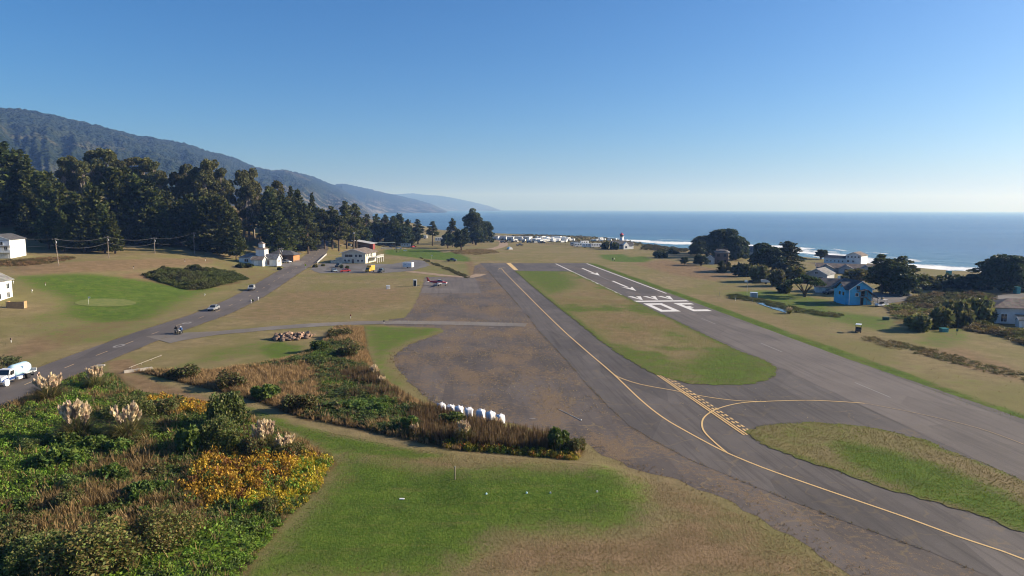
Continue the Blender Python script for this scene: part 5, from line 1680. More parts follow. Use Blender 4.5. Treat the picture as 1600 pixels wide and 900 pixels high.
# ------------------------------------------------------------------ shrubs one can tell apart
SH = {
    'willow': (lambda: shrub("willow_bush", 51, 1.6, 2.6, (.062, .095, .032), (.10, .12, .05), .13, 5200, .3, .5, 16), 2.6),
    'leafy': (lambda: shrub("leafy_shrub", 52, 1.3, 1.6, (.050, .088, .024), (.085, .12, .03), .17, 2600, .3, .3, 10), 1.6),
    'brown': (lambda: shrub("brown_shrub", 53, 1.5, 1.7, (.085, .072, .038), (.07, .09, .035), .12, 3600, .4, .4, 12), 1.7),
    'bigbrown': (lambda: shrub("brown_shrub", 56, 2.3, 3.2, (.115, .092, .042), (.085, .11, .034), .105, 12000, .45, .4, 22), 3.2),
    'bigwillow': (lambda: shrub("willow_bush", 57, 2.2, 3.2, (.075, .108, .034), (.11, .115, .05), .105, 12000, .35, .5, 20), 3.2),
    'far': (lambda: shrub("bush", 54, 1.5, 1.8, (.075, .085, .036), (.105, .10, .05), .34, 900, .3, .3, 10), 1.8),
    'fardark': (lambda: shrub("bush", 55, 1.5, 1.8, (.035, .047, .022), (.05, .06, .028), .34, 900, .3, .3, 10), 1.8),
}
SHW = {'bigbrown': 5.2, 'bigwillow': 5.0, 'willow': 3.6, 'leafy': 3.0, 'brown': 3.4, 'far': 3.3, 'fardark': 3.3}


def shrub_at(u, vb, hpx, wpx, kind, label, group=None):
    p = at(u, vb)
    d = (p - Vector((0, 0, CAM_H))).length
    fn, H = SH[kind]
    h = hpx * d / FPX * 1.12
    w = wpx * d / FPX / SHW[kind] / (h / H)
    return plant('s' + kind, fn, H, p + Vector((0, 0, -.05)), h, label, group, w)


shrub_at(357, 672, 60, 66, 'willow', "tallest bright green willow bush beside the mown strip")
shrub_at(345, 708, 52, 84, 'bigwillow', "wide grey-green willow bush just below the tallest one")
shrub_at(300, 712, 45, 60, 'leafy', "dark leafy shrub in shade left of the wide willow bush")
shrub_at(398, 722, 40, 50, 'brown', "brownish shrub between the willow bush and orange brambles")
shrub_at(205, 660, 34, 95, 'bigwillow', "feathery olive shrub behind the two pampas clumps")
shrub_at(260, 650, 28, 70, 'brown', "thin brown shrub below the mown path's start")
shrub_at(90, 740, 32, 80, 'leafy', "dark green shrub below the tuft of pampas at left")
shrub_at(150, 898, 62, 150, 'bigbrown', "large brownish shrub at the bottom edge of the view")
shrub_at(60, 895, 46, 110, 'bigwillow', "grey-green shrub at the bottom left edge")
shrub_at(255, 860, 52, 120, 'bigbrown', "broad reddish brown shrub in the middle of the scrub")
shrub_at(210, 790, 30, 70, 'leafy', "small fresh green shrub amid dead grass")
shrub_at(188, 712, 26, 50, 'leafy', "bright leafy shrub between the two pampas clumps")
shrub_at(30, 870, 40, 80, 'brown', "straggly brown shrub at the left frame edge")
shrub_at(455, 722, 30, 50, 'brown', "tawny shrub right of the twin pampas clumps")
shrub_at(598, 648, 18, 32, 'leafy', "green shrub in the ditch below the pale pampas tuft")
shrub_at(640, 672, 24, 44, 'leafy', "dark green shrub midway along the ditch")
shrub_at(705, 662, 20, 60, 'leafy', "green shrub under the middle white sacks")
shrub_at(875, 704, 34, 50, 'leafy', "rounded green shrub near the tip of the ditch")
shrub_at(900, 706, 24, 40, 'brown', "straw-coloured shrub at the very tip of the ditch")
shrub_at(360, 606, 24, 60, 'brown', "dark thorny shrub on the upper ditch bank near the road")
shrub_at(290, 590, 18, 60, 'brown', "brown shrub at the head of the ditch")
shrub_at(470, 640, 26, 70, 'brown', "dusky shrub on the bend of the ditch")
shrub_at(415, 622, 22, 60, 'leafy', "low dark shrub half way down the ditch")
shrub_at(545, 560, 22, 50, 'brown', "tan shrub on the mound near the access path")
shrub_at(530, 528, 14, 50, 'brown', "grey brush heap at the top of the mound")
shrub_at(505, 550, 18, 45, 'leafy', "bright green shrub below the log pile")
shrub_at(1488, 508, 32, 56, 'far', "large rounded olive bush left of the grey house")
shrub_at(1463, 512, 28, 46, 'far', "rounded green bush below the driveway")
shrub_at(1520, 502, 30, 58, 'far', "wide brown-green bush nearest the grey house")
shrub_at(1440, 516, 22, 50, 'far', "reddish bush beside the golf cart lawn")
shrub_at(1160, 432, 20, 40, 'fardark', "dark bush on the lawn below the brown house")
shrub_at(1188, 440, 24, 44, 'far', "olive bush left of the parked white boat")
shrub_at(1215, 447, 24, 34, 'far', "grey-green bush behind the spreading tree")
shrub_at(1236, 440, 22, 44, 'far', "pale bush between the cypress clump and spreading tree")
shrub_at(1225, 457, 16, 34, 'fardark', "dark low bush at the foot of the spreading tree")
shrub_at(1345, 438, 16, 50, 'far', "yellow-green bush among the grey roofs")
shrub_at(1440, 452, 20, 60, 'far', "olive bush between the pines and the shore")
shrub_at(1485, 450, 18, 70, 'fardark', "dark bush below the teal cabin on the shore")
shrub_at(945, 389, 12, 22, 'fardark', "dark bush right of the parked motorhomes")
shrub_at(962, 390, 12, 18, 'fardark', "dark bush at the left wall of the lighthouse cottage")
shrub_at(1032, 403, 11, 26, 'fardark', "dark bush standing alone past the far green")
shrub_at(1048, 396, 9, 12, 'fardark', "small dark bush on the bare shore field")
shrub_at(386, 418, 7, 22, 'fardark', "clipped dark hedge before the tower house, left half")
shrub_at(375, 418, 7, 20, 'fardark', "clipped dark hedge at the left corner of the tower house")
shrub_at(437, 422, 5, 9, 'fardark', "little dark bush on the verge by the tower house")
shrub_at(534, 419, 6, 8, 'fardark', "taller of the two bushes in the car park bed")
shrub_at(543, 420, 5, 8, 'fardark', "rounder of the two bushes in the car park bed")
shrub_at(492, 418, 5, 10, 'far', "low bush on the verge at the car park entrance")
shrub_at(505, 416, 4, 9, 'far', "low bush just inside the car park entrance")
shrub_at(395, 471, 3.5, 6, 'leafy', "tiny bush by the white roadside posts")
shrub_at(1000, 381, 3, 6, 'fardark', "small bush at the cliff edge before the surf")

rb_ = random.Random(23)
for i in range(26):
    u = rb_.uniform(5, 430); v = rb_.uniform(700, 880)
    if sdf(SCRUB, [at(u, v).x], [at(u, v).y])[0] < 1.2 or (300 < u < 480 and 705 < v < 790): continue
    shrub_at(u, v, rb_.uniform(16, 30), rb_.uniform(34, 64), rb_.choice(['leafy', 'leafy', 'willow', 'brown']), "rounded bush growing in the tangled scrub in the bottom left corner", "bushes in the tangled corner scrub")

# ------------------------------------------------------------------ pampas grass
pam = pampas(61)
pam2 = pampas(62, 1.7, 2.4, 26, .2)
pam["label"] = "dense pampas clump with a full head of plumes at left"
PA = [(pam, 122, 694, 50, None), (pam2, 200, 690, 48, "pampas clump with fanned pale plumes, right of the dense one"), (pam2, 78, 632, 38, "pinkish pampas clump at the roadside near the tank truck"), (pam, 150, 610, 28, "pampas clump at the roadside beyond the truck's one"),
      (pam, 412, 712, 44, "pampas clump with tall cream plumes above the orange brambles"), (pam2, 447, 716, 32, "lower pampas clump with white plumes above the brambles"), (pam, 585, 592, 20, "upper small pampas tuft by the apron edge"), (pam2, 596, 604, 17, "lower small pampas tuft by the apron edge"),
      (pam, 725, 692, 28, "single bright pampas clump among brown reeds below the white sacks"), (pam2, 648, 680, 18, "dull pampas tuft among the reeds left of the bright clump"), (pam2, 777, 668, 16, "short pampas tuft in front of the last white sack"), (pam2, 1233, 490, 10, "pampas clump at the end of the small pond")]
used = set()
for pr, u, v, hp, lb in PA:
    p = at(u, v)
    d = (p - Vector((0, 0, CAM_H))).length
    o = pr if id(pr) not in used else copy_tree(pr)
    used.add(id(pr))
    o.location = p + Vector((0, 0, .3 if hp > 25 else 0)); o.rotation_euler = (0, 0, R.random() * 6)
    o.scale = (hp * d / FPX / 2.6 * 1.05,) * 3
    if lb: o["label"] = lb
# ------------------------------------------------------------------ buildings
def wbox(mb, side, x0, x1, z0, z1, d0, d1, L, W):
    """box on an outer wall: side of the house, along, up, depth out from the wall"""
    if side == '-y': mb.box(x0, x1, -W / 2 - d1, -W / 2 - d0, z0, z1)
    elif side == '+y': mb.box(x0, x1, W / 2 + d0, W / 2 + d1, z0, z1)
    elif side == '-x': mb.box(-L / 2 - d1, -L / 2 - d0, x0, x1, z0, z1)
    else: mb.box(L / 2 + d0, L / 2 + d1, x0, x1, z0, z1)


def window(root, side, a, z, w, h, L, W, trim=None, t=.11):
    mb = MB()
    wbox(mb, side, a - w / 2 - t, a + w / 2 + t, z - t, z, .003, .07, L, W)
    wbox(mb, side, a - w / 2 - t, a + w / 2 + t, z + h, z + h + t, .003, .07, L, W)
    wbox(mb, side, a - w / 2 - t, a - w / 2, z, z + h, .003, .07, L, W)
    wbox(mb, side, a + w / 2, a + w / 2 + t, z, z + h, .003, .07, L, W)
    if w > .8: wbox(mb, side, a - .03, a + .03, z, z + h, .003, .05, L, W)
    f = mb.build("window", trim or WHITE, root)
    p = MB(); wbox(p, side, a - w / 2 + .003, a + w / 2 - .003, z + .003, z + h - .003, .005, .02, L, W)
    p.build("pane", GLASS, f)
    return f


def door(root, side, a, z, w, h, L, W, mat=None, name="door"):
    p = MB(); wbox(p, side, a - w / 2, a + w / 2, z, z + h, .003, .06, L, W)
    d = p.build(name, mat or WHITE, root)
    k = MB(); wbox(k, side, a + w * .36, a + w * .42, z + h * .45, z + h * .5, .063, .12, L, W)
    k.build("handle", STEEL, d)
    return d


def gable_parts(root, L, W, H, rh, wall, roof, over=.45, th=.16, cx=0.0, cy=0.0, z0=0.0, names=("wall", "roof")):
    a = MB(); a.prism([(cy - W / 2, z0 - .6), (cy + W / 2, z0 - .6), (cy + W / 2, z0 + H), (cy, z0 + H + rh), (cy - W / 2, z0 + H)], cx - L / 2, cx + L / 2, 'x')
    wl = a.build(names[0], wall, root)
    s = rh / (W / 2); e = over * s
    r = MB()
    for sg in (-1, 1):
        P = [(cy + sg * (W / 2 + over), z0 + H - e + .012), (cy, z0 + H + rh + .012), (cy, z0 + H + rh + .012 + th), (cy + sg * (W / 2 + over), z0 + H - e + .012 + th)]
        r.prism(P, cx - L / 2 - over, cx + L / 2 + over, 'x')
    rf = r.build(names[1], roof, root)
    # pale bargeboards on the gable ends
    for x0, x1 in ((cx - L / 2 - over - .05, cx - L / 2 - over - .003), (cx + L / 2 + over + .003, cx + L / 2 + over + .05)):
        b = MB()
        for sg in (-1, 1):
            b.prism([(cy + sg * (W / 2 + over), z0 + H - e - .05), (cy, z0 + H + rh - .05), (cy, z0 + H + rh + th + .02), (cy + sg * (W / 2 + over), z0 + H - e + th + .02)], x0, x1, 'x')
        b.build("bargeboard", WHITE, rf)
    return wl, rf


def hip_parts(root, L, W, H, rh, wall, roof, over=.45, cx=0.0, cy=0.0, z0=0.0, ridge=None, names=("wall", "roof")):
    a = MB(); a.box(cx - L / 2, cx + L / 2, cy - W / 2, cy + W / 2, z0 - .6, z0 + H)
    wl = a.build(names[0], wall, root)
    rl = max(L - W, 0.02) / 2 if ridge is None else ridge / 2
    e = [(cx - L / 2 - over, cy - W / 2 - over), (cx + L / 2 + over, cy - W / 2 - over), (cx + L / 2 + over, cy + W / 2 + over), (cx - L / 2 - over, cy + W / 2 + over)]
    zz = z0 + H + .004
    v = [(x, y, zz) for x, y in e] + [(x, y, zz + .14) for x, y in e] + [(cx - rl, cy, zz + .14 + rh), (cx + rl, cy, zz + .14 + rh)]
    r = MB(); r.add(v, [(3, 2, 1, 0), (0, 1, 5, 4), (1, 2, 6, 5), (2, 3, 7, 6), (3, 0, 4, 7), (4, 5, 9, 8), (5, 6, 9), (6, 7, 8, 9), (7, 4, 8)])
    rf = r.build(names[1], roof, root)
    return wl, rf


def bld(name, label, u, v, rz, cat="house", dz=0.0, off=(0, 0)):
    p = at(u, v)
    return thing(name, label, cat, (p.x + off[0], p.y + off[1], p.z + dz), deg(rz))


# white three-level house on the slope, left edge
h = bld("gable_house", "white three-level house with a railed balcony at the left edge", -3, 404, 102, off=(-2, 6))
L, W, H = 13, 10.4, 7.5
gable_parts(h, L, W, H, 1.9, WHITE_SIDING, DARK_ROOF)
window(h, '-x', -2.2, 5.4, 1.3, 1.2, L, W); window(h, '-x', 2.2, 5.4, 1.3, 1.2, L, W)
for y_ in (-3.8, -1.2, 1.4, 3.9): window(h, '-x', y_, 2.9, 1.2, 1.7, L, W)
for y_ in (-3.2, 0, 3.2): door(h, '-x', y_, 0.05, 2.4, 2.1, L, W, OFFWHITE, "garage_door")
m = MB(); m.box(-L / 2 - 2.4, -L / 2 - .003, -W / 2 - 1.2, W / 2, 2.45, 2.65); m.build("balcony", WHITE, h)
m = MB(); m.box(-L / 2 - 2.4, -L / 2 - 2.3, -W / 2 - 1.2, W / 2, 3.5, 3.6)
for i in range(16): m.box(-L / 2 - 2.38, -L / 2 - 2.32, -W / 2 - 1.2 + i * .76, -W / 2 - 1.14 + i * .76, 2.66, 3.5)
m.box(-L / 2 - 2.37, -L / 2 - 2.33, -W / 2 - 1.15, W / 2, 2.75, 3.3)
m.build("balcony_railing", WHITE, h)
m = MB(); m.box(-L / 2 - 2.6, -L / 2 - .003, -W / 2 - 1.3, W / 2 + .1, 4.95, 5.1); m.build("porch_roof", GREY_ROOF, h)
for y_ in (-5.9, -3, 0, 3, 5.1):
    m = MB(); m.box(-L / 2 - 2.35, -L / 2 - 2.2, y_ - .08, y_ + .08, 2.66, 4.94); m.build("porch_post", WHITE, h)
# house cut by the left edge lower down
h = bld("gable_house", "grey-roofed white house cut by the left edge beside the fairway", -14, 476, 98, off=(-5.6, 4))
L, W, H = 12, 9, 5.6
gable_parts(h, L, W, H, 2.4, WHITE_SIDING, GREY_ROOF)
for x_ in (-4, 0, 4): window(h, '-y', x_, 3.2, 1.2, 1.4, L, W); window(h, '-y', x_, .8, 1.2, 1.4, L, W)
window(h, '-x', -2, 3.2, 1.4, 1.4, L, W); window(h, '-x', 2, 3.2, 1.4, 1.4, L, W)
door(h, '-x', 0, 0.05, 1.1, 2.1, L, W, GREYM)
m = MB(); m.box(-L / 2 - 1.6, -L / 2 - .003, -3.5, 3.5, 2.6, 2.75); m.build("balcony", GREYM, h)
# board enclosure beside it
f = bld("board_screen_fence", "tan board fence enclosure on the grass beside the left house", 24, 482, 8, "fence")
m = MB(); m.box(-2, 2, -.06, 0, 0, 1.75); m.build("front_panel", FENCEWOOD, f)
m = MB(); m.box(1.94, 2, .003, 1.6, 0, 1.75); m.build("side_panel", FENCEWOOD, f)
m = MB(); m.box(-2, -1.94, .003, 1.6, 0, 1.75); m.build("side_panel", FENCEWOOD, f)
for x_ in (-2.1, 2.04):
    m = MB(); m.box(x_, x_ + .1, -.1, 0, -.2, 1.9); m.build("post", WOODPOLE, f)
# tower house by the road
h = bld("tower_house", "pale blue-white house with a square two-tier tower by the road", 398, 414, -6, off=(0, 4))
hip_parts(h, 9.4, 7.5, 3.1, 1.9, WHITE_SIDING, GREY_ROOF, cx=-3.6, cy=2.2)
for x_ in (-5.2, -4.2):
    m = MB(); m.box(x_ - .4, x_ + .4, -1.62, -1.553, 1.2, 2.4); f = m.build("window", GLASS, h)
a = MB(); a.box(-.9, 3.3, 0, 4.0, 3.0, 6.9); a.build("tower_wall", WHITE_SIDING, h)
a = MB(); a.add([(-1.4, -.5, 6.9), (3.8, -.5, 6.9), (3.8, 4.5, 6.9), (-1.4, 4.5, 6.9), (.2, 1.0, 7.7), (2.2, 1.0, 7.7), (2.2, 3.0, 7.7), (.2, 3.0, 7.7)], [(3, 2, 1, 0), (4, 5, 6, 7), (0, 1, 5, 4), (1, 2, 6, 5), (2, 3, 7, 6), (3, 0, 4, 7)]); a.build("tower_roof", BROWN_ROOF, h)
a = MB(); a.box(.15, 2.25, .95, 3.05, 7.6, 9.3); lan = a.build("lantern_room", WHITE_SIDING, h)
a = MB(); a.add([(-.2, .6, 9.3), (2.6, .6, 9.3), (2.6, 3.4, 9.3), (-.2, 3.4, 9.3), (1.2, 2, 10.4)], [(3, 2, 1, 0), (0, 1, 4), (1, 2, 4), (2, 3, 4), (3, 0, 4)]); a.build("lantern_roof", BROWN_ROOF, h)
gable_parts(h, 5.2, 4.4, 2.6, 1.2, LTGREY_SIDING, BROWN_ROOF, cx=2.4, cy=-3.6, names=("front_room_wall", "front_room_roof"))
m = MB(); m.box(1.0, 3.0, -5.87, -5.803, .05, 2.2); m.build("garage_door", WHITE, h)
gable_parts(h, 5.6, 4.6, 2.8, 1.8, WHITE_SIDING, GREY_ROOF, cx=7.2, cy=.4, names=("side_wing_wall", "side_wing_roof"))
for y_ in (-.7, 1.2):
    m = MB(); m.box(10.003, 10.06, y_ - .45, y_ + .45, .9, 2.1); m.build("window", GLASS, h)
m = MB(); m.box(5.4, 6.4, -1.97, -1.903, 0, 2.05); m.build("door", BROWN_SIDING, h)
m = MB(); m.tube([(3.6, -.6, 3), (3.6, -.6, 6.2)], .3, 6); m.build("chimney", WHITE, h)
# low shop with a dark hipped roof
h = bld("low_roadside_shop", "low dark-roofed building with orange board end wall by the road", 438, 407.5, -4, "building", off=(0, 6))
hip_parts(h, 12.5, 8.5, 2.7, 2.0, BROWN_SIDING, DARK_ROOF, .9, ridge=6.5)
a = MB(); a.box(6.253, 6.32, -4.0, 4.0, 0, 2.6); a.build("end_cladding", ORANGE_WOOD, h)
for x_ in (-4, -1, 2): window(h, '-y', x_, .8, 1.6, 1.2, 12.5, 8.5, BLACK)
# clubhouse
h = bld("clubhouse", "two-storey cream clubhouse with a brown gable roof and side deck", 556, 411.5, 82, "building", off=(0, 8))
L, W, H = 16, 12.6, 5.3
gable_parts(h, L, W, H, 1.9, CREAM_SIDING, BROWN_ROOF, 1.0)
for y_, w_ in ((2.6, 4.2), (-1.4, 1.2), (-3.6, 1.6)): window(h, '-x', y_, 3.2, w_, 1.3, L, W)
for y_ in (4.6, 2.6, -2.4, -4.6): window(h, '-x', y_, .9, 1.1, 1.0, L, W)
door(h, '-x', .4, 0, 1.1, 2.1, L, W, BROWN_SIDING)
for x_ in (-6, -3.5, -1): window(h, '-y', x_, 3.3, 1.3, 1.3, L, W)
door(h, '-y', 1.5, 2.95, 1.6, 2.1, L, W, GLASS); door(h, '-y', -4, 0, 1.0, 2.1, L, W, BROWN_SIDING)
m = MB(); m.box(-3, 7, -W / 2 - 4.6, -W / 2 - .003, 2.6, 2.85); m.build("deck", OFFWHITE, h)
m = MB()
for z_ in (3.2, 3.5, 3.85): m.box(-3, 7, -W / 2 - 4.6, -W / 2 - 4.52, z_, z_ + .08)
for z_ in (3.2, 3.5, 3.85): m.box(-3, -2.92, -W / 2 - 4.5, -W / 2 - .05, z_, z_ + .08)
for i in range(9): m.box(-3 + i * 1.24, -2.9 + i * 1.24, -W / 2 - 4.66, -W / 2 - 4.605, 2.86, 3.95)
m.build("deck_railing", WHITE, h)
for x_ in (-2.8, .4, 3.6, 6.8):
    m = MB(); m.box(x_ - .12, x_ + .12, -W / 2 - 4.5, -W / 2 - 4.26, -.4, 2.595); m.build("deck_post", WHITE, h)
m = MB(); m.box(-L / 2 - 1.2, -L / 2 - 1.05, W / 2 - 2, W / 2 + 5.5, 0, 1.3); m.box(-L / 2 - 1.0, -L / 2 + 5, W / 2 + 5.4, W / 2 + 5.55, 0, 1.3); m.build("yard_wall", CREAM_SIDING, h)
a = MB(); a.box(-L / 2 + 1.5, -L / 2 + 7.5, W / 2 + .003, W / 2 + 4, -.3, 2.5); a.build("lean_to", CREAM_SIDING, h)
# barn with a metal roof
h = bld("metal_roof_barn", "shed with a sloping pale metal roof and red end behind the clubhouse", 569, 388.5, -10, "barn", off=(0, 4))
a = MB(); a.prism([(-6.5, -.5), (5, -.5), (5, 3.4), (-6.5, 5.2)], -5, 5, 'y'); a.build("wall", BROWN_SIDING, h)
a = MB(); a.prism([(-7.6, 5.46), (6.2, 3.3), (6.2, 3.48), (-7.6, 5.64)], -6, 6, 'y'); a.build("roof", METAL_ROOF, h)
a = MB(); a.box(5.003, 7.4, -5.2, -1.5, -.4, 3.2); a.build("red_end", RED_WALL, h)
a = MB(); a.box(-4, -1.4, -5.07, -5.003, 1.2, 2.4); a.build("window", GLASS, h)
h = bld("open_shelter", "flat green awning shelter right of the metal-roofed shed", 598, 386, -6, "shelter", off=(0, 8))
a = MB(); a.box(-7, 7, -3, 3, 2.7, 2.85); a.build("roof", plain("green_awning", (.18, .23, .22), .7), h)
for x_ in (-6.8, 0, 6.8):
    for y_ in (-2.8, 2.8):
        m = MB(); m.box(x_ - .07, x_ + .07, y_ - .07, y_ + .07, -.3, 2.695); m.build("post", WOODPOLE, h)
fz = [at(u, v) for u, v in ((595, 389), (600, 389.2), (605, 389.3), (612, 389))]
f = thing("picket_fence", "short white picket fence in front of the green shelter", "fence", fz[0])
m = MB()
Lf = (fz[-1] - fz[0]).length
for i in range(int(Lf / .25)): m.box(i * .25, i * .25 + .12, -.02, .02, 0, 1.1)
m.box(0, Lf, .021, .05, .35, .45); m.box(0, Lf, .021, .05, .8, .9)
m.build("pickets", WHITE, f)
# lighthouse and its cottage
h = bld("lighthouse", "white lighthouse tower with a red cap rising behind a cottage", 973, 388.5, 0, "lighthouse", off=(0, 6))
m = MB(); m.lathe([(1.75, -.5), (1.55, 4), (1.35, 8.2)], 12); m.build("tower", WHITE, h, True)
m = MB(); m.lathe([(1.9, 8.2), (1.9, 8.4)], 12); m.build("gallery", WHITE, h)
m = MB(); m.lathe([(1.15, 8.41), (1.15, 9.6)], 10); m.build("lantern", GLASS, h)
m = MB(); m.lathe([(1.6, 9.61), (1.1, 10.3), (.25, 10.9), (.06, 11.5)], 12); m.build("cap", RED_ROOF, h)
h = bld("lighthouse_cottage", "dark-roofed cottage with white gable wings below the lighthouse", 971, 389, 20, "house")
gable_parts(h, 11, 6.5, 2.8, 3.0, GREY_SIDING, DARK_ROOF, cx=-1.5, cy=1)
gable_parts(h, 5.5, 4.0, 2.8, 1.8, WHITE_SIDING, DARK_ROOF, cx=5.5, cy=-.5, names=("wing_wall", "wing_roof"))
a = MB(); a.prism([(-.6, -.5), (3.4, -.5), (3.4, 3.0), (1.4, 5.0), (-.6, 3.0)], -4.2, -2.2, 'y'); a.build("front_gable", WHITE, h)
m = MB(); m.box(.8, 2.0, -4.26, -4.203, .8, 2.2); m.build("window", GLASS, h)
# shore houses right of the runway
h = bld("brown_shingle_house", "tall brown shingled house in front of the cypress clump", 1128, 413, -18, off=(1, 4))
hip_parts(h, 6.6, 7, 6.0, 1.3, BROWN_SIDING, GREY_ROOF, .7, ridge=2.2)
for z_ in (1, 3.9):
    for x_ in (-1.6, 1.6): window(h, '-y', x_, z_, 1.2, 1.3, 6.6, 7, BROWN_SIDING)
m = MB(); m.box(-3, 3, -3, 3, 7.0, 7.08)
for i in range(9): m.box(-2.9 + i * .7, -2.85 + i * .7, -2.95, -2.9, 7.08, 8.0)
m.box(-3, 3, -2.98, -2.88, 8.0, 8.08); m.build("roof_deck_railing", WOODPOLE, h)
h = bld("gabled_cottage", "little pale gabled cottage beside the brown shingled house", 1112, 413, 70, off=(0, 3))
gable_parts(h, 6, 4.2, 3.0, 1.5, LTGREY_SIDING, GREY_ROOF)
window(h, '-x', 0, .9, 1.2, 1.2, 6, 4.2)
h = bld("shore_house", "grey gable-roofed house with a white side behind the dark cypresses", 1178, 403, -30, off=(2, 6))
gable_parts(h, 14, 8, 3.4, 3.0, GREY_SIDING, GREY_ROOF)
window(h, '-y', -3, 1, 1.6, 1.4, 14, 8); window(h, '-y', 3, 1, 1.6, 1.4, 14, 8)
a = MB(); a.box(-12, -7.003, -3, 2, -.5, 2.6); a.build("side_wing", WHITE_SIDING, h)
h = bld("white_lodge", "long white seaside lodge with a tall gabled block at its right end", 1341, 414, 45, "lodge", off=(1, 4))
h.scale = (.86, .86, .86)
gable_parts(h, 11, 8.6, 5.6, 1.9, WHITE_SIDING, BROWN_ROOF)
for y_ in (3, 1, -1, -3): window(h, '-x', y_, 4.2, .9, 1, 11, 8.6)
for y_ in (3, 0): window(h, '-x', y_, 1.5, 1.2, 1.1, 11, 8.6)
gable_parts(h, 6.5, 13, 3.3, .01, WHITE_SIDING, DARK_ROOF, cx=-1.4, cy=10.85, names=("wing_wall", "wing_flat_roof"))
a = MB(); a.prism([(-4.7 - .5, 3.4), (1.9 + .5, 3.4), (-1.4, 5.0)], 4.35, 17.6, 'y'); a.build("wing_roof", DARK_ROOF, h)
for i in range(5):
    m = MB(); m.box(-4.70, -4.653, 6 + i * 2.3, 6.6 + i * 2.3, 1.3, 2.1); m.build("window", GLASS, h)
h = bld("row_house", "grey row of joined houses with three cross gables below the lodge", 1322, 427, -22, "house", off=(2, 5))
gable_parts(h, 24, 8, 2.3, 1.5, GREY_SIDING, BROWN_ROOF)
for i, x_ in enumerate((-8, 0, 8)):
    a = MB(); a.prism([(x_ - 3, -.5), (x_ + 3, -.5), (x_ + 3, 2.0), (x_, 3.5), (x_ - 3, 2.0)], -7, -4.003, 'y'); a.build("cross_gable", GREY_SIDING, h)
    for sg in (-1, 1):
        a = MB(); a.prism([(x_ + sg * 3.4, 1.82), (x_, 3.52), (x_, 3.68), (x_ + sg * 3.4, 1.98)], -7.4, -.5, 'y'); a.build("gable_roof", GREY_ROOF, h)
    m = MB(); m.box(x_ - .8, x_ + .8, -7.06, -7.003, .8, 1.9); m.build("window", GLASS, h)
h = bld("gable_house", "blue-grey gabled house left of the row houses behind the lawn", 1284, 441, 50, off=(1, 4))
gable_parts(h, 10, 8, 3.2, 2.0, GREY_SIDING, GREY_ROOF)
window(h, '-x', 0, 3.3, 1, .8, 10, 8); window(h, '-x', 1.8, 1, 1.6, 1.2, 10, 8); window(h, '-x', -1.8, 1, 1.6, 1.2, 10, 8)
h = bld("garage_house", "low brown-roofed house with white garage left of the blue house", 1298, 458, -20, off=(1, 3.5))
gable_parts(h, 9, 7, 2.4, 2.2, WHITE_SIDING, BROWN_ROOF, .7)
for x_ in (-2.2, 1.6): door(h, '-y', x_, 0, 2.6, 2.1, 9, 7, OFFWHITE, "garage_door")
m = MB(); m.box(2.6, 3.4, .6, 1.4, 4.0, 5.6); m.build("chimney", WHITE, h)
# the blue house
c_ = at(1324, 476.5)
h = thing("blue_house", "bright blue two-storey house with white trim and outside stairs", "house", (c_.x + 3.6, c_.y + 4.4, c_.z), deg(94))
L, W, H = 8.4, 7.0, 4.7
gable_parts(h, L, W, H, 2.3, BLUE_SIDING, DARK_ROOF, .5)
a = MB(); a.prism([(-3.2, -.5), (1.6, -.5), (1.6, 4.7), (-.8, 6.4), (-3.2, 4.7)], 3.503, 4.2, 'y'); cg = a.build("cross_gable", BLUE_SIDING, h)
r = MB()
for sg in (-1, 1): r.prism([(-.8 + sg * 2.8, 4.45), (-.8, 6.43), (-.8, 6.6), (-.8 + sg * 2.8, 4.62)], .5, 4.6, 'y')
r.build("cross_gable_roof", DARK_ROOF, h)
for x_ in (-2.2, -.2): 
    m = MB(); m.box(x_ - .45, x_ + .45, 4.203, 4.25, 2.7, 3.7); m.build("window", GLASS, h)
m = MB(); m.box(-1.3, -.5, 4.203, 4.25, 4.9, 5.6); m.build("attic_window", TAN_SIDING, h)
window(h, '-x', .9, 4.6, .9, 1.0, L, W, TAN_SIDING); window(h, '-x', 1.2, 2.6, .9, .9, L, W)
window(h, '-x', -.6, 2.7, .9, 1.5, L, W, BLACK); door(h, '-x', -.4, 0, 1.0, 2.1, L, W, BLACK)
cb = MB()
for x_, y_ in ((-L / 2, W / 2), (-L / 2, -W / 2)): cb.box(x_ - .06, x_ - .003, y_ - .09, y_ + .09, -.3, H)
cb.build("corner_trim", WHITE, h)
st = MB()
for i in range(12): st.box(-L / 2 - 1.35, -L / 2 - .15, -1.2 - i * .27, -.93 - i * .27, 2.35 - i * .2, 2.42 - i * .2)
st.box(-L / 2 - 1.4, -L / 2 - .1, -1.1, .6, 2.36, 2.5); st.build("stairs", WOODPOLE, h)
st = MB()
st.tube([(-L / 2 - 1.38, .6, 3.4), (-L / 2 - 1.38, -1.1, 3.4), (-L / 2 - 1.38, -4.3, 1.05)], .05, 5)
for i in range(9): st.tube([(-L / 2 - 1.38, .5 - i * .55, 2.45 - max(0, i - 3) * .4), (-L / 2 - 1.38, .5 - i * .55, 3.4 - max(0, i - 3) * .405)], .035, 4)
st.build("stair_railing", WOODPOLE, h)
a = MB(); a.prism([(1.3, 4.1), (1.3, 4.25), (-1.1, 4.75), (-4.6, 2.2), (-4.6, 2.05), (-1.1, 4.6)], -L / 2 - 1.7, -L / 2 - .01, 'x'); a.build("stair_roof", DARK_ROOF, h)
for y_ in (-4.4, -1.1, .9):
    m = MB(); m.box(-L / 2 - 1.55, -L / 2 - 1.45, y_ - .05, y_ + .05, -.3, {-4.4: 2.15, -1.1: 4.5, .9: 4.1}[y_]); m.build("stair_post", WOODPOLE, h)
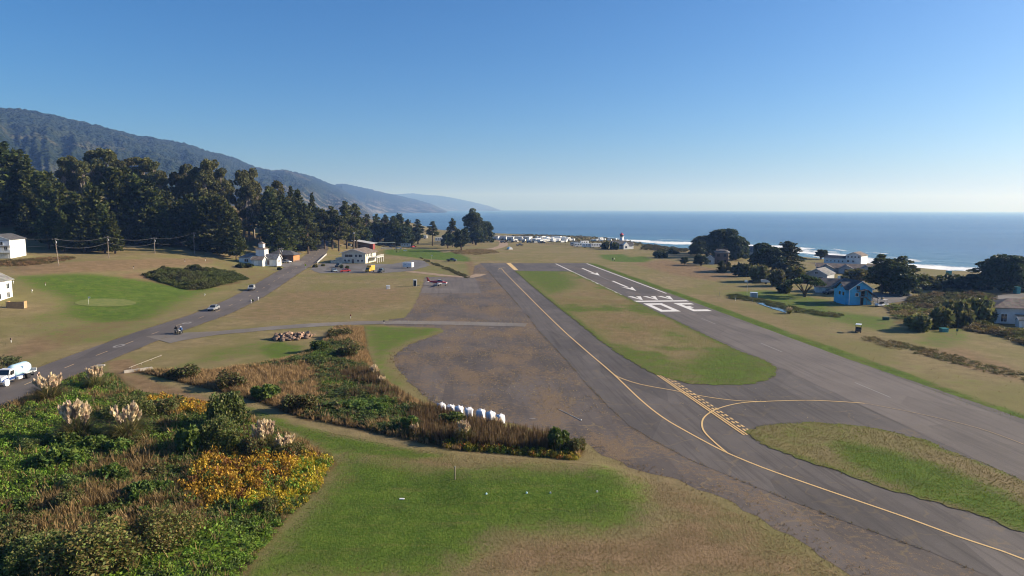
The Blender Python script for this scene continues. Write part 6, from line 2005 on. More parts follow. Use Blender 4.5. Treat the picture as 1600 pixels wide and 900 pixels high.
# grey house at the right edge and its shed
h = bld("hip_roof_house", "pale grey house with a brown hipped roof at the right edge", 1594, 507, -14, off=(2.6, 4.5))
L, W = 14, 9
hip_parts(h, L, W, 3.9, 1.9, LTGREY_SIDING, BROWN_ROOF, .7)
window(h, '-y', -4.9, .5, 1.3, 1.9, L, W)
a = MB(); a.box(-2.6, 1.2, -W / 2 - 1.1, -W / 2 - .003, 2.3, 2.42); a.build("porch_roof", BROWN_ROOF, h)
for x_ in (-2.5, 1.1):
    m = MB(); m.box(x_ - .05, x_ + .05, -W / 2 - 1.05, -W / 2 - .95, -.3, 2.295); m.build("porch_post", WHITE, h)
h = bld("garden_shed", "small white shed with an arched door before the grey house", 1597, 511, -14, "shed")
gable_parts(h, 2.2, 2.0, 1.7, .6, WHITE_SIDING, GREY_ROOF, .15)
door(h, '-y', 0, 0, .9, 1.5, 2.2, 2.0, OFFWHITE)
# house glimpsed among the trees high on the left
p, _ = tree_d(8, 300, 372, 'fir1')
h = thing("hillside_house", "pale house glimpsed among the firs high on the left", "house", (p[0], p[1], p[2]), deg(20))
gable_parts(h, 8, 6, 3.0, 1.6, WHITE_SIDING, GREY_ROOF)
window(h, '-y', -2, 1, 1.4, 1.2, 8, 6)

# ------------------------------------------------------------------ vehicles
PAINTS = {"silver": paint("silver", (.42, .43, .44), .5), "paleblue": paint("pale_blue", (.42, .52, .58), .3), "red": paint("red", (.38, .03, .028)), "dark": paint("charcoal", (.05, .055, .06), .2), "white": paint("white", (.76, .76, .75)),
          "navy": paint("navy", (.02, .05, .16)), "yellow": paint("yellow", (.58, .35, .05)), "skyblue": paint("sky_blue", (.50, .72, .80)), "tan": paint("tan", (.45, .38, .28)), "green": paint("green", (.07, .16, .09))}


def wheel(parent, x, y, r=.33, w=.22, dual=False):
    m = MB(); m.lathe([(r * .55, -w / 2), (r * .94, -w / 2), (r, -w * .3), (r, w * .3), (r * .94, w / 2), (r * .55, w / 2)], 14, (x, y, r), 'y')
    t = m.build("wheel", RUBBER, parent, True)
    m = MB(); m.lathe([(.02, -w * .42), (r * .58, -w * .42), (r * .58, w * .42), (.02, w * .42)], 10, (x, y, r), 'y')
    m.build("rim", STEEL, t)


def car(name, label, cat, loc, rz, pm, kind="sedan", group=None):
    t = thing(name, label, cat, loc, deg(rz), group)
    if kind == "sedan":
        P = [(-2.3, .35), (2.2, .35), (2.3, .62), (2.2, .78), (1.0, .95), (-1.55, 1.0), (-2.25, .95), (-2.32, .6)]
        lo, hi, zt = (-1.75, 1.15), (-1.05, .35), 1.42
        cl = .97
    elif kind == "suv":
        P = [(-2.3, .42), (2.2, .42), (2.3, .75), (2.2, .98), (1.05, 1.12), (-2.25, 1.12), (-2.34, .7)]
        lo, hi, zt = (-2.2, 1.15), (-2.0, .45), 1.72
        cl = 1.1
    else:  # pickup
        P = [(-2.7, .5), (2.5, .5), (2.6, .8), (2.5, 1.05), (1.3, 1.15), (-.7, 1.15), (-.7, 1.13), (-2.7, 1.13), (-2.75, .8)]
        lo, hi, zt = (-.65, 1.4), (-.5, .75), 1.78
        cl = 1.13
    m = MB(); m.prism(P, -.88, .88, 'y')
    hw = .7
    m.box(hi[0] - .02, hi[1] + .02, -hw + .02, hw - .02, zt, zt + .05)
    m.build("body", pm, t, bevel=.05)
    g = MB(); g.loft([[(lo[0], -.82, cl), (lo[1], -.82, cl), (lo[1], .82, cl), (lo[0], .82, cl)], [(hi[0], -hw, zt), (hi[1], -hw, zt), (hi[1], hw, zt), (hi[0], hw, zt)]]); g.build("cabin_glass", GLASS, t)
    pl = MB()
    for sg in (-1, 1):
        for a, b in ((lo[0], hi[0]), ((lo[0] + lo[1]) / 2, (hi[0] + hi[1]) / 2), (lo[1], hi[1])): pl.tube([(a, sg * .83, cl), (b, sg * (hw + .01), zt)], .045, 4)
    pl.build("pillar_frame", pm, t)
    fx = 2.3 if kind != "pickup" else 2.6; bx = -2.33 if kind != "pickup" else -2.75
    for sg in (-1, 1):
        m = MB(); m.box(fx - .14, fx - .02, sg * .62 - .17, sg * .62 + .17, .66, .8); m.build("headlight", LAMPGLASS, t)
        m = MB(); m.box(bx + .0, bx + .1, sg * .66 - .14, sg * .66 + .14, .74, .9); m.build("tail_light", REDLENS, t)
        for x_ in (-1.4 if kind != "pickup" else -1.75, 1.4 if kind != "pickup" else 1.65): wheel(t, x_, sg * .8, .33 if kind == "sedan" else .38)
    m = MB(); m.box(fx - .2, fx + .02, -.8, .8, .36, .5); m.box(bx - .02, bx + .2, -.8, .8, .36, .5); m.build("bumper", BLACK, t)
    return t


def road_pos(u, v): return at(u, v) + Vector((0, 0, .055))


car("sedan", "silver sedan driving towards the viewer on the road", "car", road_pos(334, 485), -87, PAINTS["silver"])
car("hatchback", "pale silver car farther up the road near the tower house", "car", road_pos(393, 453.5), -80, PAINTS["silver"], "suv")
car("parked_car", "pale blue car parked left of the red car", "car", at(522, 424.7) + Vector((0, 0, .08)), -60, PAINTS["paleblue"], "sedan", "cars at the edge of the car park")
car("parked_car", "bright red car parked at the edge of the car park", "car", at(539, 425.3) + Vector((0, 0, .08)), -150, PAINTS["red"], "sedan", "cars at the edge of the car park")
car("parked_car", "dark car parked right of the yellow box van", "car", at(595.5, 426) + Vector((0, 0, .08)), -100, PAINTS["dark"], "suv", "cars at the edge of the car park")
car("pickup", "dark pickup truck parked on the grass below the far fairway", "pickup truck", at(706, 408.5) + Vector((0, 0, .02)), -15, PAINTS["dark"], "pickup")
car("parked_car", "white car at the door of the low dark-roofed building", "car", at(448, 411) + Vector((0, 0, .08)), -20, PAINTS["white"], "sedan")
car("parked_car", "dark car parked before the white garage near the blue house", "car", at(1296, 459.5) + Vector((0, 0, .02)), -160, PAINTS["dark"], "suv")
car("parked_car", "silver car in the yard behind the clubhouse green", "car", at(623, 389.5) + Vector((0, 0, .02)), 20, PAINTS["silver"], "suv")
car("parked_car", "dark car half hidden by the bushes of the car park bed", "car", at(529, 417.5) + Vector((0, 0, .08)), -100, PAINTS["dark"], "suv")

# yellow box van
t = thing("box_van", "yellow box van parked between the red and the dark car", "van", at(578, 425.4) + Vector((0, 0, .08)), deg(-105))
m = MB(); m.box(-2.9, .9, -1.1, 1.1, .75, 3.0); m.build("cargo_box", PAINTS["yellow"], t, bevel=.05)
m = MB(); m.prism([(.95, .5), (2.6, .5), (2.6, 1.2), (2.2, 1.35), (1.75, 2.2), (.95, 2.2)], -.95, .95, 'y'); m.build("cab", PAINTS["yellow"], t, bevel=.05)
m = MB(); m.prism([(1.86, 2.08), (2.26, 1.36), (2.33, 1.36), (1.93, 2.08)], -.85, .85, 'y'); m.build("windscreen", GLASS, t)
m = MB(); m.box(-2.9, 2.5, -.5, .5, .45, .74); m.build("chassis", BLACK, t)
for x_ in (-1.8, 1.9):
    for y_ in (-.9, .9): wheel(t, x_, y_, .4, .28)
# white enclosed trailer
t = thing("cargo_trailer", "white enclosed cargo trailer alone in the car park", "trailer", at(638, 419) + Vector((0, 0, .08)), deg(160))
m = MB(); m.box(-2.4, 2.4, -1.15, 1.15, .5, 2.75); m.build("box", PAINTS["white"], t, bevel=.06)
m = MB(); m.box(-2.1, -.4, 1.151, 1.158, 1.7, 2.0); m.box(-2.1, .2, 1.151, 1.158, 1.35, 1.5); m.box(.5, 1.4, 1.151, 1.158, 1.55, 1.9); m.build("faded_lettering", plain("pale_blue_print", (.42, .50, .62)), t)
m = MB(); m.tube([(2.4, -.6, .55), (3.5, 0, .5)], .06, 5); m.tube([(2.4, .6, .55), (3.5, 0, .5)], .06, 5); m.tube([(3.4, 0, 0), (3.4, 0, .6)], .04, 5); m.build("tow_bar", BLACK, t)
for y_ in (-1.15, 1.15): wheel(t, -.3, y_, .34)

# tank truck
tp = at(31, 598)
t = thing("propane_truck", "white and blue propane tank truck coming down the road", "truck", (-80.2, 107.6, float(hgt(-80.2, 107.6)) + .055), deg(-90), None, .88)
m = MB(); m.box(-4.0, 2.3, -.42, .42, .62, .86); m.build("chassis", BLACK, t)
m = MB(); m.lathe([(.05, -3.72), (.55, -3.66), (.9, -3.4), (1.06, -3.0), (1.08, -2.6), (1.08, -.2), (1.06, .2), (.9, .6), (.55, .82), (.05, .9)], 24, (0, 0, 2.02), 'x'); tank = m.build("tank", paint("tank_blue", (.44, .64, .74)), t, True)
# dark star figure and lettering lines on the tank's flank, laid on its curve
def on_tank(poly, z0, r=1.09):
    out = []
    for x, a in poly: out.append((x, r * math.cos(a), 2.02 + r * math.sin(a)))
    return out
cx_, ca_ = -.9, .42
star = []
for i in range(10):
    rr_s = .5 if i % 2 == 0 else .19
    th_ = math.pi / 2 + i * math.pi / 5 + .2
    star.append((cx_ + rr_s * math.cos(th_) * .8, ca_ + rr_s * math.sin(th_)))
m = MB(); pts = on_tank([(cx_, ca_)] + star, 0); m.add(pts, [(0, 1 + i, 1 + (i + 1) % 10) for i in range(10)]); m.build("star_emblem", PAINTS["navy"], tank)
m = MB()
for j, (x0, x1, a) in enumerate(((-3.1, -1.5, .62), (-3.0, -1.5, .40))):
    xx = x0
    while xx < x1:
        w_ = .10 + .06 * ((int(xx * 37) * 7) % 3) / 2
        m.add(on_tank([(xx, a - .05), (xx + w_, a - .05), (xx + w_, a + .06), (xx, a + .06)], 0), [(0, 1, 2, 3)]); xx += w_ + .05
m.build("lettering", plain("faded_pink_print", (.62, .45, .45)), tank)
m = MB(); m.box(-3.4, .6, -.75, .75, .87, 1.06); m.build("tank_cradle", PAINTS["navy"], t)
m = MB(); m.prism([(1.05, .75), (2.55, .75), (2.55, 1.75), (2.2, 2.7), (1.05, 2.75)], -1.02, 1.02, 'y'); m.build("cab", PAINTS["white"], t, bevel=.07)
m = MB(); m.prism([(2.56, .7), (4.15, .7), (4.2, 1.2), (4.05, 1.55), (2.56, 1.78)], -.82, .82, 'y'); m.build("hood", PAINTS["white"], t, bevel=.09)
m = MB(); m.prism([(1.06, .82), (4.1, .82), (4.14, 1.1), (3.2, 1.32), (1.06, 1.42)], -.84, -.825, 'y'); m.prism([(1.06, .82), (4.1, .82), (4.14, 1.1), (3.2, 1.32), (1.06, 1.42)], .825, .84, 'y')
m.box(1.06, 2.5, 1.03, 1.035, .82, 1.3); m.build("blue_stripe", PAINTS["navy"], t)
m = MB(); m.prism([(2.58, 1.80), (2.25, 2.62), (2.29, 2.64), (2.63, 1.82)], -.92, .92, 'y'); m.build("windscreen", GLASS, t)
for sg in (-1, 1):
    m = MB(); m.prism([(1.25, 1.75), (2.35, 1.75), (2.12, 2.45), (1.25, 2.45)], sg * 1.024, sg * 1.032, 'y'); m.build("side_window", GLASS, t)
    m = MB(); m.lathe([(.46, -.2), (.62, -.2), (.62, .2), (.46, .2)], 16, (3.2, sg * .92, .55), 'y'); m.build("fender", PAINTS["white"], t)
    m = MB(); m.box(-2.95, -1.55, sg * .95 - .28, sg * .95 + .28, 1.08, 1.16); m.box(-3.0, -2.93, sg * .95 - .28, sg * .95 + .28, .75, 1.16); m.build("rear_fender", OFFWHITE, t)
    m = MB(); m.box(-.6, .5, sg * .95 - .25, sg * .95 + .25, .5, .95); m.build("tool_box", OFFWHITE, t)
    m = MB(); m.tube([(2.3, sg * 1.05, 1.85), (2.4, sg * 1.4, 1.95)], .03, 4); m.box(2.34, 2.4, sg * 1.42 - .1, sg * 1.42 + .1, 1.7, 2.2); m.build("mirror", BLACK, t)
    wheel(t, 3.2, sg * .92, .52, .3); wheel(t, -2.25, sg * .92, .52, .5)
    m = MB(); m.box(4.12, 4.18, sg * .6 - .17, sg * .6 + .17, .95, 1.15); m.build("headlight", LAMPGLASS, t)
    m = MB(); m.box(-3.35, -3.32, sg * .95 - .3, sg * .95 + .3, .3, .95); m.build("mud_flap", BLACK, t)
m = MB(); m.box(4.1, 4.3, -1.0, 1.0, .55, .85); m.build("bumper", CHROME, t)
m = MB(); m.box(4.16, 4.2, -.4, .4, .95, 1.45); m.build("grille", BLACK, t)
m = MB(); m.box(-4.6, -3.75, -1.0, 1.0, .86, 1.0); m.box(-4.6, -4.5, -1.0, 1.0, 1.0, 1.5); m.build("rear_deck", OFFWHITE, t)

# ---- people
def person(name, label, loc, rz, J, radii, cols, cat="person", group=None, scale=1.0, hair=None):
    """one continuous skinned body; J: joint name -> (position, parent joint); cols: function of a point giving the clothing slot"""
    names = list(J)
    me = bpy.data.meshes.new(name)
    me.from_pydata([J[n][0] for n in names], [(names.index(n), names.index(J[n][1])) for n in names if J[n][1]], [])
    o = bpy.data.objects.new(name + "_skin", me); col.objects.link(o)
    md = o.modifiers.new("skin", 'SKIN')
    sv = me.skin_vertices[0].data
    for i, n in enumerate(names):
        r = radii.get(n, .06); sv[i].radius = (r, r) if isinstance(r, (int, float)) else r
        sv[i].use_root = (i == 0)
    o.modifiers.new("sub", 'SUBSURF').levels = 1
    dg = bpy.context.evaluated_depsgraph_get()
    m2 = bpy.data.meshes.new_from_object(o.evaluated_get(dg))
    bpy.data.objects.remove(o)
    slots = list(dict.fromkeys(cols.values()))
    for s_ in slots: m2.materials.append(s_)
    J2 = [(Vector(J[n][0]), n) for n in names]
    for pgn in m2.polygons:
        n = min(J2, key=lambda q: (q[0] - pgn.center).length)[1]
        pgn.material_index = slots.index(cols.get(n, slots[0]))
    m2.polygons.foreach_set("use_smooth", [True] * len(m2.polygons))
    b = bpy.data.objects.new(name, m2); col.objects.link(b)
    b.location = loc; b.rotation_euler = (0, 0, deg(rz)); b.scale = (scale,) * 3
    tag(b, label, cat, group)
    if hair:
        hp = Vector(J["head"][0])
        m = MB(); m.ball((hp.x, hp.y, hp.z + .03), hair[2], 10, 6, sc=(1.05, 1, 1.0)); m.build(hair[0], hair[1], b, True)
    return b


CLOTH = {k_: plain("cloth_" + k_, c_, .9, var=.15, scale=6, spec=.1) for k_, c_ in {"black": (.03, .03, .033), "navy": (.03, .04, .10), "blue": (.12, .25, .55), "khaki": (.30, .24, .16), "red": (.4, .06, .05), "white": (.6, .6, .58)}.items()}


def stander(name, label, loc, rz, top, legs, group=None):
    J = {"pelvis": ((0, 0, .95), None), "waist": ((0, 0, 1.08), "pelvis"), "chest": ((.01, 0, 1.32), "waist"), "neck": ((.0, 0, 1.50), "chest"), "chin": ((.01, 0, 1.56), "neck"), "head": ((.02, 0, 1.68), "chin")}
    for s_, k_ in ((1, "l"), (-1, "r")):
        J["hip" + k_] = ((0, s_ * .1, .88), "pelvis"); J["knee" + k_] = ((.03, s_ * .12, .5), "hip" + k_); J["ank" + k_] = ((0, s_ * .13, .09), "knee" + k_); J["toe" + k_] = ((.17, s_ * .15, .04), "ank" + k_)
        J["sh" + k_] = ((0, s_ * .2, 1.42), "chest"); J["elb" + k_] = ((.04, s_ * .27, 1.14), "sh" + k_); J["wr" + k_] = ((.16, s_ * .24, .92), "elb" + k_); J["hand" + k_] = ((.2, s_ * .23, .83), "wr" + k_)
    rd = {"pelvis": .15, "waist": .135, "chest": .155, "neck": .055, "chin": .07, "head": .1}
    for k_ in "lr": rd.update({"hip" + k_: .095, "knee" + k_: .06, "ank" + k_: .045, "toe" + k_: .04, "sh" + k_: .07, "elb" + k_: .048, "wr" + k_: .035, "hand" + k_: .04})
    cols = {n: top for n in ("waist", "chest", "shl", "shr", "elbl", "elbr")}
    cols.update({n: legs for n in ("pelvis", "hipl", "hipr", "kneel", "kneer", "ankl", "ankr")}); cols.update({n: SKIN for n in ("neck", "chin", "head", "wrl", "wrr", "handl", "handr")}); cols.update({"toel": BLACK, "toer": BLACK})
    return person(name, label, loc, rz, J, rd, cols, group=group, hair=("cap", top, .112))


def rider(label, loc, rz, top, legs, helmet):
    J = {"pelvis": ((-.25, 0, .86), None), "waist": ((-.2, 0, 1.0), "pelvis"), "chest": ((-.06, 0, 1.26), "waist"), "neck": ((.0, 0, 1.43), "chest"), "head": ((.06, 0, 1.6), "neck")}
    for s_, k_ in ((1, "l"), (-1, "r")):
        J["hip" + k_] = ((-.2, s_ * .12, .84), "pelvis"); J["knee" + k_] = ((.22, s_ * .24, .7), "hip" + k_); J["ank" + k_] = ((-.02, s_ * .26, .3), "knee" + k_); J["toe" + k_] = ((.16, s_ * .28, .26), "ank" + k_)
        J["sh" + k_] = ((-.05, s_ * .2, 1.36), "chest"); J["elb" + k_] = ((.2, s_ * .34, 1.14), "sh" + k_); J["wr" + k_] = ((.46, s_ * .33, 1.08), "elb" + k_); J["hand" + k_] = ((.55, s_ * .32, 1.06), "wr" + k_)
    rd = {"pelvis": .16, "waist": .15, "chest": .17, "neck": .07, "head": .11}
    for k_ in "lr": rd.update({"hip" + k_: .1, "knee" + k_: .075, "ank" + k_: .055, "toe" + k_: .045, "sh" + k_: .085, "elb" + k_: .06, "wr" + k_: .045, "hand" + k_: .045})
    cols = {n: top for n in ("waist", "chest", "shl", "shr", "elbl", "elbr", "wrl", "wrr", "neck")}
    cols.update({n: legs for n in ("pelvis", "hipl", "hipr", "kneel", "kneer", "ankl", "ankr")}); cols.update({"head": SKIN, "handl": BLACK, "handr": BLACK, "toel": BLACK, "toer": BLACK})
    return person("person", label, loc, rz, J, rd, cols, hair=("helmet", helmet, .15))


def motorbike(label, loc, rz, pm, boxes):
    t = thing("motorcycle", label, "motorcycle", loc, deg(rz))
    for x_ in (-.72, .72):
        m = MB(); m.lathe([(.2, -.06), (.3, -.07), (.33, 0), (.3, .07), (.2, .06)], 16, (x_, 0, .33), 'y'); w_ = m.build("wheel", RUBBER, t, True)
        m = MB(); m.lathe([(.02, -.04), (.21, -.03), (.21, .03), (.02, .04)], 10, (x_, 0, .33), 'y'); m.build("rim", STEEL, w_)
    m = MB(); m.tube([(.72, -.09, .33), (.5, -.09, .95)], .03, 5); m.tube([(.72, .09, .33), (.5, .09, .95)], .03, 5); m.tube([(-.72, .1, .33), (-.1, .1, .42)], .035, 5); m.tube([(-.72, -.1, .33), (-.1, -.1, .42)], .035, 5); m.build("frame", BLACK, t)
    m = MB(); m.box(-.25, .3, -.17, .17, .3, .65); m.build("engine", GREYM, t, bevel=.04)
    m = MB(); m.loft([[(-.1, -.12, .66), (.5, -.1, .72), (.5, .1, .72), (-.1, .12, .66)], [(-.05, -.16, .85), (.45, -.15, .95), (.45, .15, .95), (-.05, .16, .85)], [(0, -.08, .93), (.4, -.08, 1.0), (.4, .08, 1.0), (0, .08, .93)]]); m.build("fuel_tank", pm, t)
    m = MB(); m.box(-.75, -.05, -.14, .14, .7, .78); m.build("seat", BLACK, t, bevel=.03)
    m = MB(); m.tube([(.48, -.38, 1.04), (.5, -.15, 1.06), (.5, .15, 1.06), (.48, .38, 1.04)], .022, 5); m.build("handlebar", BLACK, t)
    m = MB(); m.ball((.66, 0, .9), .1, 8, 5); m.build("headlight", LAMPGLASS, t)
    m = MB(); m.box(.52, .56, -.18, .18, 1.02, 1.35); m.build("windscreen", GLASS, t)
    if boxes:
        for sg in (-1, 1):
            m = MB(); m.box(-.85, -.35, sg * .36 - .12, sg * .36 + .12, .48, .85); m.build("pannier", OFFWHITE, t, bevel=.03)
    return t


for (u, v, pm, bx, lb, rl) in ((275.5, 521.5, PAINTS["dark"], True, "dark touring motorcycle with pale side boxes at the road junction", ("rider in black on the motorcycle with pale side boxes", CLOTH["black"], CLOTH["black"], PAINTS["dark"])),
                               (283, 522.3, PAINTS["navy"], False, "slim dark motorcycle beside the one with side boxes", ("rider in a blue jacket and white helmet at the junction", CLOTH["blue"], CLOTH["black"], PAINTS["white"]))):
    p = at(u, v) + Vector((0, 0, .075))
    motorbike(lb, p, -80, pm, bx)
    rider(rl[0], p, -80, rl[1], rl[2], rl[3])
# the tank truck's driver
dx, dy = -80.2, 107.6
J = {"pelvis": ((0, 0, .0), None), "waist": ((0, 0, .14), "pelvis"), "chest": ((.02, 0, .38), "waist"), "neck": ((.02, 0, .56), "chest"), "head": ((.04, 0, .74), "neck")}
rd = {"pelvis": .15, "waist": .14, "chest": .16, "neck": .06, "head": .1}
cols = {"pelvis": CLOTH["navy"], "waist": CLOTH["red"], "chest": CLOTH["red"], "neck": SKIN, "head": SKIN}
for s_, k_ in ((1, "l"), (-1, "r")):
    J["hip" + k_] = ((.08, s_ * .1, 0), "pelvis"); J["knee" + k_] = ((.46, s_ * .14, .04), "hip" + k_); J["ank" + k_] = ((.55, s_ * .14, -.34), "knee" + k_)
    J["sh" + k_] = ((0, s_ * .2, .48), "chest"); J["elb" + k_] = ((.2, s_ * .3, .26), "sh" + k_); J["hand" + k_] = ((.48, s_ * .2, .36), "elb" + k_)
    rd.update({"hip" + k_: .09, "knee" + k_: .07, "ank" + k_: .05, "sh" + k_: .075, "elb" + k_: .05, "hand" + k_: .045}); cols.update({"hip" + k_: CLOTH["navy"], "knee" + k_: CLOTH["navy"], "ank" + k_: CLOTH["navy"], "sh" + k_: CLOTH["red"], "elb" + k_: SKIN, "hand" + k_: SKIN})
person("person", "driver in a red shirt at the wheel of the tank truck", (dx + .45, dy - 1.36, float(hgt(dx, dy)) + 1.33), -90, J, rd, cols, hair=("cap", CLOTH["red"], .112), scale=.9)
for (u, v, tp_, lg, lb) in ((617, 392.5, "navy", "khaki", "golfer in dark blue on the left of the far green"), (619.5, 395, "black", "black", "golfer in black nearest the viewer on the far green"), (622.5, 394, "black", "khaki", "golfer in khaki trousers on the right of the far green"), (957, 407.5, "black", "navy", "golfer in dark clothes on the far right green"), (960, 408, "white", "black", "golfer in a white shirt on the far right green")):
    stander("person", lb, at(u, v), R.uniform(0, 360), CLOTH[tp_], CLOTH[lg], "golfers on the far greens")

# ---- light aircraft on the pad
t = thing("light_aircraft", "parked low-wing light aircraft with red top and white belly", "aeroplane", at(687, 446.5) + Vector((0, 0, .03)), deg(-6))
sec = [(-4.6, .12, .16, 1.55), (-3.9, .2, .28, 1.45), (-2.2, .42, .5, 1.3), (-.8, .58, .7, 1.25), (.4, .6, .68, 1.2), (1.4, .56, .55, 1.12), (2.4, .45, .44, 1.05), (2.75, .3, .3, 1.03)]
rings = []
for x_, ry, rz_, zc in sec: rings.append([(x_, ry * math.cos(a), zc + rz_ * math.sin(a)) for a in np.linspace(0, 2 * math.pi, 17)[:-1]])
m = MB(); m.loft(rings); fu = m.build("fuselage", [PAINTS["red"], PAINTS["white"]], t, True)
for pg in fu.data.polygons: pg.material_index = 0 if pg.center.z > 1.12 + max(0, -pg.center.x - 1) * .08 else 1
m = MB(); m.loft([[(-.9, -.5, 1.75), (1.2, -.48, 1.6), (1.2, .48, 1.6), (-.9, .5, 1.75)], [(-.5, -.36, 2.12), (.4, -.34, 2.14), (.4, .34, 2.14), (-.5, .36, 2.12)]]); m.build("canopy", GLASS, t)
m = MB(); m.box(-.5, .4, -.34, .34, 2.145, 2.17); m.build("cabin_roof", PAINTS["white"], t)


def foil(mb, root, tip, cr, ct, th=.12, ax='y'):
    prof = [(-.5, 0), (-.2, .035), (.2, .06), (.42, .045), (.5, 0), (.42, -.03), (.1, -.035)]
    def ring(p, c):
        if ax == 'y': return [(p[0] + a * c, p[1], p[2] + b * c * th / .12) for a, b in prof]
        return [(p[0] + a * c, p[1] + b * c, p[2]) for a, b in prof]
    mb.loft([ring(root, cr), ring(tip, ct)])


for sg in (-1, 1):
    m = MB(); foil(m, (.3, sg * .45, .85), (.15, sg * 5.1, 1.15), 1.65, 1.15); m.build("wing", PAINTS["white"], t, True)
    m = MB(); foil(m, (-4.15, sg * .1, 1.5), (-4.35, sg * 1.75, 1.52), .95, .7); m.build("tailplane", PAINTS["white"], t, True)
    m = MB(); m.tube([(-.1, sg * 1.5, .9), (-.1, sg * 1.55, .25)], .05, 5); m.lathe([(.03, -.08), (.2, -.08), (.22, 0), (.2, .08), (.03, .08)], 12, (-.1, sg * 1.55, .22), 'y'); m.build("main_wheel", RUBBER, t)
m = MB(); foil(m, (-4.0, 0, 1.55), (-4.65, 0, 3.0), 1.15, .6, ax='z'); m.build("tail_fin", PAINTS["red"], t, True)
m = MB(); m.tube([(2.0, 0, .8), (2.1, 0, .25)], .05, 5); m.lathe([(.03, -.07), (.17, -.07), (.19, 0), (.17, .07), (.03, .07)], 12, (2.1, 0, .19), 'y'); m.build("nose_wheel", RUBBER, t)
m = MB(); m.lathe([(.2, 2.75), (.17, 2.9), (.05, 3.08)], 12, (0, 0, 1.03), 'x'); m.build("spinner", CHROME, t, True)
m = MB(); m.box(2.8, 2.84, -.08, .08, 1.1, 1.98); m.box(2.8, 2.84, -.08, .08, .12, .96); m.build("propeller", BLACK, t)
# ------------------------------------------------------------------ trailer park by the shore
def rv(name, label, cat, loc, rz, L, H, pm, group=None, stripe=None):
    t = thing(name, label, cat, loc, deg(rz), group)
    m = MB(); m.box(-L / 2, L / 2, -1.2, 1.2, .45, H); m.build("body", pm, t, bevel=.12)
    m = MB()
    for i in range(int(L / 2)): m.box(-L / 2 + .6 + i * 1.9, -L / 2 + 1.5 + i * 1.9, -1.215, -1.202, H * .55, H * .8)
    m.build("window", GLASS, t)
    m = MB(); m.box(L / 2 - 1.5, L / 2 - .8, -1.23, -1.203, .55, H * .85); m.build("door", OFFWHITE, t)
    for x_ in (-L * .25, L * .28):
        for y_ in (-1.05, 1.05): wheel(t, x_, y_, .36, .25)
    if stripe:
        m = MB(); m.box(-L / 2, L / 2, -1.222, -1.2035, .9, 1.1); m.build("stripe", stripe, t)
    return t


for i, (u, v) in enumerate(((778, 374.5), (790, 374.5), (800.5, 375.5), (813.5, 375.5), (824, 375.5))):
    t = thing("park_cabin", "white flat-roofed cabin by the sea, %s from the left of the row" % ordinal(i + 1), "cabin", at(u, v), deg(-30 + 3 * i), "white cabins in a row by the sea")
    m = MB(); m.box(-3.1, 3.1, -5, 5, -.3, 3.2); m.build("wall", WHITE_SIDING, t)
    m = MB(); m.box(-3.5, 3.5, -5.4, 5.4, 3.203, 3.4); m.build("roof", METAL_ROOF, t)
    m = MB(); m.box(-1.0, 1.0, -5.05, -5.003, 0, 2.1); m.build("door", GREYM, t)
whites = [PAINTS["white"], OFFWHITE]
pr = {}
# the white jumble of trailers and boats beyond the runway
jm = []
rr = random.Random(3)
for i in range(64):
    u = 838 + (rr.random() ** 1.1) * 50; v = 371.8 + rr.random() * 5.0 + (u - 838) * .02
    jm.append((u, v))
proto_rv = None
for i, (u, v) in enumerate(jm):
    lb = "white camper in the dense jumble of the trailer park"
    if proto_rv is None:
        proto_rv = rv("camper", lb, "camper", at(u, v), 20, 6.0, 2.7, PAINTS["white"], "white campers packed in the trailer park"); o = proto_rv
    else:
        o = again(proto_rv, at(u, v), rr.random() * 6.28, lb, "white campers packed in the trailer park", rr.uniform(.6, 1.0))
for i in range(44):
    u = 800 + 190 * rr.random(); v = 374.3 + rr.random() * 3 + abs(u - 890) * .004
    if 838 < u < 885: v += 2.2
    lb = "pale camper scattered along the shore outside the dense jumble"
    o = again(proto_rv, at(u, v), rr.random() * 6.28, lb, "campers scattered along the shore", rr.uniform(.5, .85))
RVS = [(906, 386, 12, 9, "long pale motorhome at the left of the row before the lighthouse"), (918, 387, 8, 8, "blue-striped motorhome in the middle of the row before the lighthouse"), (931, 387, 15, 8.5, "motorhome at the right of the row before the lighthouse"), (897, 384.5, 10, 6, "small grey camper at the left end of the motorhome row"), (913, 382.5, 20, 7, "white camper standing behind the motorhome row")]
for u, v, a, L, lb in RVS: rv("motorhome", lb, "motorhome", at(u, v), a, L, 3.1, PAINTS["white"] if L != 6 else PAINTS["silver"], "motorhomes in a row before the lighthouse", PAINTS["paleblue"] if "blue" in lb else None)
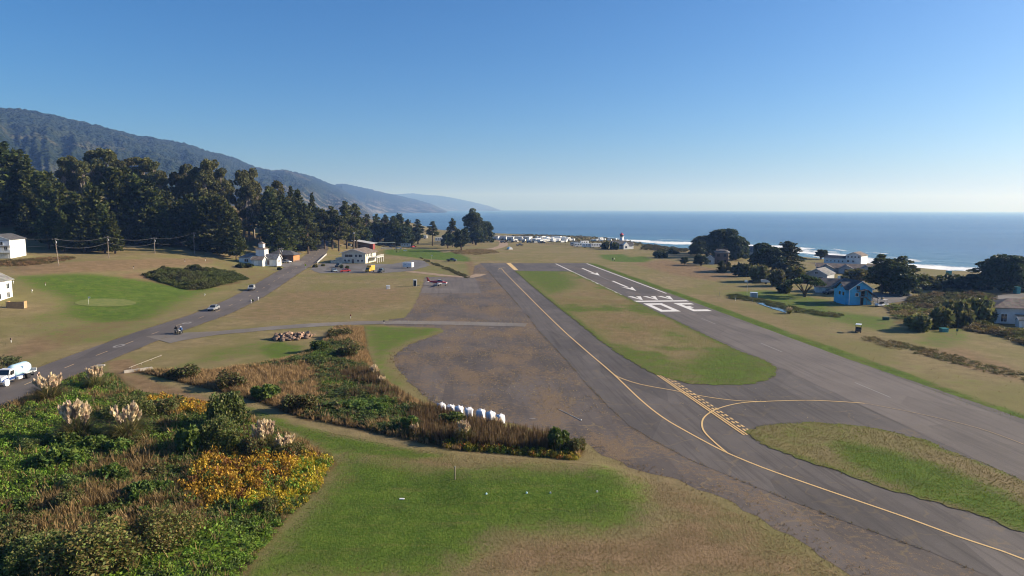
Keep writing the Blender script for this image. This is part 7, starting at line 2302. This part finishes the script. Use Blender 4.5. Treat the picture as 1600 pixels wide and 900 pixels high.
# trailers under the pines
for u, v, a, L, H, pm, lb in ((597, 371.5, 8, 12, 3.4, PAINTS["white"], "long white trailer glimpsed under the pines"), (630, 372, 4, 12, 3.6, PAINTS["tan"], "tan mobile home between the pine trunks"), (659, 373, -6, 10, 3.2, PAINTS["white"], "white trailer right of the tan mobile home"),
                              (687, 377.5, 10, 8, 3.4, PAINTS["white"], "white motorhome beneath the flat-topped pine"), (634, 386.5, 0, 7, 2.8, PAINTS["paleblue"], "pale blue trailer in the yard beyond the far green"), (578, 368, 5, 6, 2.6, PAINTS["white"], "small white trailer at the left under the pines")):
    rv("trailer_home", lb, "trailer", at(u, v), a, L, H, pm)
for i, (u, v, a, pm, kd) in enumerate(((786, 379.5, 20, "dark", "suv"), (793, 378.5, 60, "dark", "pickup"), (800, 379, 100, "dark", "suv"), (827, 379.5, 10, "navy", "suv"), (812, 384, 30, "dark", "pickup"), (806, 378, 140, "silver", "sedan"), (818, 379, 80, "dark", "sedan"), (848, 380, 0, "dark", "suv"), (836, 379.7, 45, "silver", "suv"), (613, 386.5, 0, "dark", "suv"), (646, 386.8, 60, "red", "suv"), (606, 376.5, 10, "dark", "suv"), (613.5, 375.5, 70, "white", "suv"))):
    car("parked_car", ("%s %s parked " % ({"dark": "dark", "navy": "navy blue", "silver": "silver", "red": "red", "white": "white"}[pm], {"suv": "car", "sedan": "saloon car", "pickup": "pickup"}[kd])) +
        ["at the left end of the field by the cabins", "on the grass just right of the leftmost car", "in the middle of the cluster by the cabins", "at the right of the cluster below the cabins", "nearest the blue tent", "behind the cluster of dark cars", "between the dark cluster and the navy car", "alone on the track by the camp fence", "next to the navy blue one", "beside the green shelter", "at the end of the yard beyond the far green", "under the pines on the slope", "beside the dark one under the pines"][i],
        "car", at(u, v), a, PAINTS[pm], kd, "cars by the camp ground" if i < 9 else None)
t = thing("dome_tent", "blue and white dome tent pitched alone on the grass", "tent", at(796, 389.5), 0.4)
m = MB(); m.lathe([(2.1, 0), (1.9, .7), (1.3, 1.35), (.5, 1.7), (.05, 1.75)], 10); m.build("canopy", PAINTS["skyblue"], t, True)
m = MB(); m.prism([(-1.6, 0), (1.6, 0), (1.0, 1.2), (0, 1.6), (-1.0, 1.2)], -2.6, -1.6, 'y'); m.build("porch", PAINTS["white"], t)
# camp fence
F0, F1 = at(843, 381.5), at(895, 384)
f = thing("wire_fence", "long low wire fence before the trailer park", "fence", (0, 0, 0))
m = MB()
for i in range(15):
    q = F0.lerp(F1, i / 14); z_ = float(hgt(q.x, q.y)); m2 = MB(); m2.box(q.x - .08, q.x + .08, q.y - .08, q.y + .08, z_ - .2, z_ + 1.2); m2.build("post", WOODPOLE, f)
for hgt_ in (.5, 1.05): m.tube([(F0.lerp(F1, i / 14).x, F0.lerp(F1, i / 14).y, float(hgt(F0.lerp(F1, i / 14).x, F0.lerp(F1, i / 14).y)) + hgt_) for i in range(15)], .05, 4)
m.build("rail", WOODPOLE, f)

# ------------------------------------------------------------------ poles and wires
def utility_pole(label, u, vb, vt, lamp=False, dx=0.0):
    p = at(u, vb)
    d = math.hypot(p.x, p.y)
    tr = ray(u, vt)
    h = CAM_H + tr[2] / math.hypot(tr[0], tr[1]) * d - p.z
    t = thing("utility_pole", label, "utility pole", p, 0)
    m = MB(); m.tube([(0, 0, -1), (dx, 0, h)], [.17, .11], 8); m.build("pole", WOODPOLE, t)
    if lamp:
        m = MB(); m.box(-.5, .5, -.25, .25, h - .9, h); m.build("floodlight", PAINTS["white"], t)
    else:
        m = MB(); m.box(dx - 1.1, dx + 1.1, -.06, .06, h - .55, h - .42); m.build("crossarm", WOODPOLE, t)
        m = MB()
        for x_ in (-1, -.4, .4, 1): m.lathe([(.05, h - .42), (.07, h - .3), (.03, h - .2)], 6, (dx + x_, 0, 0))
        m.build("insulator", OFFWHITE, t)
        m = MB(); m.lathe([(.05, h - 1.9), (.22, h - 1.85), (.22, h - 1.1), (.05, h - 1.05)], 10, (dx + .32, 0, 0)); m.build("transformer", GREYM, t)
    return Vector((p.x + dx, p.y, p.z + h)), t


PO = [utility_pole("leaning utility pole with transformer, nearest the white house", 92, 415, 372, dx=-.7), utility_pole("utility pole before the firs, second from the left house", 170, 403.5, 369), utility_pole("utility pole on the bank, third from the left house", 242, 396, 371), utility_pole("utility pole at the right end of the fir wood's foot", 304, 397, 363), utility_pole("utility pole high on the grassy slope above the tower house", 395, 349, 337)]
utility_pole("grey pole standing in front of the low dark-roofed building", 437.5, 414, 388); utility_pole("shorter pole just right of the one at the low building", 440.5, 409, 387)
utility_pole("floodlight pole behind the clubhouse roof", 554, 393, 363, True); utility_pole("thin pole left of the floodlight pole", 548, 392, 382, True)
tops = [PO[0][0] + Vector((-70, -30, 2))] + [p[0] for p in PO]


def wire(a, b, sag, name, label):
    pts = []
    for i in range(13):
        f = i / 12; q = a.lerp(b, f); q.z -= sag * 4 * f * (1 - f); pts.append(q)
    c = MB(); c.tube(pts, .05, 5)
    return tag(c.build(name, WIRE), label, "power line", "wires strung between the poles")


wl = ["from the left edge to the leaning pole", "between the leaning pole and the second pole", "between the second and the third pole", "between the third pole and the wood's end pole", "from the wood's end pole to the slope pole"]
for i in range(5):
    wire(tops[i] + Vector((0, 0, -.25)), tops[i + 1] + Vector((0, 0, -.25)), 1.2, "power_line", "upper wire sagging " + wl[i])
    wire(tops[i] + Vector((0, 0, -2.6)), tops[i + 1] + Vector((0, 0, -2.6)), 1.5, "power_line", "lower wire sagging " + wl[i])

# ------------------------------------------------------------------ bulk bags on pallets
BAGM = plain("woven_white_bag", (.72, .72, .74), .8, var=.08, scale=3, spec=.2, bump=.3)
BAGS = [(689.3, 644.8), (703.4, 647.3), (717, 649.3), (732.4, 652), (751, 655), (766.6, 658.3), (782, 662.5)]
rb = np.random.default_rng(8)
for i, (u, v) in enumerate(BAGS):
    p = at(u, v) + Vector((0, 0, .03))
    rz = rb.random() * 1.5
    pal = thing("pallet", "wooden pallet under the %s white sack from the left" % ordinal(i + 1), "pallet", p, rz, "pallets under the white sacks")
    m = MB()
    for k in range(6): m.box(-.55, .55, -.55 + k * .19, -.42 + k * .19, .1, .125)
    m.build("deck_boards", WOODPOLE, pal)
    m = MB()
    for x_ in (-.55, -.05, .45): m.box(x_, x_ + .1, -.55, .55, 0, .098)
    m.build("bearers", WOODPOLE, pal)
    t = thing("bulk_bag", "bulging white bulk sack, %s from the left in the row of seven" % ordinal(i + 1), "sack", p + Vector((0, 0, .127)), rz, "white bulk sacks in a row")
    n = 20; rings = []
    hh = .98 * rb.uniform(.92, 1.06)
    prof = [(.46, 0), (.53, .04), (.56, .25), (.57, .55), (.57, .86), (.53, .97), (.30, 1.0), (.13, 1.08 + .08 * rb.random()), (.04, 1.16)]
    ph = rb.random() * 6
    for r_, z_ in prof:
        ring = []
        for k in range(n):
            a = 2 * math.pi * k / n
            sq = (abs(math.cos(a)) ** 7 + abs(math.sin(a)) ** 7) ** (-1 / 7)
            w_ = 1 + .045 * math.sin(a * 4 + ph) + .03 * math.sin(a * 7 + ph * 2 + z_ * 4) + .05 * rb.normal() * (z_ > .75)
            ring.append((r_ * sq * .93 * w_ * math.cos(a), r_ * sq * .93 * w_ * math.sin(a), z_ * hh))
        rings.append(ring)
    m = MB(); m.loft(rings); m.build("sack", BAGM, t, True)
    t.scale = (.93, .93, 1.1)
    for sx_, sy_ in ((-1, -1), (1, -1), (1, 1), (-1, 1)):
        m = MB(); x_, y_ = sx_ * .42, sy_ * .42
        m.tube([(x_, y_ - .1 * sy_, .78 * hh), (x_ * .92, y_ * .92, 1.12 * hh), (x_ - .1 * sx_, y_, .80 * hh)], .035, 5); m.build("lift_loop", BAGM, t)

# ------------------------------------------------------------------ heap of cut logs
LOGB = plain("log_bark", (.16, .115, .09), .95, var=.35, scale=5, spec=.1, bump=.4)
LOGE = plain("cut_log_end", (.38, .25, .18), .9, var=.2, scale=8, spec=.1)
kinds = []
for r_, L_ in ((.3, 1.0), (.24, .8), (.36, .7), (.2, 1.4)):
    t = thing("log", "cut log lying in the jumbled heap beside the access path", "log", (0, 0, 0), 0, "cut logs in the heap")
    m = MB(); m.lathe([(r_ * 1.03, -L_ / 2), (r_, 0), (r_ * .97, L_ / 2)], 10, (0, 0, 0), 'x'); m.build("bark", LOGB, t, True)
    for sg in (-1, 1):
        m = MB(); m.lathe([(r_ * .95, sg * (L_ / 2 + .002)), (.01, sg * (L_ / 2 + .012))], 10, (0, 0, 0), 'x'); m.build("cut_end", LOGE, t)
    kinds.append((t, r_))
cen = at(457, 532)
A_, B_ = at(430, 530), at(486, 527)
first = [True] * 4
for i in range(120):
    k = rr.randrange(4)
    f = rr.random(); q = A_.lerp(B_, f); dep = 3.4 * math.sin(math.pi * (.12 + .76 * f))
    y_ = (rr.random() * 2 - 1) * dep
    lift = max(0, (1 - abs(y_) / dep)) * rr.random() * .9
    pos = Vector((q.x, q.y + y_, 0)); pos.z = float(hgt(pos.x, pos.y)) + kinds[k][1] * .9 + lift
    o = kinds[k][0] if first[k] else copy_tree(kinds[k][0])
    first[k] = False
    o.location = pos; o.rotation_euler = (rr.random() * 3, rr.uniform(-.5, .5), rr.random() * 6.28)

# ------------------------------------------------------------------ golf course furniture
def flag(label, u, vb):
    t = thing("flagstick", label, "flag", at(u, vb) + Vector((0, 0, .05)))
    m = MB(); m.tube([(0, 0, -.2), (0, 0, 2.2)], .025, 6); m.build("stick", WHITE, t)
    m = MB(); m.box(.02, .55, -.01, .01, 1.75, 2.15); m.build("flag", WHITE, t)


flag("white flag on its stick in the near putting green", 138.5, 476)
flag("flagstick in the green beyond the clubhouse", 674, 405)
GREENM, gnt, gb = newmat("putting_green")
gk = NT(gnt); gco = gk.pos()
gk.l(gk.mix(gk.ramp(gk.noise(gco, .6, 5, .7), .3, .7), (.115, .145, .04), (.165, .178, .06)), gb.inputs["Base Color"])
gb.inputs["Roughness"].default_value = .95; gb.inputs["Specular IOR Level"].default_value = .1
pg = [(165 + 48 * math.cos(a) * (1 + .05 * math.sin(3 * a)), 473 + 6.3 * math.sin(a)) for a in np.linspace(0, 2 * math.pi, 33)[:-1]]
tag(sheet("putting_green_lawn", ground_poly(pg), .07, GREENM, 1.5, .1, 2.0), kind="structure")
for (u, v, pm, lb) in ((760, 772.5, "skyblue", "blue tee marker at the left end of the tee"), (823, 771, "skyblue", "blue tee marker in the middle of the tee"), (860, 771, "white", "white tee marker right of the middle blue one"), (933, 769, "white", "white tee marker at the right end of the tee")):
    t = thing("tee_marker", lb, "tee marker", at(u, v), R.random(), "tee markers on the near tee")
    m = MB(); m.box(-.1, .1, -.08, .08, 0, .17, taper=.25); m.build("block", PAINTS[pm], t, bevel=.03)
    m = MB(); m.tube([(0, 0, -.15), (0, 0, .02)], .015, 5); m.build("spike", STEEL, t)
t = thing("marker_post", "thin grey post on the lawn casting a long shadow", "post", at(711, 749))
m = MB(); m.tube([(0, 0, -.2), (0, 0, 1.3)], .055, 8); m.build("post", WOODPOLE, t)
m = MB(); m.lathe([(.07, 1.28), (.07, 1.34), (.02, 1.37)], 8); m.build("cap", GREYM, t)
t = thing("yardage_slab", "little white slab lying on the lawn left of the tee", "marker", at(628, 780))
m = MB(); m.box(-.25, .25, -.12, .12, 0, .08); m.build("slab", WHITE, t, bevel=.02)
for (u, v, h_, mt, lb) in ((71, 446, .9, BROWN_SIDING, "dark post with a white foot on the left fairway"), (17.5, 535, .9, BROWN_SIDING, "dark box on a stake in the rough at left"), (21, 443, .8, WHITE, "white stake by the corner of the left house"), (50, 457, .8, WHITE, "white stake on the rough left of the putting green"), (320, 462.5, .7, WHITE, "white stake on the fairway edge by the road"),
                           (392.5, 474, 1.1, WHITE, "left of two white roadside posts by the tiny bush"), (403.5, 469.5, 1.1, WHITE, "right of two white roadside posts by the tiny bush"), (548, 497.5, 1.0, RED_WALL, "small red-brown marker post by the access path"), (600, 505.5, .8, BLACK, "dark stub post on the near edge of the access path"), (289, 409.5, 1.2, BROWN_SIDING, "brown post in the field behind the brush mound"), (321, 408, 1.4, BROWN_SIDING, "brown box on a post left of the tower house"), (209, 419.5, .8, BLACK, "black marker box at the back of the fairway"), (1209 - 60, 470, .9, WHITE, "white stake on the grass near the pond bank")):
    t = thing("marker_post", lb, "post", at(u, v))
    m = MB(); m.tube([(0, 0, -.2), (0, 0, h_ * .6)], .05, 6); m.build("stake", WHITE, t)
    m = MB(); m.box(-.14, .14, -.12, .12, h_ * .6, h_, taper=.15); m.build("head", mt, t)


def cart(label, u, v, rz, pm, roof=True):
    t = thing("golf_cart", label, "golf cart", at(u, v) + Vector((0, 0, .02)), deg(rz))
    m = MB(); m.prism([(-1.2, .3), (1.2, .3), (1.25, .6), (.75, .95), (.6, .42), (-.2, .42), (-.25, .7), (-1.2, .75)], -.6, .6, 'y'); m.build("body", pm, t, bevel=.04)
    m = MB(); m.box(-.6, -.1, -.55, .55, .76, .86); m.box(-.65, -.55, -.55, .55, .86, 1.25); m.build("seat", BLACK, t, bevel=.03)
    if roof:
        m = MB(); m.box(-1.0, .8, -.62, .62, 1.82, 1.9); m.build("roof", PAINTS["white"], t, bevel=.03)
        m = MB()
        for x_, x2 in ((-.9, -.85), (.85, .65)):
            for sg in (-1, 1): m.tube([(x_, sg * .56, .7), (x2, sg * .56, 1.83)], .025, 5)
        m.build("roof_post", BLACK, t)
    for x_ in (-.8, .8):
        for y_ in (-.5, .5): wheel(t, x_, y_, .22, .18)


cart("dark golf cart with white roof alone on the field right of the runway", 1341, 519, 60, PAINTS["dark"])
cart("white golf cart parked below the driveway of the blue house", 1381, 478, 20, PAINTS["white"])
cart("open white cart beside the one with luggage near the blue house", 1374, 479, 200, PAINTS["white"], False)
cart("white golf cart on the far green beside the golfers", 633, 392.5, 10, PAINTS["white"])
t = thing("cart_luggage", "green bundle piled on the cart by the blue house", "bundle", at(1381, 478) + Vector((-.5, .1, 1.92)))
m = MB(); m.ball((0, 0, .3), .45, 10, 6, sc=(1, 1, .8)); m.build("bundle", CLOTH["khaki"], t, True)


def cabinet(name, label, cat, u, v, w, d_, h_, mat, rz=0, lid=None, doorm=None):
    t = thing(name, label, cat, at(u, v), deg(rz))
    m = MB(); m.box(-w / 2, w / 2, -d_ / 2, d_ / 2, -.1, h_); m.build("case", mat, t, bevel=.04)
    m = MB(); m.box(-w / 2 - .05, w / 2 + .05, -d_ / 2 - .05, d_ / 2 + .05, h_ + .003, h_ + .1); m.build("lid", lid or mat, t, bevel=.02)
    m = MB(); m.box(-w * .38, w * .38, -d_ / 2 - .03, -d_ / 2 - .003, .12, h_ * .93); dd = m.build("door", doorm or mat, t)
    m = MB(); m.box(w * .25, w * .31, -d_ / 2 - .06, -d_ / 2 - .032, h_ * .45, h_ * .55); m.build("handle", STEEL, dd)
    return t


cabinet("portable_toilet", "white portable toilet with a dark door by the aircraft pad", "portable toilet", 648.5, 447, 1.25, 1.25, 2.2, PAINTS["white"], 5, None, BLACK)
cabinet("utility_cabinet", "white cabinet standing alone on the dry field", "cabinet", 606.5, 451.5, 1.3, 1.0, 1.2, PAINTS["white"], 15, None, OFFWHITE)
TEAL = plain("teal_plastic", (.06, .26, .27), .5)
cabinet("portable_toilet", "teal portable toilet out on the shore field", "portable toilet", 1482, 432, 1.6, 1.6, 2.5, TEAL, 5, PAINTS["white"])
cabinet("portable_toilet", "teal portable toilet under the shore pines at the right", "portable toilet", 1588.5, 459, 1.5, 1.5, 2.3, TEAL, 5)
cabinet("utility_box", "dark green utility box on the lawn near the golf cart", "utility box", 1384, 500, 1.3, 1.0, .7, plain("dark_green_box", (.05, .10, .08), .6), 0)
cabinet("utility_box", "teal utility box on the short grass right of the ditch", "utility box", 1474.5, 518.5, 1.5, 1.2, .8, TEAL, 0)
t = thing("field_sign", "small dark sign on a post in the right-hand field", "sign", at(1495, 523))
m = MB(); m.tube([(0, 0, -.2), (0, 0, 1.2)], .04, 6); m.build("post", BLACK, t)
m = MB(); m.box(-.25, .25, -.05, -.042, .8, 1.4); m.build("panel", plain("dark_green_sign", (.04, .09, .06)), t)
t = thing("road_sign", "yellow-green diamond road sign at the car park turn", "sign", at(477.5, 420.5))
m = MB(); m.tube([(0, 0, -.2), (0, 0, 2.3)], .04, 6); m.build("post", STEEL, t)
m = MB(); m.prism([(0, 1.3), (.55, 1.85), (0, 2.4), (-.55, 1.85)], -.07, -.045, 'y'); m.build("panel", plain("sign_yellow", (.55, .62, .04)), t)
# weather station by the pond
t = thing("weather_mast", "mast with white instrument boxes on the lawn by the pond", "mast", at(1167, 463))
m = MB(); m.tube([(0, 0, -.3), (0, 0, 5.2)], .06, 6); m.build("mast", STEEL, t)
m = MB(); m.box(-.9, -.1, -.3, .3, 4.6, 5.3); m.build("instrument_box", PAINTS["white"], t, bevel=.05)
m = MB(); m.box(.5, 1.7, -.3, .3, 4.5, 5.3); m.build("dark_panel", BLACK, t)
m = MB(); m.tube([(-.5, 0, 4.55), (1.2, 0, 4.55)], .04, 5); m.build("crossbar", STEEL, t)
cabinet("instrument_cabinet", "white cabinet with grey door at the pond's left end", "cabinet", 1177.5, 466, 2.2, 1.6, 1.8, PAINTS["white"], -10, None, GREYM)
pond = ground_poly([(1181, 473), (1200, 472.5), (1228, 479), (1238, 486), (1228, 489), (1208, 483)])
WATER, wnt, wb = newmat("pond_water")
wb.inputs["Base Color"].default_value = (.05, .07, .09, 1); wb.inputs["Roughness"].default_value = .06
wk = NT(wnt); wk.bump(wk.noise(wk.pos(), 2.0, 3), .05, .05, wb)
tag(sheet("pond_water", pond, .09, WATER, 1.0, .15), kind="structure")
f = thing("pond_fence", "thin mesh fence post row along the pond", "fence", (0, 0, 0))
for i, (u, v) in enumerate(((1124, 462), (1150, 466), (1176, 474), (1205, 485), (1284, 489))):
    q = at(u, v); m = MB(); m.tube([(q.x, q.y, q.z - .2), (q.x, q.y, q.z + 1.3)], .04, 5); m.build("post", GREYM, f)
# boat on a trailer by the spreading tree
t = thing("trailer_boat", "white boat on a trailer beside the olive bush", "boat", at(1200, 443.5), deg(-15))
m = MB(); m.loft([[(-2.6, -.9, .7), (-2.6, .9, .7), (-2.6, .95, 1.5), (-2.6, -.95, 1.5)], [(.5, -.95, .65), (.5, .95, .65), (.5, 1.05, 1.55), (.5, -1.05, 1.55)], [(2.9, -.06, 1.1), (2.9, .06, 1.1), (2.9, .1, 1.7), (2.9, -.1, 1.7)]]); m.build("hull", PAINTS["white"], t)
m = MB(); m.prism([(-.6, 1.56), (.9, 1.56), (.4, 2.2), (-.5, 2.2)], -.7, .7, 'y'); m.build("windscreen", GLASS, t)
m = MB(); m.box(-2.6, 3.4, -.08, .08, .45, .6); m.build("trailer_frame", STEEL, t)
for y_ in (-1.0, 1.0): wheel(t, -.8, y_, .32)
# drain headwall and the pale rail by the road
t = thing("guard_rail_pole", "long pale pipe lying along the head of the ditch", "rail", (0, 0, 0))
q0, q1 = at(202, 577.5), at(253, 556.5)
m = MB(); m.tube([(q0.x, q0.y, q0.z + .35), (q1.x, q1.y, q1.z + .2)], .04, 8); m.build("pipe", plain('grey_pipe', (.30, .27, .22), .7), t)
for i in range(4):
    q = q0.lerp(q1, .05 + i * .3); m = MB(); m.box(q.x - .06, q.x + .06, q.y - .06, q.y + .06, q.z - .3, q.z + .28); m.build("support", WOODPOLE, t)
t = thing("culvert_headwall", "pale concrete slab at the mouth of the ditch", "headwall", at(216, 580), deg(40))
m = MB(); m.box(-2.2, 2.2, -.2, .2, -.5, .45); m.build("wall", plain("old_concrete", (.34, .31, .27), .9, var=.2), t, bevel=.03)
m = MB(); m.lathe([(.3, -.25), (.4, -.25), (.4, -.203), (.3, -.203)], 14, (0, 0, .05), 'y'); m.build("pipe_mouth", GREYM, t)
t = thing("concrete_block", "flat concrete block on the road verge near the pampas", "block", at(157, 572), deg(20))
m = MB(); m.box(-.7, .7, -.35, .35, -.1, .25); m.build("block", MATS["old_concrete"], t, bevel=.05)
# guard fence by the car park turn
q0, q1 = at(496, 412), at(510, 399)
t = thing("timber_guard_fence", "pale board fence along the road by the car park turn", "fence", (0, 0, 0))
n = 10
m = MB(); m.tube([(q0.x, q0.y, q0.z + .9), (q1.x, q1.y, q1.z + .9)], .12, 4); m.tube([(q0.x, q0.y, q0.z + .5), (q1.x, q1.y, q1.z + .5)], .12, 4); m.build("rail", OFFWHITE, t)
for i in range(n):
    q = q0.lerp(q1, i / (n - 1)); m = MB(); m.box(q.x - .1, q.x + .1, q.y - .1, q.y + .1, q.z - .3, q.z + 1.1); m.build("post", OFFWHITE, t)
# pale pipe lying on the apron and white tie-down marks
q0, q1 = flat(873, 640), flat(908, 657)
t = thing("apron_pipe", "white pole lying flat on the cracked apron", "pole", (0, 0, 0))
m = MB(); m.tube([(q0[0], q0[1], .06), (q1[0], q1[1], .04)], .03, 6); m.build("pole", OFFWHITE, t)
m = MB(); m.ball((q1[0], q1[1], .07), .1, 8, 5); m.build("end_cap", OFFWHITE, t)
wk_ = []
for (u, v, w_, l_) in ((738, 617.5, .2, 1.2), (832, 654, .25, .8), (690, 452, .3, 2.2), (659, 452, .3, 1.0), (768, 512, .25, 1.2), (700, 543, .2, 1.0)):
    p_ = Vector(flat(u, v)); wk_.append([p_ + Vector((-l_ / 2, -w_ / 2)), p_ + Vector((l_ / 2, -w_ / 2)), p_ + Vector((l_ / 2, w_ / 2)), p_ + Vector((-l_ / 2, w_ / 2))])
marks("tie_down_marking", wk_, .032, F_PAINT)
